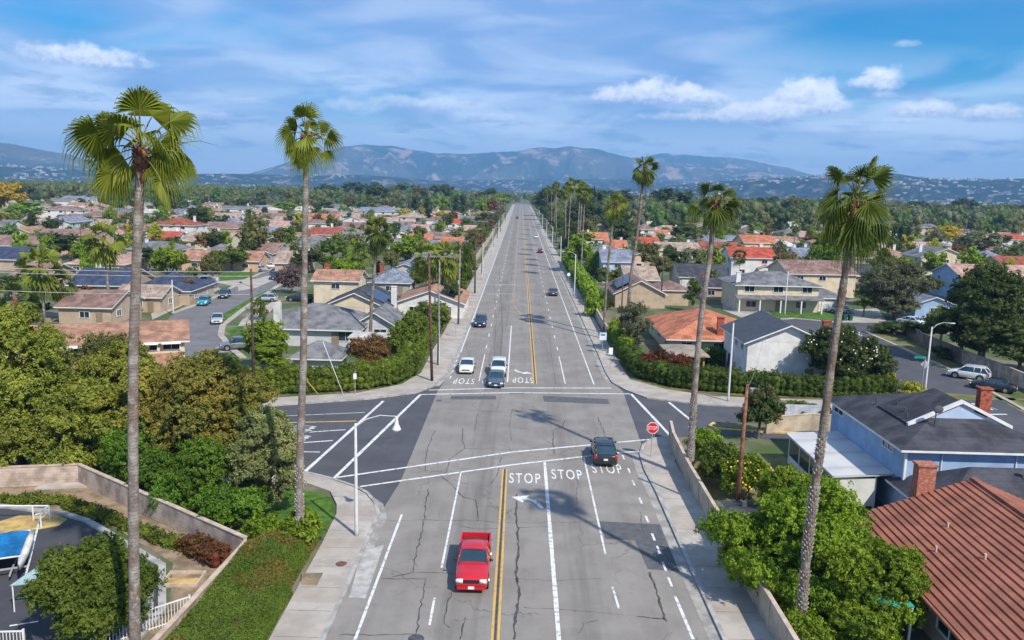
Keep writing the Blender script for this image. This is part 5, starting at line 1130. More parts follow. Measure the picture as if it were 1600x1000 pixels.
    ty.tube([(-0.11,0,0),(-0.09,0,0),(0.09,0,0),(0.11,0,0)],[wr*0.9,wr,wr,wr*0.9],20); ri.tube([(0.07,0,0),(0.125,0,0)],[wr*0.66,wr*0.62],14)
    out['tyre']=ty.mesh('wheel',M_tyre,True); out['rim']=ri.mesh('rim',M_rim)
    a=MB(); a.tube([(-0.02,0,0),(0.02,0,0)],[wr*1.22,wr*1.22],20); out['arch']=a.mesh('wheel_arch',M_black)
    hlm=MB(); (hlm.ball((0,0,0),0.16,8,6,(1.25,0.55,0.55)) if t!='pickup' else hlm.box((0,0,0),(0.38,0.16,0.20))); out['headlight']=hlm.mesh('headlight',M_lamp,True)
    tl=MB(); tl.ball((0,0,0),0.15,8,6,(1.1,0.45,1.5 if t=='suv' else 0.7)); out['taillight']=tl.mesh('taillight',M_tail,True)
    mi=MB(); mi.ball((0,0,0),0.12,8,6,(1,0.6,0.7)); out['mirror']=mi.mesh('mirror',M_black,True)
    gr=MB(); gr.box((0,0,0),(W*0.5,0.06,0.17)); gr.box((0,0.035,-0.06),(W*0.44,0.02,0.015)); gr.box((0,0.035,0.03),(W*0.44,0.02,0.015)); out['grille']=gr.mesh('grille',M_black)
    bp=MB(); bp.box((0,0,0),(W*0.84,0.14,0.2)); out['bumper']=bp.mesh('bumper',M_black)
    pl=MB(); pl.box((0,0,0),(0.34,0.03,0.16)); out['plate']=pl.mesh('number_plate',M_plate)
    CARM[t]=out; return out
def car(t,x,y,rz,col,label,cat='car',group='cars on the roads',detail=True,z=0.045):
    """rz=0 faces away from the camera (+y)"""
    s=SPEC[t]; m=carmeshes(t); L,W=s['L'],s['W']; hl=L/2; w=W/2; p=PAINT[col]
    r=empty({'sedan':'sedan_car','suv':'suv_car','hatch':'hatchback_car','pickup':'pickup_truck'}[t],(x,y,z),rz,label,cat,group)
    link('body',m['body'],r,None,0,p); link('roof',m['roof'],r,None,0,p); link('window',m['window'],r)
    for sx in (-1,1):
        for sy in (-1,1):
            wx,wy=sx*(w-0.10),sy*s['wb']/2+0.03
            k=link('wheel',m['tyre'],r,(wx,wy,s['wr']),0 if sx>0 else math.pi); link('rim',m['rim'],k)
            if detail: link('wheel_arch',m['arch'],r,(sx*(w-0.015),wy,s['wr']+0.02))
        if detail:
            link('headlight',m['headlight'],r,(sx*w*0.70,hl-0.13 if t!='pickup' else hl-0.04,s['hood']-(0.30 if t!='pickup' else 0.27)))
            link('taillight',m['taillight'],r,(sx*w*0.86,-hl+0.08,s['deck']-0.20))
            link('mirror',m['mirror'],r,(sx*(w+0.09),s['cf']-0.22,s['belt']+0.08))
    if detail:
        link('grille',m['grille'],r,(0,hl-(0.02 if t!='pickup' else 0.0),s['hood']-(0.36 if t!='pickup' else 0.28)))
        link('front_bumper',m['bumper'],r,(0,hl-0.05,0.40),0,p); link('rear_bumper',m['bumper'],r,(0,-hl+0.05,0.45),0,M_chrome if t=='pickup' else (p if t!='suv' else None) or M_black)
        link('number_plate',m['plate'],r,(0,-hl-0.03,s['deck']-0.38)); link('number_plate',m['plate'],r,(0,hl+0.03,0.42))
    if t=='pickup':
        # open load bed: dark floor set in the body, walls round it
        b=MB(); b.box((0,-1.75,1.10),(W*0.80,1.5,0.02)); b.build('bed_floor',M_black if col!='red' else mat('bed liner red',(0.20,0.01,0.015)),r)
        wl=MB()
        for sx in (-1,1): wl.box((sx*(w-0.06),-1.75,1.17),(0.10,1.62,0.28))
        wl.box((0,-hl+0.05,1.12),(W*0.9,0.07,0.38)); wl.build('bed_wall',p,r)
    return r
def atp(px,py,z=0): return g(px,py,z)
x,y=g(737,921)
car('pickup',x,y+1.9,math.pi,'red','red pickup truck driving toward the camera beside the yellow line','pickup')
x,y=g(944,727); car('suv',x+0.1,y+1.6,-0.03,'black','black SUV driving away over the near crosswalk','SUV')
x,y=g(728,585); car('sedan',x,y+2.0,math.pi,'white','white sedan waiting in the left lane at the far stop line','sedan')
x,y=g(778,588); car('suv',x,y+1.6,math.pi,'white','white SUV right behind the slate-blue sedan','SUV')
x,y=g(774.5,606.5); car('sedan',x,y+1.9,math.pi,'slate','slate-blue sedan stopped at the far crosswalk','sedan')
x,y=g(750,511.5); car('suv',x,y+1.5,math.pi,'navy','navy SUV coming along the left lane toward the junction','SUV')
x,y=g(864.5,463); car('sedan',x,y+2.0,0,'dark grey','dark grey sedan driving away on the right side of the main road','sedan')
x,y=g(844,395); car('sedan',x,y,0,'maroon','dark red car far up the main road on the right','sedan',detail=False)
x,y=g(837.5,372); car('suv',x,y,0,'white','white car furthest up the main road on the right','car',detail=False)
x,y=g(808,342); car('suv',x,y,math.pi,'dark grey','tiny dark car far away in the left lane of the main road','car',detail=False)
# left side streets
def pc(t,px,py,heading,col,label,cat='car',d=True): x,y=g(px,py); return car(t,x,y,R(heading),col,label,cat,'cars parked along the side streets',d)
pc('pickup',321,443,82,'white','white pickup parked on the left branch street','pickup')
pc('hatch',319,476,190,'turquoise','turquoise hatchback parked by the left side street lawn','hatchback')
pc('hatch',351,465,190,'navy','dark blue hatchback parked just behind the turquoise one','hatchback')
pc('sedan',340,504,198,'silver','silver sedan parked at the right kerb of the left side street','sedan')
pc('suv',372,546,112,'grey','grey SUV on the driveway left of the tall wooden pole','SUV')
pc('suv',429,436,190,'navy','dark SUV parked further up the left side street','SUV')
pc('pickup',470,471,85,'black','black pickup on the driveway behind the grey corner house','pickup')
pc('hatch',416,471,95,'silver','pale silver car beside the purplish bare tree','car')
pc('suv',447,408,88,'silver','silver SUV parked near the brown gabled house','SUV')
pc('sedan',404,424,70,'silver','silver car parked under the pole transformer','car')
pc('sedan',424,419,120,'white','white car behind the silver ones on the far left drive','car')
pc('sedan',602,391,60,'white','white car parked among the roofs behind the full-crowned palm','car',False)
pc('sedan',14,407,80,'silver','silver car parked at the left edge below the brown long roof','car',False)
pc('suv',36,408,80,'dark grey','dark car parked second from the left edge','car',False)
pc('suv',437,521,75,'dark grey','dark car half hidden left of the grey corner house','car',False)
# right side
pc('pickup',1156,473,-80,'white','white pickup on the drive behind the orange tile roof','pickup')
pc('suv',1513,592,52,'white','white SUV parked by the fence on the right street','SUV')
pc('sedan',1551,610,50,'black','black sedan parked in front of the white SUV on the right street','sedan')
pc('sedan',1312,489,75,'silver','silver sedan on the driveway by the white garage door','sedan')
pc('sedan',1452,425,80,'silver','silver car parked far right below the cream gable','car',False)
pc('sedan',1472,428,80,'white','white car parked next to the silver one below the cream gable','car',False)
pc('sedan',1422,507,30,'white','white car half hidden under the drooping grey-green tree','car',False)
pc('sedan',1294,391,80,'white','white car among the far right houses','car',False)
# ================================================================ WALLS, POLES, SIGNS, STREET FURNITURE
M_block=mat('block wall',(0.44,0.35,0.28),var=0.2,scale=0.8,wave=(2,0.2,0.28),bump=0.2,bscale=20)
M_block2=mat('sand block wall',(0.45,0.38,0.28),var=0.10,scale=1.0,bump=0.2,bscale=20)
M_cap=mat('wall cap',(0.50,0.40,0.31),var=0.1,scale=2)
M_fence=mat('brown fence',(0.20,0.15,0.12),var=0.15,wave=(0,0.3,0.3))
M_wood=mat('creosoted pole wood',(0.085,0.055,0.04),var=0.25,scale=3,bump=0.5,bscale=12)
M_woodr=mat('reddish pole wood',(0.24,0.10,0.06),var=0.25,scale=3,bump=0.5,bscale=12)
M_concpole=mat('concrete lamp post',(0.52,0.52,0.50),var=0.06,scale=2)
M_wire=mat('wire',(0.25,0.25,0.27)); M_ins=mat('insulator',(0.35,0.36,0.38))
def wall(name,pts,h,t,m,label,capm=None,posts=0,cat='wall'):
    r=empty(name,(pts[0][0],pts[0][1],0),0,label,cat); ox,oy=pts[0]
    wm=MB(); cm_=MB()
    for k,(a,b) in enumerate(zip(pts[:-1],pts[1:])):
        L=math.hypot(b[0]-a[0],b[1]-a[1]); an=math.atan2(b[1]-a[1],b[0]-a[0]); c=((a[0]+b[0])/2-ox,(a[1]+b[1])/2-oy)
        wm.box((c[0],c[1],h/2-0.05),(L,t,h+0.1),an); cm_.box((c[0],c[1],h+0.03+0.002*k),(L+0.06,t+0.08,0.06),an)
        if posts:
            n=max(1,int(L/posts))
            for i in range(n+1):
                f=i/n; wm.box((a[0]+(b[0]-a[0])*f-ox,a[1]+(b[1]-a[1])*f-oy,h/2),(0.28,t+0.09,h+0.04),an)
    wm.build('wall_panel',m,r); cm_.build('coping',capm or M_cap,r); return r
wall('block_wall',[(-41,53.4),(-36.5,54.0),(-31.6,55.0),(-15.6,43.7)],1.45,0.22,M_block,'pinkish block wall between the green grove and the car park planting')
wall('block_wall',[(-15.5,43.5),(-16.0,35.2),(-16.8,24),(-17.3,20)],1.3,0.22,M_block,'block wall running toward the camera beside the bank of ground cover')
wall('garden_wall',[(14.0,69.2),(13.6,65.8),(13.35,59.6),(13.3,57.2),(13.28,48.2),(13.28,30)],1.7,0.16,M_block2,'sand-coloured panel wall along the near right pavement',posts=2.6)
wall('garden_wall',[(23.4,71.8),(28.0,73.2),(30.5,73.0)],1.6,0.18,M_block2,'short sand wall segments behind the rust-tipped tree')
wall('garden_wall',[(13.6,119),(13.7,150),(13.7,182)],1.7,0.18,M_block2,'long tan wall along the right pavement past the corner hedge',posts=4)
wall('side_fence',[g(*p) for p in ((1412,520),(1440,540),(1503,568))],1.9,0.12,M_fence,'brown board fence along the right street bend',capm=M_fence,cat='fence')
wall('garden_wall',[g(*p) for p in ((1503,568),(1560,590),(1640,625))],1.8,0.2,M_block,'pinkish wall behind the parked cars on the right street')
wall('garden_wall',[g(*p) for p in ((1338,567),(1368,592),(1384,590))],1.1,0.5,M_block2,'thick low sand wall beside the bins at the right street')
wall('garden_wall',[(-12.9,187),(-12.9,260),(-12.7,400)],1.7,0.18,M_block2,'long pale wall along the left pavement far up the road',posts=5)
pa=empty('screen_panel',(28.2,75.4,0),0,'pale patterned privacy panel near the yellow kerb island','screen')
MB().box((0,0,0.95),(4.0,0.08,1.9)).build('panel',mat('weathered white board',(0.60,0.60,0.62),var=0.2,scale=1.5,col2=(0.38,0.42,0.50)),pa)
for x in (-1.98,1.98): MB().box((x,0.0,0.98),(0.1,0.14,1.96)).build('post',M_wood,pa)
# yellow-kerbed island and red kerb
path([(19.3,74.6),(18.6,73.6),(19.0,72.8),(20.4,72.4),(24.5,72.0),(31,71.7)],0.3,0,0.16,'yellow_kerb',mat('kerb paint yellow',(0.62,0.42,0.16),var=0.15,scale=2))
raised('planting_island',[(19.4,74.4),(18.8,73.6),(19.1,73.0),(20.4,72.6),(24.5,72.2),(24.5,74.8)],0,0.12,M_drylawn)
path([g(1168,637.5),g(1250,643),g(1330,648)],0.45,0,0.16,'red_kerb',M_redpaint)
path([g(1118,629),g(1200,633),g(1320,641)],1.5,0,0.13,'pavement_cross_street',M_conc)
# white railings round the car park
def railing(a,b,label,h=1.15):
    r=empty('white_railing',(a[0],a[1],0),math.atan2(b[1]-a[1],b[0]-a[0]),label,'railing'); L=math.hypot(b[0]-a[0],b[1]-a[1])
    m=MB(); m.box((L/2,0,h),(L,0.06,0.06)); m.box((L/2,0,0.12),(L,0.05,0.05)); m.build('rail',M_trim,r)
    m=MB(); n=int(L/0.15)
    for i in range(n+1): m.box((L*i/n,0,h/2),(0.03,0.03,h-0.02))
    m.build('balusters',M_trim,r)
    for x in (0,L): MB().box((x,0,h/2+0.05),(0.09,0.09,h+0.1)).build('post',M_trim,r)
railing((-19.3,34.6),(-16.3,37.4),'white railing between the car park tree and the block wall')
railing((-29.5,33.2),(-22.6,33.9),'white railing at the very bottom left of the car park')
# car park
sheet('car_park',[(-45,20),(-17.9,20),(-18.0,38),(-20.2,42.6),(-27.6,48.4),(-29.3,49.2),(-34,50.2),(-45,50)],0.022,M_lot)
sheet('planting_bed',[(-17.7,20),(-17.7,38.2),(-19.7,43.2),(-27.4,49.3),(-34,50.8),(-45,51),(-45,53.2),(-36,53.8),(-31.5,54.8),(-15.9,43.6),(-16.3,35.4),(-17.5,20)],0.020,M_dirt)
path([(-17.9,20),(-18.0,38),(-20.1,42.7),(-27.7,48.6),(-29.5,49.4),(-34,50.4),(-45,50.6)],0.42,0,0.16,'car_park_kerb',M_curb)
path([(-18.6,30),(-18.7,37.6),(-20.6,41.8)],0.8,0,0.028,'car_park_gutter',M_gutter)
line([g(62,812),g(40,901)],0.12,world=True); line([g(40,901),g(110,892)],0.12,world=True); line([g(28,936),g(58,932)],0.12,world=True); line([g(15,979),g(60,972)],0.12,world=True); line([g(222,881),g(250,875)],0.12,world=True)
M_sand=mat('spilled orange sand',(0.48,0.33,0.12),var=0.15,scale=1.2)
sheet('sand_patch',[g(*p) for p in ((0,815),(30,806),(85,803),(105,812),(92,822),(60,828),(20,830),(0,836))],0.030,M_sand)
bs=empty('wooden_frame_bed',(*g(287,907),0),0.05,'small timber-edged bed of orange sand inside the wall bend','garden bed')
bm=MB(); 
for (c,s_) in (((0,-0.75,0.1),(2.0,0.08,0.2)),((0,0.75,0.1),(2.0,0.08,0.2)),((-0.96,0,0.1),(0.08,1.42,0.2)),((0.96,0,0.1),(0.08,1.42,0.2))): bm.box(c,s_)
bm.build('frame',M_cap,bs); MB().box((0,-0.3,0.06),(1.84,0.8,0.1)).build('sand',M_sand,bs)
# catamaran on its trailer
bt=empty('catamaran',(-28.75,41.9,0),R(-65.7),'small catamaran with white hulls and blue deck cover at the left edge','boat')
def hullmb(y):
    m=MB(); st=((-2.5,0.16,0.72,1.12),(-1.2,0.20,0.62,1.14),(0.4,0.21,0.60,1.16),(1.6,0.16,0.66,1.20),(2.3,0.08,0.80,1.24),(2.62,0.015,1.0,1.26))
    for x,w,zb,zt in st: m.v+=[(x,y-w,zt),(x,y-w*0.95,(zb+zt)/2),(x,y,zb),(x,y+w*0.95,(zb+zt)/2),(x,y+w,zt),(x,y,zt+0.05)]
    for i_ in range(5):
        for j_ in range(6): m.f.append((i_*6+j_,i_*6+(j_+1)%6,(i_+1)*6+(j_+1)%6,(i_+1)*6+j_)); m.mi.append(0)
    m.f.append(tuple(range(5,-1,-1))); m.mi.append(0); return m
M_hull=mat('boat hull white',(0.66,0.64,0.58),rough=0.4)
for y_ in (-1.15,1.15): hullmb(y_).build('hull',M_hull,bt,True)
cv=MB(); nx,ny=12,9
for a in range(nx):
    for b in range(ny):
        u=a/(nx-1); v=b/(ny-1)*2-1; cv.v.append((-2.3+3.5*u+0.12*v*v,v*1.02,1.26-0.07*(1-v*v)*math.sin(u*3.1)+0.012*math.sin(a*2.3+b)))
for a in range(nx-1):
    for b in range(ny-1): cv.f.append((a*ny+b,(a+1)*ny+b,(a+1)*ny+b+1,a*ny+b+1)); cv.mi.append(0)
cv.build('deck_cover',mat('blue boat tarpaulin',(0.01,0.15,0.36),rough=0.6,var=0.2,scale=1.0,bump=0.5,bscale=3),bt)
for x_ in (-2.3,1.25): MB().tube([(x_,-1.1,1.2),(x_,1.1,1.2)],0.05,8).build('crossbeam',M_trim,bt)
MB().tube([(-0.6,-0.5,1.35),(2.4,-0.2,1.5)],0.045,6).build('mast',M_trim,bt)
tr=empty('boat_trailer',(-28.75,41.9,0),R(-65.7),'low grey trailer under the catamaran','trailer')
m=MB(); m.box((0,-0.6,0.45),(4.0,0.08,0.08)); m.box((0,0.6,0.45),(4.0,0.08,0.08))
for x_ in (-1.6,1.2): m.box((x_,0,0.52),(0.08,2.6,0.08))
m.box((2.6,0,0.45),(1.6,0.08,0.08)); m.build('frame',M_ins,tr)
for s_ in (-1,1):
    k=MB().tube([(0,-0.09,0),(0,0.09,0)],0.28,16).build('wheel',M_tyre,tr,loc=(-0.6,s_*0.85,0.28)); MB().tube([(0,s_*0.06,0),(0,s_*0.11,0)],0.16,12).build('rim',M_rim,k)
fr=empty('metal_frame',(*g(35,815),0),0.0,'white tubular frame standing on the spilled sand behind the catamaran','frame')
m=MB(); 
for (a,b_) in (((-2.2,0,1.0),(1.6,0.3,1.0)),((1.6,0.3,1.0),(1.7,-0.8,1.0)),((1.0,-0.2,0.6),(1.6,0.1,0.6))): m.tube([a,b_],0.05,6)
m.build('top_rail',M_trim,fr)
for a in ((-2.2,0),(1.6,0.3),(1.7,-0.8),(0.6,0.2)): MB().tube([(a[0],a[1],0),(a[0],a[1],1.0)],0.05,6).build('leg',M_trim,fr)
tp=empty('tarpaulin_canopy',(*g(95,935),0),0.3,'pale blue-green canvas half hidden left of the car park tree','canopy')
MB().add([(-2,-1.0,1.5),(1.8,-1.2,1.6),(1.8,1.0,1.9),(-0.4,1.1,2.0),(-2,-1.0,1.46),(1.8,-1.2,1.56),(1.8,1.0,1.86),(-0.4,1.1,1.96)],[(0,1,2,3),(7,6,5,4),(0,4,5,1),(1,5,6,2),(2,6,7,3),(3,7,4,0)]).build('cloth',mat('pale tarpaulin',(0.30,0.42,0.42)),tp)
for a,h_ in (((-1.9,-0.95),1.48),((1.7,-1.1),1.55),((1.7,0.9),1.85)): MB().tube([(a[0],a[1],0),(a[0],a[1],h_)],0.035,6).build('post',M_trim,tp)
# shed by the right garden wall
r=house(15.4,48.6,0,[B(0,0,2.9,4.0,1.75,0.35,'gx',oh=0.25)],WALL['slate blue'],ROOF['dark grey'],'garden_shed',win=False)
tag(r,'low dark-roofed shed behind the near right garden wall','shed')
MB().box((-0.4,0.6,2.15),(0.3,0.3,0.35)).build('roof_vent',M_vent,r)
MB().box((-1.62,-0.2,1.0),(0.10,3.2,1.7),0,Matrix.Rotation(0.12,3,'Y')).build('side_board',mat('blue board',(0.10,0.28,0.50),var=0.1),r)
# poles -----------------------------------------------------------
def pole(px,py,top,label,m=M_wood,r0=0.17,arms=(),lean=0.0,trans=False,pos=None,H=None,cat='utility pole',name='utility_pole',boxz=None):
    x,y=pos or g(px,py)
    if H is None: d=CM@np.array([top[0]-800,500-top[1],-FPX]); H=CAMH+d[2]*y/d[1]; lean=d[0]*y/d[1]-x
    r=empty(name,(x,y,0),0,label,cat,'utility poles')
    MB().tube([(0,0,-0.1),(lean*0.5,0,H*0.5),(lean,0,H)],[r0,r0*0.85,r0*0.62],10).build('shaft',m,r,True)
    for (z,w,a) in arms:
        q=MB(); q.box((lean*z/H,0.12,z),(w,0.12,0.14),a); q.build('crossarm',m if m is not M_wood else mat('crossarm wood',(0.26,0.23,0.20),var=0.2,scale=3),r)
        s=MB()
        for u in (-0.46,-0.25,0.25,0.46): s.tube([(lean+u*w*math.cos(a),0.12+u*w*math.sin(a),z+0.05),(lean+u*w*math.cos(a),0.12+u*w*math.sin(a),z+0.26)],0.05,6)
        s.build('insulators',M_ins,r)['kind']='stuff'
    if trans:
        MB().tube([(lean+0.35,0.0,H-2.3),(lean+0.35,0.0,H-1.3)],0.27,12).build('transformer',M_ins,r)
    if boxz:
        MB().box((0.0,-0.2,boxz),(0.3,0.2,0.6)).build('meter_box',M_ins,r)
    return (x+lean,y,H)
PA=pole(397,622,(392,420),'tall dark wooden pole with small crossarms left of the second palm',arms=((8.6,1.2,0.3),(9.4,1.4,0.3)),trans=False)
PB=pole(675,597,(670,398),'brown wooden pole nearest the far left street corner',m=mat('brown pole wood',(0.13,0.065,0.045),var=0.25,scale=3),r0=0.17)
PC=pole(684.5,572,(687,408),'weathered grey pole just behind the brown corner pole',m=mat('weathered pole wood',(0.22,0.20,0.19),var=0.2,scale=3),r0=0.15,arms=((13.6,4.4,0.02),),H=14.6 if False else None)
PD=pole(716,508,(719,390),'pole with a white box above the left pavement',r0=0.17,m=MATS['weathered pole wood'],arms=((13.5,2.6,0.05),),boxz=7.0)
PE=pole(742,459,(743,372),'dark pole beyond the hedge on the left pavement',r0=0.17,arms=((13.5,2.6,0.05),))
PF=pole(753,428,(754,357),'slender dark pole, sixth up the left pavement',r0=0.16,arms=((13.5,2.4,0.05),))
PP=[PF]
for y in (300,352,405,470,540): PP.append(pole(0,0,(0,0),None,pos=(-9.9,y),H=14.2,r0=0.15,arms=((13.5,2.2,0.0),)))
for i,ob in enumerate([o for o in C.objects if o.name.startswith('utility_pole') and 'label' not in o.keys()]): auto(ob,'thin wooden pole along the road','utility pole','utility poles')
PR=pole(1150,812,(1168,600),'reddish wooden pole standing inside the right garden wall',m=M_woodr,r0=0.16)
pole(659+1,0,(0,0),'thin dark pole among the trees beside the two right pavement palms',pos=(15.4,117),H=9.5,r0=0.13)
pole(0,0,(0,0),'thin dark pole right of the blue-grey two-storey house',pos=(27.5,152),H=10,r0=0.13)
pole(1378,424,(1378,398),'dark pole in front of the tan-pink roof far right',r0=0.13)
for (px,py,ty,lb) in ((113,425,396,'short dark pole over the brown long roof at left'),(126,388,350,'thin pole in front of the pale tan roof at left'),(98,372,340,'thin pole near the blue solar roof at left'),(1294,432,392,'thin pole over the brown gable on the right'),(1568,440,405,'thin pole at the right edge over the tan-pink roof'),(282,378,350,'thin pole before the white two-storey house at left')):
    pole(px,py,(px,ty),lb,r0=0.12,m=M_wood)
def wire(a,b,sag=0.6,label=None,r=0.02,n=14,m=None):
    a=Vector(a);b=Vector(b); P=[a.lerp(b,i/n)+Vector((0,0,-sag*4*(i/n)*(1-i/n))) for i in range(n+1)]
    o=MB().tube([p-a for p in P],r,4).build('overhead_wire',m or M_wire,loc=a,smooth=True); return tag(o,label,'wire','overhead wires')
hx,hy,hz=PA
for dz_,lb in ((-0.3,'uppermost wire running left from the tall dark pole'),(-0.75,'second wire running left from the tall dark pole'),(-2.6,'lowest thin wire running left from the tall dark pole')):
    wire((hx,hy,hz+dz_),(-75,79,hz+dz_+0.5),0.5,lb,0.028,20,mat('wire pale',(0.45,0.45,0.48)))
for k,(u,lb) in enumerate(((-0.9,'left wire between the poles on the left pavement'),(0.9,'right wire between the poles on the left pavement'))):
    pts=[PC,PD,PE,PF]
    for a,b in zip(pts[:-1],pts[1:]): wire((a[0]+u,a[1],13.6),(b[0]+u,b[1],13.6),0.5,lb+' %s'%('nearest the corner' if a is PC else 'in the middle stretch' if a is PD else 'on the far stretch'),0.016)
for k in range(len(PP)-1):
    for u,sd in ((-0.8,'left'),(0.8,'right')): wire((PP[k][0]+u,PP[k][1],13.55),(PP[k+1][0]+u,PP[k+1][1],13.55),0.9,'%s wire of the far roadside poles, span %s'%(sd,('one','two','three','four','five')[k]),0.03,8)
wire((PA[0],PA[1],PA[2]-0.4),(-52,170,9),1.5,'wire from the tall dark pole toward the left side street',0.02)
wire((PC[0],PC[1],8.0),(-24,125,4.5),0.6,'service wire from the weathered pole to the cream gabled house',0.014)
wire((PR[0],PR[1],PR[2]-0.3),(28.5,91,5.5),0.8,'service wire from the reddish pole to the white house',0.014)
wire((PB[0],PB[1],PB[2]-0.3),(hx,hy,hz-2.2),0.8,'wire from the brown corner pole to the tall dark pole',0.014)
for (a,b,lb,c) in (((500,548),(537,620),'white guy wire slanting into the ivy hedge',M_trim),((478,595),(497,618),'yellow guy wire guard at the edge of the far left pavement',M_yellow)):
    x1,y1=g(*b); wire((x1-2.4,y1+1.2,5.6 if c is M_trim else 2.4),(x1,y1,0.15),0.0,lb,0.035 if c is M_trim else 0.05,2,c)
# street lamps
def lamp(px,py,top,arm,label,rz=0.0,old=False,group='street lamps',pos=None,H=None):
    x,y=pos or g(px,py)
    if H is None: d=CM@np.array([top[0]-800,500-top[1],-FPX]); H=CAMH+d[2]*y/d[1]
    r=empty('street_lamp',(x,y,0.1),rz,label,'street lamp',group)
    MB().tube([(0,0,0),(0,0,0.4),(0,0,H)],[0.15,0.12,0.075],12).build('post',M_concpole,r,True)
    L=arm; P=[(0,0,H-0.3),(L*0.25,0,H+0.25),(L*0.6,0,H+0.5),(L,0,H+0.45)]
    if L: MB().tube(P,[0.05,0.045,0.04,0.035],8).build('arm',M_concpole,r,True)
    if old:
        h=MB(); h.tube([(L,0,H+0.42),(L,0,H+0.25),(L,0,H-0.05),(L,0,H-0.35),(L,0,H-0.42)],[0.08,0.10,0.13,0.27,0.29],14); h.build('lamp_head',mat('lamp head white',(0.62,0.63,0.60)),r,True)
        MB().ball((L,0,H-0.42),0.22,10,6,(1,1,0.6)).build('lens',M_lamp,h and r,True)
    elif L:
        MB().ball((L+0.2,0,H+0.42),0.3,10,6,(1.3,0.5,0.28)).build('lamp_head',M_concpole,r,True)
    return r
lamp(557,840,(560,664),2.5,'white street lamp with bell-shaped head on the near left corner',0.1,True)
r=lamp(1137.5,629,(1144,506),0,'pale lamp post standing by the yellow-kerbed island across the street'); 
lamp(1445,612,(1454,512),2.2,'street lamp with curved arm on the right side street',0.1)
lamp(271,492,(267,438),0,'pale lamp post beside the left side street lawn')
lamp(685.5,572,(686,470),0,'grey lamp post beside the weathered pole on the left corner')
lamp(1226,493,(1230,425),0,'lamp post in front of the grey-roofed cream two-storey house')
for k,(y,s) in enumerate(((165,1),(225,1),(285,1),(350,1),(420,1),(500,1),(190,-1),(260,-1),(330,-1),(410,-1))):
    o=lamp(0,0,(0,0),2.4,None,math.pi if s>0 else 0.0,pos=((11.7 if s>0 else -8.7),y),H=8.8); auto(o,'slim street lamp beside main road','street lamp','street lamps')
# signs
def sign(name,x,y,H,label,rz=0.0,cat='road sign'): 
    r=empty(name,(x,y,0.1),rz,label,cat); MB().tube([(0,0,0),(0,0,H)],0.035,8).build('post',M_ins,r); return r
x,y=g(1017,716); s=sign('stop_sign',x,y,2.9,'red STOP sign on the near right street corner')
def octo(r_,y0,t): 
    m=MB(); P=[(r_*math.cos(R(22.5+45*i)),r_*math.sin(R(22.5+45*i))) for i in range(8)]
    m.add([(a,y0,b) for a,b in P]+[(a,y0+t,b) for a,b in P],[tuple(range(8)),tuple(range(15,7,-1))]+[(i,8+i,8+(i+1)%8,(i+1)%8) for i in range(8)]); return m
f=octo(0.52,-0.07,0.02).build('border',mat('sign white',(0.8,0.8,0.8),var=0.02),s,loc=(0,0,2.55)); octo(0.47,-0.078,0.004).build('sign_plate',mat('sign red',(0.62,0.01,0.015),var=0.03),s,loc=(0,0,2.55))
def label_on(txt,parent,loc,w,h,m,name='lettering',rz=0.0):
    o=word(txt,0,0,w,h,0,0,m,name); del o['kind']; o.parent=parent; o.location=loc; o.rotation_euler=(math.pi/2,0,rz); return o
label_on('STOP',s,(0,-0.084,2.55),0.74,0.32,MATS['sign white'])
# right pavement signs beyond the junction
x,y=g(941,553); s=sign('road_sign',x,y,2.6,'white square sign with blue marks on the right pavement'); MB().box((0,-0.05,2.35),(0.95,0.03,1.05)).build('sign_plate',mat('sign pale blue',(0.62,0.68,0.74)),s); MB().box((0,-0.068,2.55),(0.6,0.006,0.25)).build('symbol',mat('sign blue',(0.06,0.2,0.4)),s)
x,y=g(953,578); s=sign('road_sign',x,y,2.6,'narrow white sign beside the right pavement near the corner'); MB().box((0,-0.05,2.3),(0.5,0.03,0.85)).build('sign_plate',MATS['sign white'],s)
x,y=g(888,445); s=sign('road_sign',x,y,2.4,'small white round sign on the shaded right pavement'); MB().ball((0,-0.05,2.3),0.4,12,8,(1,0.08,1)).build('sign_plate',MATS['sign white'],s)
x,y=g(1445,612); s=sign('street_name_sign',x-0.6,y-0.4,4.1,'green street name sign with white back plate on the right street lamp corner',cat='street sign'); MB().box((-0.6,0,4.0),(1.25,0.03,0.25)).build('sign_plate',mat('sign green',(0.0,0.28,0.20)),s); MB().box((0.1,0.06,3.2),(0.75,0.03,0.75),0,Matrix.Rotation(0.785,3,'Y')).build('back_plate',M_ins,s)
x,y=g(555,618); s=sign('road_sign',x,y,2.6,'small white sign in front of the ivy hedge'); MB().box((0,-0.05,2.0),(0.35,0.03,0.6)).build('sign_plate',MATS['sign white'],s)
x,y=g(712,528); s=sign('road_sign',x,y,2.6,'thin sign post on the left pavement near the navy SUV'); MB().box((0,-0.05,2.3),(0.1,0.4,0.5)).build('sign_plate',M_ins,s)
x,y=g(551,800); 
# bins
def bin_(px,py,m,label):
    x,y=g(px,py); r=empty('wheelie_bin',(x,y,0),0.3,label,'bin','wheelie bins'); b=MB(); b.add([(-.26,-.3,0),(.26,-.3,0),(.26,.3,0),(-.26,.3,0),(-.33,-.38,1.0),(.33,-.38,1.0),(.33,.38,1.0),(-.33,.38,1.0)],[(3,2,1,0),(4,5,6,7),(0,1,5,4),(1,2,6,5),(2,3,7,6),(3,0,4,7)]); b.build('bin_body',m,r)
    MB().box((0,0,1.05),(0.72,0.82,0.08)).build('lid',m,r); 
    for s_ in (-1,1): MB().tube([(s_*0.3,0.34,0.1),(s_*0.36,0.34,0.1)],0.1,8).build('wheel',M_tyre,r)
M_bgreen=mat('bin green',(0.02,0.09,0.05)); M_bblack=mat('bin black',(0.02,0.02,0.025)); M_bbrown=mat('bin brown',(0.16,0.07,0.04))
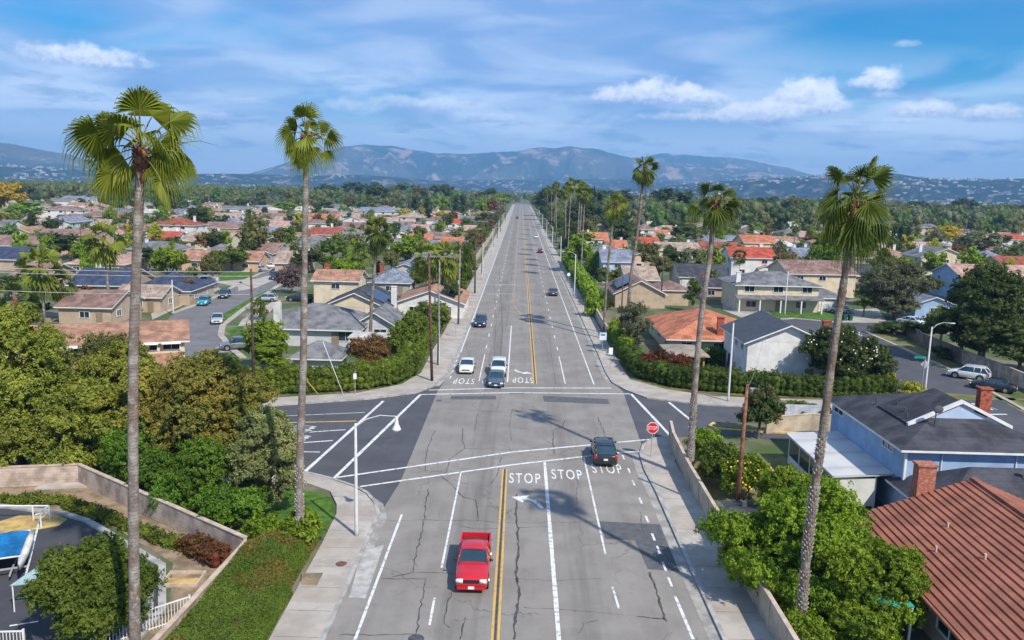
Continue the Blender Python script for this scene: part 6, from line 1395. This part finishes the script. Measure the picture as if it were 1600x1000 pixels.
bin_(1319,501,M_bgreen,'green bin left of its twin on the right driveway edge'); bin_(1328,501,M_bgreen,'green bin right of its twin on the right driveway edge')
bin_(1371,583,M_bblack,'black bin beside the thick low sand wall'); bin_(1383,590,M_bbrown,'brown bin beside the thick low sand wall')
# grove hidden bits: electric cabinet, playground of small things near gazebo
def cab(px,py,s_,m,label,cat,name):
    x,y=g(px,py); r=empty(name,(x,y,0),0.2,label,cat); MB().box((0,0,s_[2]/2),s_).build('cabinet_body',m,r); MB().box((0,0,s_[2]+0.03),(s_[0]+.06,s_[1]+.06,0.05)).build('lid',m,r)
cab(1178,620,(0.9,0.6,0.9),M_ins,'small grey utility cabinet by the cross street pavement','utility cabinet','utility_cabinet')
# ================================================================ THE HOUSES OF THE SUBURB
# (x0, x1, ridge y, eave y) in the photo give each roof its place and size; lies across the view unless 'g'
HT=[]
def spec(x0,x1,y1,y2,roof,wall_,st=1,gable=False,rz=0.0,**k): HT.append((x0,x1,y1,y2,roof,wall_,st,gable,rz,k))
for a in ((-30,75,365,383,'brown','peach'),(56,152,350,371,'brown','tan'),(30,97,339,349,'tan','white'),(80,128,332,342,'brown','cream'),(120,192,325,338,'brown','tan'),(96,145,303,311,'blue grey','white',2),
 (-12,10,345,352,'grey','white'),(-5,26,325,334,'grey','tan'),(156,177,313,319,'brown','pink'),(171,199,302,307,'pale','white'),(54,78,303,309,'pale','white'),(236,302,338,351,'red brown','white',2),(228,272,362,374,'red','white'),
 (284,356,360,376,'tan','cream'),(306,358,384,397,'grey','pale grey'),(366,432,376,394,'brown','grey'),(350,378,342,350,'blue grey','white'),(408,462,363,377,'grey','cream',1,True),(404,455,333,340,'brown','tan'),(419,446,345,354,'pink','white'),
 (316,346,315,321,'brown','pink'),(364,386,317,324,'pink','pink'),(289,306,305,311,'blue grey','white'),(376,398,300,306,'grey','cream'),(397,414,308,313,'red brown','pink'),(397,422,318,326,'blue grey','white'),
 (479,529,333,341,'orange','white'),(534,567,337,344,'tan','white',1,True),(482,531,354,366,'red brown','cream'),(500,562,349,363,'brown','tan'),(533,559,364,369,'grey','light blue'),(560,624,322,330,'blue grey','white',2),
 (637,673,366,377,'orange','tan'),(612,682,375,388,'grey','tan'),(674,700,342,349,'blue grey','tan'),(675,706,320,326,'pink','white'),(697,719,342,349,'red','white'),(718,756,335,344,'grey','white'),(685,716,351,362,'brown','white',1,True),
 (688,722,372,383,'orange','white'),(664,708,384,394,'grey','white'),(755,771,330,336,'pink','white'),(488,560,420,437,'rust','cream',2),(612,652,404,420,'blue grey','pale grey',1,True),(575,640,424,440,'blue grey','grey'),(645,690,398,412,'grey','white'),
 (108,190,425,444,'navy','tan'),(200,292,428,452,'navy','tan'),(180,248,449,462,'tan','tan'),(92,170,456,478,'brown','tan'),(105,188,394,411,'pink','peach'),(-20,40,388,404,'navy','tan'),
 (20,70,414,430,'brown','tan'),(590,640,352,361,'grey','white'),(590,620,340,347,'tan','cream'),(330,372,333,340,'tan','white'),(215,250,318,325,'tan','white'),(455,480,322,328,'pale','white'),(505,545,318,324,'grey','white'),
 (725,748,352,361,'pink','cream'),(640,668,352,360,'pink','white'),(735,752,322,328,'tan','white'),(468,500,372,384,'grey','cream'),(430,470,395,410,'tan','tan'),
 # right of the main road
 (914,951,359,373,'orange','white'),(951,977,376,387,'orange','cream'),(917,981,380,395,'grey','tan'),(942,986,394,408,'blue grey','light blue',2),(993,1032,370,382,'red','cream'),(1026,1096,374,391,'tan','cream'),(1023,1056,358,368,'orange','white'),
 (998,1022,349,358,'brown','white',2),(921,957,344,352,'tan','tan'),(1061,1137,406,432,'dark grey','cream'),(1144,1214,385,402,'red','white',2),(1162,1213,367,379,'orange','cream',2),(1089,1147,355,366,'grey','white',1,True),(1098,1165,378,390,'red brown','tan'),
 (1158,1180,331,337,'pale','cream',2),(1119,1140,335,343,'pale','purple',2),(1252,1282,361,370,'pink','cream'),(1270,1318,366,378,'rust','yellow'),(1252,1278,391,401,'blue grey','white'),(1230,1337,407,427,'brown','cream',2),
 (1355,1395,369,381,'brown','white',1,True),(1370,1422,386,399,'orange','tan'),(1444,1516,385,402,'grey','cream',2,True),(1435,1464,380,389,'pink','peach'),(1490,1568,404,418,'brown','blue'),(1510,1625,414,434,'pink','blue',2),(1555,1620,362,374,'red','white'),
 (1572,1640,399,415,'red brown','tan'),(1541,1574,394,404,'blue grey','white'),(1420,1445,365,372,'dark grey','yellow'),(1438,1482,462,474,'blue grey','blue',1,True),(1320,1372,412,430,'dark grey','tan'),(1095,1162,436,448,'dark grey','tan'),
 (985,1020,420,436,'tan','tan'),(1120,1165,398,410,'rust','peach'),(1215,1250,402,412,'grey','white'),(1030,1070,345,351,'tan','white'),(1068,1092,348,355,'red brown','cream'),(1180,1210,350,357,'tan','cream'),(890,912,352,360,'tan','cream'),
 (1340,1372,352,359,'tan','white'),(1300,1330,352,358,'tan','cream'),(1480,1520,352,358,'tan','cream'),(1525,1552,368,376,'tan','white')): spec(*a)
HPOS=[(31.9,59.3,8),(33,49.4,7),(27.3,36.6,9),(27.4,115.6,11),(30.6,96.6,6),(-28.6,112.6,9),(-23.4,92.8,3),(-26,131.5,8),(-14.8+0,140,8),(-46.6,87.5,10)]
def adj(roof): return roof
def flush(h):
    x0,x1,y1,y2,roof,wl,st,gable,rz,k=h
    eave=2.8 if st==1 else 5.3; xm=(x0+x1)/2
    rise=1.5
    for _ in range(3):
        ye=g(xm,y2,eave)[1]; yr=g(xm,y1,eave+rise)[1]; W=min(13,max(8,2*(yr-ye))); rise=W/2*0.36
    ye=g(xm,y2,eave)[1]; L=(x1-x0)*math.hypot(ye,g(xm,y2,eave)[0])/FPX*0.93; L=max(7,min(26,L))
    cx,cy=g(xm,y2,eave)
    if gable: blocks=[B(0,0,L,13,eave,L/2*0.36,'gy',oh=0.5)]; cyy=cy+6.5
    else:
        ty=random.choice(['gx','hx','gx']); blocks=[B(0,0,L,W,eave,rise,ty,oh=0.5)]; cyy=cy+W/2
        if random.random()<0.6 and L>11: s=random.choice((-1,1)); blocks.append(B(s*L*0.28,-W*0.32,L*0.34,W*0.55,min(eave,2.7),L*0.34/2*0.36,'gy',oh=0.4))
    near=cyy<260
    ch=[(random.choice((-1,1))*L*0.33,W*0.12 if not gable else 0,eave+rise+0.7,random.choice((WALL['white'],M_brick,WALL['tan'])))] if random.random()<0.75 else None
    gd=(random.choice((-1,1))*L*0.25,4.6) if (near and not gable and random.random()<0.5) else None
    r=house(cx,cyy,rz+random.uniform(-0.05,0.05),blocks,WALL[wl],ROOF[roof],'house',chimney=ch,garage=gd,vents=2 if near else 0,near=near,win=cyy<900)
    shape='gabled' if (gable or blocks[0]['type'][0]=='g') else 'hipped'
    auto(r,'%s-walled %s-roofed %s%s house'%(wl.replace(' ','-'),roof.replace(' ','-'),'two-storey ' if st==2 else '',shape),'house','houses of the suburb')
    HPOS.append((cx,cyy,max(L,W)/2+1)); return r
hs_={}
for h in HT: hs_[h[:4]]=flush(h)
# special parts on some of them
def rip(key,fn):
    r=hs_[key]; ro=[c for c in r.children if c.name.startswith('roof')][0]; fn(r,ro)
def solar_on(r,ro,x,y,w,d,z,t): MB().box((x,y,z),(w,d,0.06),0,Matrix.Rotation(t,3,'X')).build('solar_panel',M_solar,ro)
x,y=g(1216,444,5.3); HPOS.append((x,y+5,11))
def porch(r,ro):
    MB().add([(-8.3,-7.6,2.65),(8.3,-7.6,2.65),(8.3,-5.5,3.15),(-8.3,-5.5,3.15),(-8.3,-7.6,2.5),(8.3,-7.6,2.5),(8.3,-5.5,3.0),(-8.3,-5.5,3.0)],[(0,1,2,3),(7,6,5,4),(4,5,1,0),(5,6,2,1),(7,4,0,3)]).build('porch_roof',ROOF['grey'],ro)
    for k in range(5): MB().box((-7.8+k*3.9,-7.4,1.25),(0.22,0.22,2.5)).build('porch_post',M_trim,r)
    for px_ in (-5.5,0.0,5.5): window(r,px_,-5.53,4.3,1.9,1.15,0)
    for px_ in (-5.0,4.5): window(r,px_,-5.53,1.4,2.0,1.2,0)
    MB().box((0.2,-5.55,1.05),(1.0,0.1,2.1)).build('front_door',WALL['brown'],r)
    MB().box((10.8,-3.75,1.08),(4.4,0.1,2.12)).build('garage_door',M_garage,r)
r=house(x,y+5.5,0.02,[B(0,0,15.4,11,5.3,1.9,'hx',oh=0.7,nowin=True),B(10.8,1.0,6.2,9.4,2.8,1.3,'hx',oh=0.5,nowin=True)],WALL['cream'],ROOF['grey'],'house',win=False,chimney=[(-7.4,-4.2,7.3,WALL['white'])],extra=porch)
tag(r,'cream two-storey house with grey hip roof, long porch and white garage door','house')
rip((1026,1096,374,391),lambda r,ro: solar_on(r,ro,1.5,-3.0,9,3.0,3.95,0.346))
rip((80,128,332,342),lambda r,ro: solar_on(r,ro,-1.5,-3.0,10,3.2,3.95,0.346))
r=house(23.3,158.5,0,[B(0,0,9.5,15,2.9,2.4,'gy',oh=0.5),B(7.2,1.5,6,9,3.2,1.2,'hy',oh=0.4)],WALL['tan'],ROOF['brown'],'house',win=False)
tag(r,'brown-roofed tan gabled house with black solar panels behind the orange tile roof','house'); HPOS.append((24,159,9))
ro=[c for c in r.children if c.name.startswith('roof')][0]
MB().box((-2.8,-1.5,4.35),(3.4,9.5,0.07),0,Matrix.Rotation(-math.atan2(2.4,4.75),3,'Y')).build('solar_panel',M_solar,ro)
# pool behind the orange roofed house wall, tarpaulin canopy far right
x,y=g(1352,420,2.5); r=empty('blue_canopy',(x,y,0),0.1,'bright blue shade canopy between the brown gable and the grey-green tree','canopy')
MB().box((0,0,2.5),(7,3,0.1),0,Matrix.Rotation(0.15,3,'X')).build('cloth',mat('bright blue cloth',(0.02,0.25,0.62)),r)
for sx in (-1,1):
    for sy in (-1,1): MB().tube([(sx*3.3,sy*1.3,0),(sx*3.3,sy*1.3,2.45+sy*0.2)],0.05,6).build('post',M_trim,r)
# white warehouse far left
x,y=g(78,292,4); r=empty('warehouse',(x,y+20,0),0.1,'long white flat-roofed warehouse before the left treeline','warehouse')
MB().box((0,0,4),(95,30,8)).build('wall',WALL['white'],r); MB().box((0,0,8.2),(97,32,0.5)).build('roof',ROOF['pale'],r)
# ---- fillers where the photo shows more roofs further back
RF=['brown','tan','grey','pink','brown','rust','tan','blue grey','pale','brown','tan','grey','tan']; WF=['cream','white','tan','peach','pink','pale grey','white']
def free(x,y,r_,lst,extra=0): return all((x-a)**2+(y-b)**2>(r_+c+extra)**2 for a,b,c in lst)
q=random.Random(5); nf=0
for row in range(34):
    y=205+row*27
    for side in (-1,1):
        x=side*(27+ (row%2)*7); lim=y*0.63
        while abs(x)<lim and nf<165:
            xx=x+q.uniform(-3,3); yy=y+q.uniform(-4,4)
            if side<0 and yy<330 and abs(xx+55-(-0.16*(yy-200)))<9: x+=side*24; continue
            if free(xx,yy,8,HPOS,1.5) and q.random()<0.72:
                L=q.uniform(13,19); W=q.uniform(9,12); st=q.random()<0.15; e=5.3 if st else 2.8; ty=q.choice(['gx','hx','gy']); rf=q.choice(RF); wf=q.choice(WF)
                if ty=='gy': L,W=W,L
                bl=[B(0,0,L,W,e,min(L,W)/2*0.36,ty)]
                r=house(xx,yy,q.uniform(-0.06,0.06),bl,WALL[wf],ROOF[rf],'house',near=False,win=yy<520,chimney=[(q.choice((-1,1))*L*0.3,0.8,e+2.2,q.choice((WALL['white'],M_brick)))] if q.random()<0.6 else None)
                auto(r,'%s-walled %s-roofed %s%s house'%(wf.replace(' ','-'),rf.replace(' ','-'),'two-storey ' if st else '','hipped' if ty[0]=='h' else 'gabled'),'house','houses of the suburb'); HPOS.append((xx,yy,8)); nf+=1
            x+=side*q.uniform(21,27)
# ---- trees between them: (x, base y, top y, width px, form, colour)
TT=[(425,597,520,64,'cone','bright green'),(390,388+25,376,34,'round','dark green') ,(400,408,346,48,'round','olive green'),(362,425,384,52,'round','mid green'),(340,428,390,36,'round','mid green'),(277,428,395,42,'round','mid green'),(235,425,385,40,'tall','dark green'),
 (250,372,268+40,0,'x','x'),(262,345,293,34,'tall','dark green'),(325,362,336,50,'round','dark green'),(372,362,350,34,'round','rusty brown'),(398,372,338,42,'round','olive green'),(10,334,282,52,'round','golden yellow'),(40,345,313,44,'tall','bright green'),(-5,352,330,30,'round','yellow green'),
 (95,385+20,362,52,'tall','dark green'),(55,415,380,60,'tall','mid green'),(20,415,395,50,'round','olive green'),(165,400,385,30,'bush','rusty brown'),(130,408,388,28,'bush','olive green'),(48,361,350,22,'bush','yellow green'),(182,335,313,24,'round','mid green'),(208,352,332,30,'round','olive green'),
 (190,345,334,36,'bush','rusty brown'),(323,345,323,26,'tall','bright green'),(445,334,315,40,'round','bright green'),(440,346,328,16,'round','yellow green'),(430,360,350,30,'bush','olive green'),(265,392,372,42,'round','olive green'),(320,393,365,34,'round','rusty brown'),(365,376,366,18,'bush','yellow green'),
 (394,378,362,38,'bush','yellow green'),(508,333,314,34,'round','dark green'),(510,352,342,18,'bush','bright green'),(458,362,350,40,'bush','olive green'),(472,348,336,30,'bush','bright green'),(520,410,372,44,'round','mid green'),(480,428,388,54,'round','dark green'),(545,412,385,40,'round','dark green'),(505,425,395,40,'round','mid green'),
 (632,352,326,34,'round','yellow green'),(660,368,354,26,'bush','mid green'),(690,345,330,30,'round','golden yellow'),(744,385,356,32,'tall','mid green'),(735,402,360,24,'tall','rusty brown'),(730,430,375,22,'tall','mid green'),(757,352,330,26,'tall','olive green'),(766,340,318,22,'tall','olive green'),
 (670,350,322,12,'cypress','dark green'),(649,338,302,10,'cypress','dark green'),(668,340,304,10,'cypress','dark green'),(711,335,303,9,'cypress','dark green'),(723,336,300,9,'cypress','dark green'),(716,330,306,20,'cone','dark green'),(768,328,290,36,'cone','dark green'),(748,326,298,26,'tall','olive green'),
 (780,330,300,26,'tall','bright green'),(790,326,302,18,'tall','mid green'),(590,330,280,40,'pine','dark green'),(555,318,278,50,'pine','dark green'),(510,318,284,40,'pine','dark green'),(625,320,284,34,'tall','mid green'),(655,326,284,30,'pine','olive green'),(690,322,284,40,'pine','dark green'),
 (600,590,556,0,'x','x'),(405,500,470,26,'bush','mid green'),(250,470,458,16,'bush','yellow green'),(285,470,432,52,'round','rusty brown'),(225,450,436,0,'x','x'),(175,468,458,40,'bush','dark green'),(140,466,440,30,'round','rusty brown'),(300,445,420,24,'bush','mid green'),(228,460,450,0,'x','x'),
 (630,515,495,60,'bush','mid green'),(610,500,478,24,'bush','olive green'),(655,545,530,30,'bush','olive green'),(645,455,425,40,'round','mid green'),(700,445,418,34,'round','mid green'),(668,500,470,40,'round','mid green'),(690,520,480,30,'tall','mid green'),(708,490,440,26,'tall','dark green'),(715,470,425,30,'tall','mid green'),(728,455,405,24,'tall','mid green'),(734,440,392,22,'tall','mid green'),
 (355,590,572,30,'bush','dark green'),(330,585,565,20,'bush','olive green'),(245,480,470,0,'x','x'),(15,470,430,40,'tall','dark green'),(120,500,480,30,'bush','olive green'),(60,500,470,40,'round','dark green'),(10,520,485,60,'round','olive green'),
 # right side
 (905,425,358,44,'tall','bright green'),(885,400,370,26,'tall','mid green'),(880,380,355,24,'tall','bright green'),(870,372,345,20,'tall','olive green'),(930,435,395,30,'bush','bright green'),(950,460,415,44,'round','mid green'),(970,390,345,38,'tall','dark green'),(1010,430,378,36,'round','olive green'),(1030,440,398,44,'round','olive green'),(1055,425,390,30,'tall','dark green'),
 (1020,410,380,30,'round','mid green'),(935,358,350,20,'bush','mid green'),(925,495,465,32,'bush','bright green'),(945,485,462,24,'bush','dark green'),(935,478,460,20,'bush','mid green'),(980,468,452,40,'bush','olive green'),(1065,378,352,40,'round','dark green'),(1085,374,355,24,'round','bright green'),(1135,378,355,34,'round','bright green'),(1180,368,347,24,'round','bright green'),(1205,368,350,24,'round','olive green'),
 (1160,362,345,26,'round','grey green'),(1272,386,366,30,'round','rusty brown'),(1310,388,366,26,'round','olive green'),(1345,415,380,24,'tall','yellow green'),(1363,412,388,26,'round','olive green'),(1382,430,398,38,'round','mid green'),(1425,420,385,32,'round','dark green'),(1412,440,400,34,'round','bright green'),(1395,392,345,9,'cypress','dark green'),(1405,392,346,9,'cypress','dark green'),(1415,392,348,9,'cypress','dark green'),
 (1478,388,352,42,'round','golden yellow'),(1436,384,369,22,'bush','bright green'),(1530,402,360,56,'round','grey green'),(1503,398,370,30,'round','grey green'),(1490,442,415,40,'round','dark green'),(1530,455,425,40,'round','dark green'),(1580,460,430,50,'round','dark green'),(1430,470,445,30,'round','mid green'),(1355,445,425,0,'x','x'),
 (960,330,282,50,'pine','dark green'),(1000,345,300,54,'pine','dark green'),(1050,350,285,62,'pine','dark green'),(1025,340,300,40,'pine','dark green'),(925,350,290,44,'pine','dark green'),(860,345,290,40,'pine','dark green'),(845,338,298,30,'pine','dark green'),(895,362,318,30,'tall','dark green'),(912,360,305,34,'pine','dark green'),(935,358,312,40,'pine','dark green'),(975,356,318,40,'round','dark green'),
 (1110,345,315,36,'round','dark green'),(1145,340,312,34,'tall','olive green'),(1200,345,305,44,'pine','dark green'),(1240,352,302,44,'pine','olive green'),(1280,350,310,44,'tall','dark green'),(1320,352,312,36,'pine','olive green'),(1430,345,312,44,'pine','dark green'),(1505,345,308,36,'pine','dark green'),(1470,350,318,44,'pine','olive green'),(1545,345,322,44,'pine','dark green'),(1590,350,318,44,'pine','dark green'),(1395,350,325,34,'pine','olive green'),(1365,350,322,34,'round','dark green'),
 (1010,500,488,0,'x','x'),(1385,600,590,34,'bush','yellow green'),(1420,618,604,30,'bush','yellow green'),(1325,560,535,36,'round','mid green'),(1300,470,455,0,'x','x'),(1255,655,628,60,'round','mid green'),(1300,640,622,0,'x','x'),(1290,665,645,40,'bush','mid green'),(1215,655,642,36,'bush','dark green'),(1240,780,745,40,'round','yellow green'),
 (1400,500,470,46,'round','grey green'),(1395,520,505,60,'bush','dark green'),(1470,560,545,30,'bush','dark green'),(1440,530,500,60,'round','dark green'),(1180,770,752,0,'x','x'),(1500,562,488,80,'round','dark green'),(1468,540,478,60,'round','mid green'),(1535,578,485,80,'round','dark green'),(1592,592,505,80,'tall','dark green'),(1445,470,430,40,'round','dark green'),(1400,455,425,50,'round','bright green'),(965,518,498,24,'bush','yellow green'),(955,530,515,24,'bush','yellow green')]
for (px,by,ty,wp,form,colr) in TT:
    if form=='x' or wp==0: continue
    x,y=g(px,by); d=CM@np.array([px-800,500-ty,-FPX]); H=max(1.5,CAMH+d[2]*y/d[1]); w=wp*math.hypot(x,y)/FPX
    if y>1400: continue
    tree(x,y,min(H,26),w,form,colr)
# scattered extra trees in gardens further back
q=random.Random(9); nt=0; forms=[('round','mid green'),('round','olive green'),('tall','dark green'),('pine','dark green'),('round','bright green'),('cone','dark green'),('pine','olive green'),('round','grey green'),('tall','mid green'),('round','yellow green'),('round','bright green'),('cypress','dark green'),('round','rusty brown'),('round','bright green'),('round','yellow green')]
while nt<190:
    y=q.uniform(150,760); x=q.uniform(-0.66,0.66)*y
    if abs(x)<16 or (x<0 and y<330 and abs(x+55+0.16*(y-200))<8): continue
    h=q.uniform(4.5,9) if y<520 else q.uniform(7,15); w=h*q.uniform(0.6,0.95); 
    if not free(x,y,w/2*0.6,HPOS) : continue
    f,cl_=q.choice(forms[:] if y<600 else forms[:11]); 
    if f=='cypress': w=h*0.2
    if f=='pine': h*=1.25
    tree(x,y,h,w,f,cl_); nt+=1
q=random.Random(21)
nt=0
while nt<46:     # more garden trees between the nearer roofs
    y=q.uniform(140,400); x=q.uniform(-0.62,-0.09)*y if nt%3 else q.uniform(0.12,0.6)*y
    if (x<0 and y<330 and abs(x+55+0.16*(y-200))<9) or not free(x,y,1.6,HPOS): continue
    f,cl_=q.choice([('tall','mid green'),('round','bright green'),('tall','bright green'),('round','olive green'),('pine','dark green'),('round','yellow green'),('cone','mid green')]); h=q.uniform(5,10)
    tree(x,y,h,h*q.uniform(0.5,0.8),f,cl_); nt+=1
for k in range(34):     # street trees along the left pavement
    y=165+k*15+q.uniform(-4,4); tree(-14.8+q.uniform(-0.8,0.6),y,q.uniform(5,8.5),q.uniform(3.2,5),q.choice(['round','tall','tall']),q.choice(['olive green','mid green','dark green','rusty brown','mid green']))
for k in range(26):
    y=262+k*17+q.uniform(-4,4); tree(18.5+q.uniform(-0.8,1.5),y,q.uniform(7,12),q.uniform(4,6),q.choice(['round','tall','pine']),q.choice(['olive green','dark green','dark green','mid green']))
# wooded belts further back that read as one mass
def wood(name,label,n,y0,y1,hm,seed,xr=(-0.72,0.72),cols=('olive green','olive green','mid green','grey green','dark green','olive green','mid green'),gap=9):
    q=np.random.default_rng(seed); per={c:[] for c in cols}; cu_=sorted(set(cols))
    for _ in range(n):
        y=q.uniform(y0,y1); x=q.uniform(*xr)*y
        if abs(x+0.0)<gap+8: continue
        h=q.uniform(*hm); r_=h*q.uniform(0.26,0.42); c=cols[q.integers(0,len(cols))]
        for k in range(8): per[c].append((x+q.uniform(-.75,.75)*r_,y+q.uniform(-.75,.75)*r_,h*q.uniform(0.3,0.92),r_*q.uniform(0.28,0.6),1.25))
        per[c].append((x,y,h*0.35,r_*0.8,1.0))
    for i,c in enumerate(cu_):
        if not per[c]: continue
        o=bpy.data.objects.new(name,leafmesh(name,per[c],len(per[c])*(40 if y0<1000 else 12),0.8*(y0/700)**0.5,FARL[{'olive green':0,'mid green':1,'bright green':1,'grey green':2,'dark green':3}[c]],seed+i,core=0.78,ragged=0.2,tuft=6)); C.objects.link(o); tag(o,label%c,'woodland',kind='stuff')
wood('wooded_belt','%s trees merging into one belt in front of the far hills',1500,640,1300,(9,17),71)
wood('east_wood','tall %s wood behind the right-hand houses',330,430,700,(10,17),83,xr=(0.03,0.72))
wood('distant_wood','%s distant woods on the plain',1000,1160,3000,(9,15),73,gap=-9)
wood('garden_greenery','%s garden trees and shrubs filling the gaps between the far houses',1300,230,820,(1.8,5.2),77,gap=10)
# ================================================================ LABELS AND AIR
bpy.context.view_layer.update()
ORD=['leftmost','second from left','third from left','fourth from left','fifth from left','sixth from left','seventh from left','eighth from left','ninth from left','tenth from left','eleventh from left','twelfth from left']
def band(y): return 'close by' if y<140 else 'in the near rows' if y<230 else 'in the middle rows' if y<340 else 'in the back rows' if y<520 else 'far back' if y<800 else 'at the far treeline'
grp={}
for o,look in AUTO:
    x,y,z=o.location; side='left of road' if x<0 else 'right of road'
    grp.setdefault((look,side,band(y)),[]).append(o)
for (look,side,bd),L in grp.items():
    L.sort(key=lambda o:proj(o.location)[0])
    for i,o in enumerate(L):
        s='%s, %s %s'%(look,bd,side)
        if 'road' in look: s='%s, %s, %s side'%(look,bd,'left' if o.location.x<0 else 'right')
        if len(L)>1: s+=', '+(ORD[i] if i<12 else 'number %d from left'%(i+1))
        o['label']=s
# the air between here and the mountains
hz=MB(); hz.box((0,6600,315),(27000,13900,640))
hm=bpy.data.materials.new('hazy air'); hm.use_nodes=True; nt=hm.node_tree; nt.nodes.remove(nt.nodes['Principled BSDF'])
pv=nt.nodes.new('ShaderNodeVolumePrincipled'); pv.inputs['Color'].default_value=(0.28,0.60,1.0,1); pv.inputs['Density'].default_value=HAZE; pv.inputs['Anisotropy'].default_value=0.0
nt.links.new(pv.outputs[0],nt.nodes['Material Output'].inputs['Volume'])
tag(hz.build('haze',hm),'thin blue haze over the plain and the far hills','haze',kind='stuff')
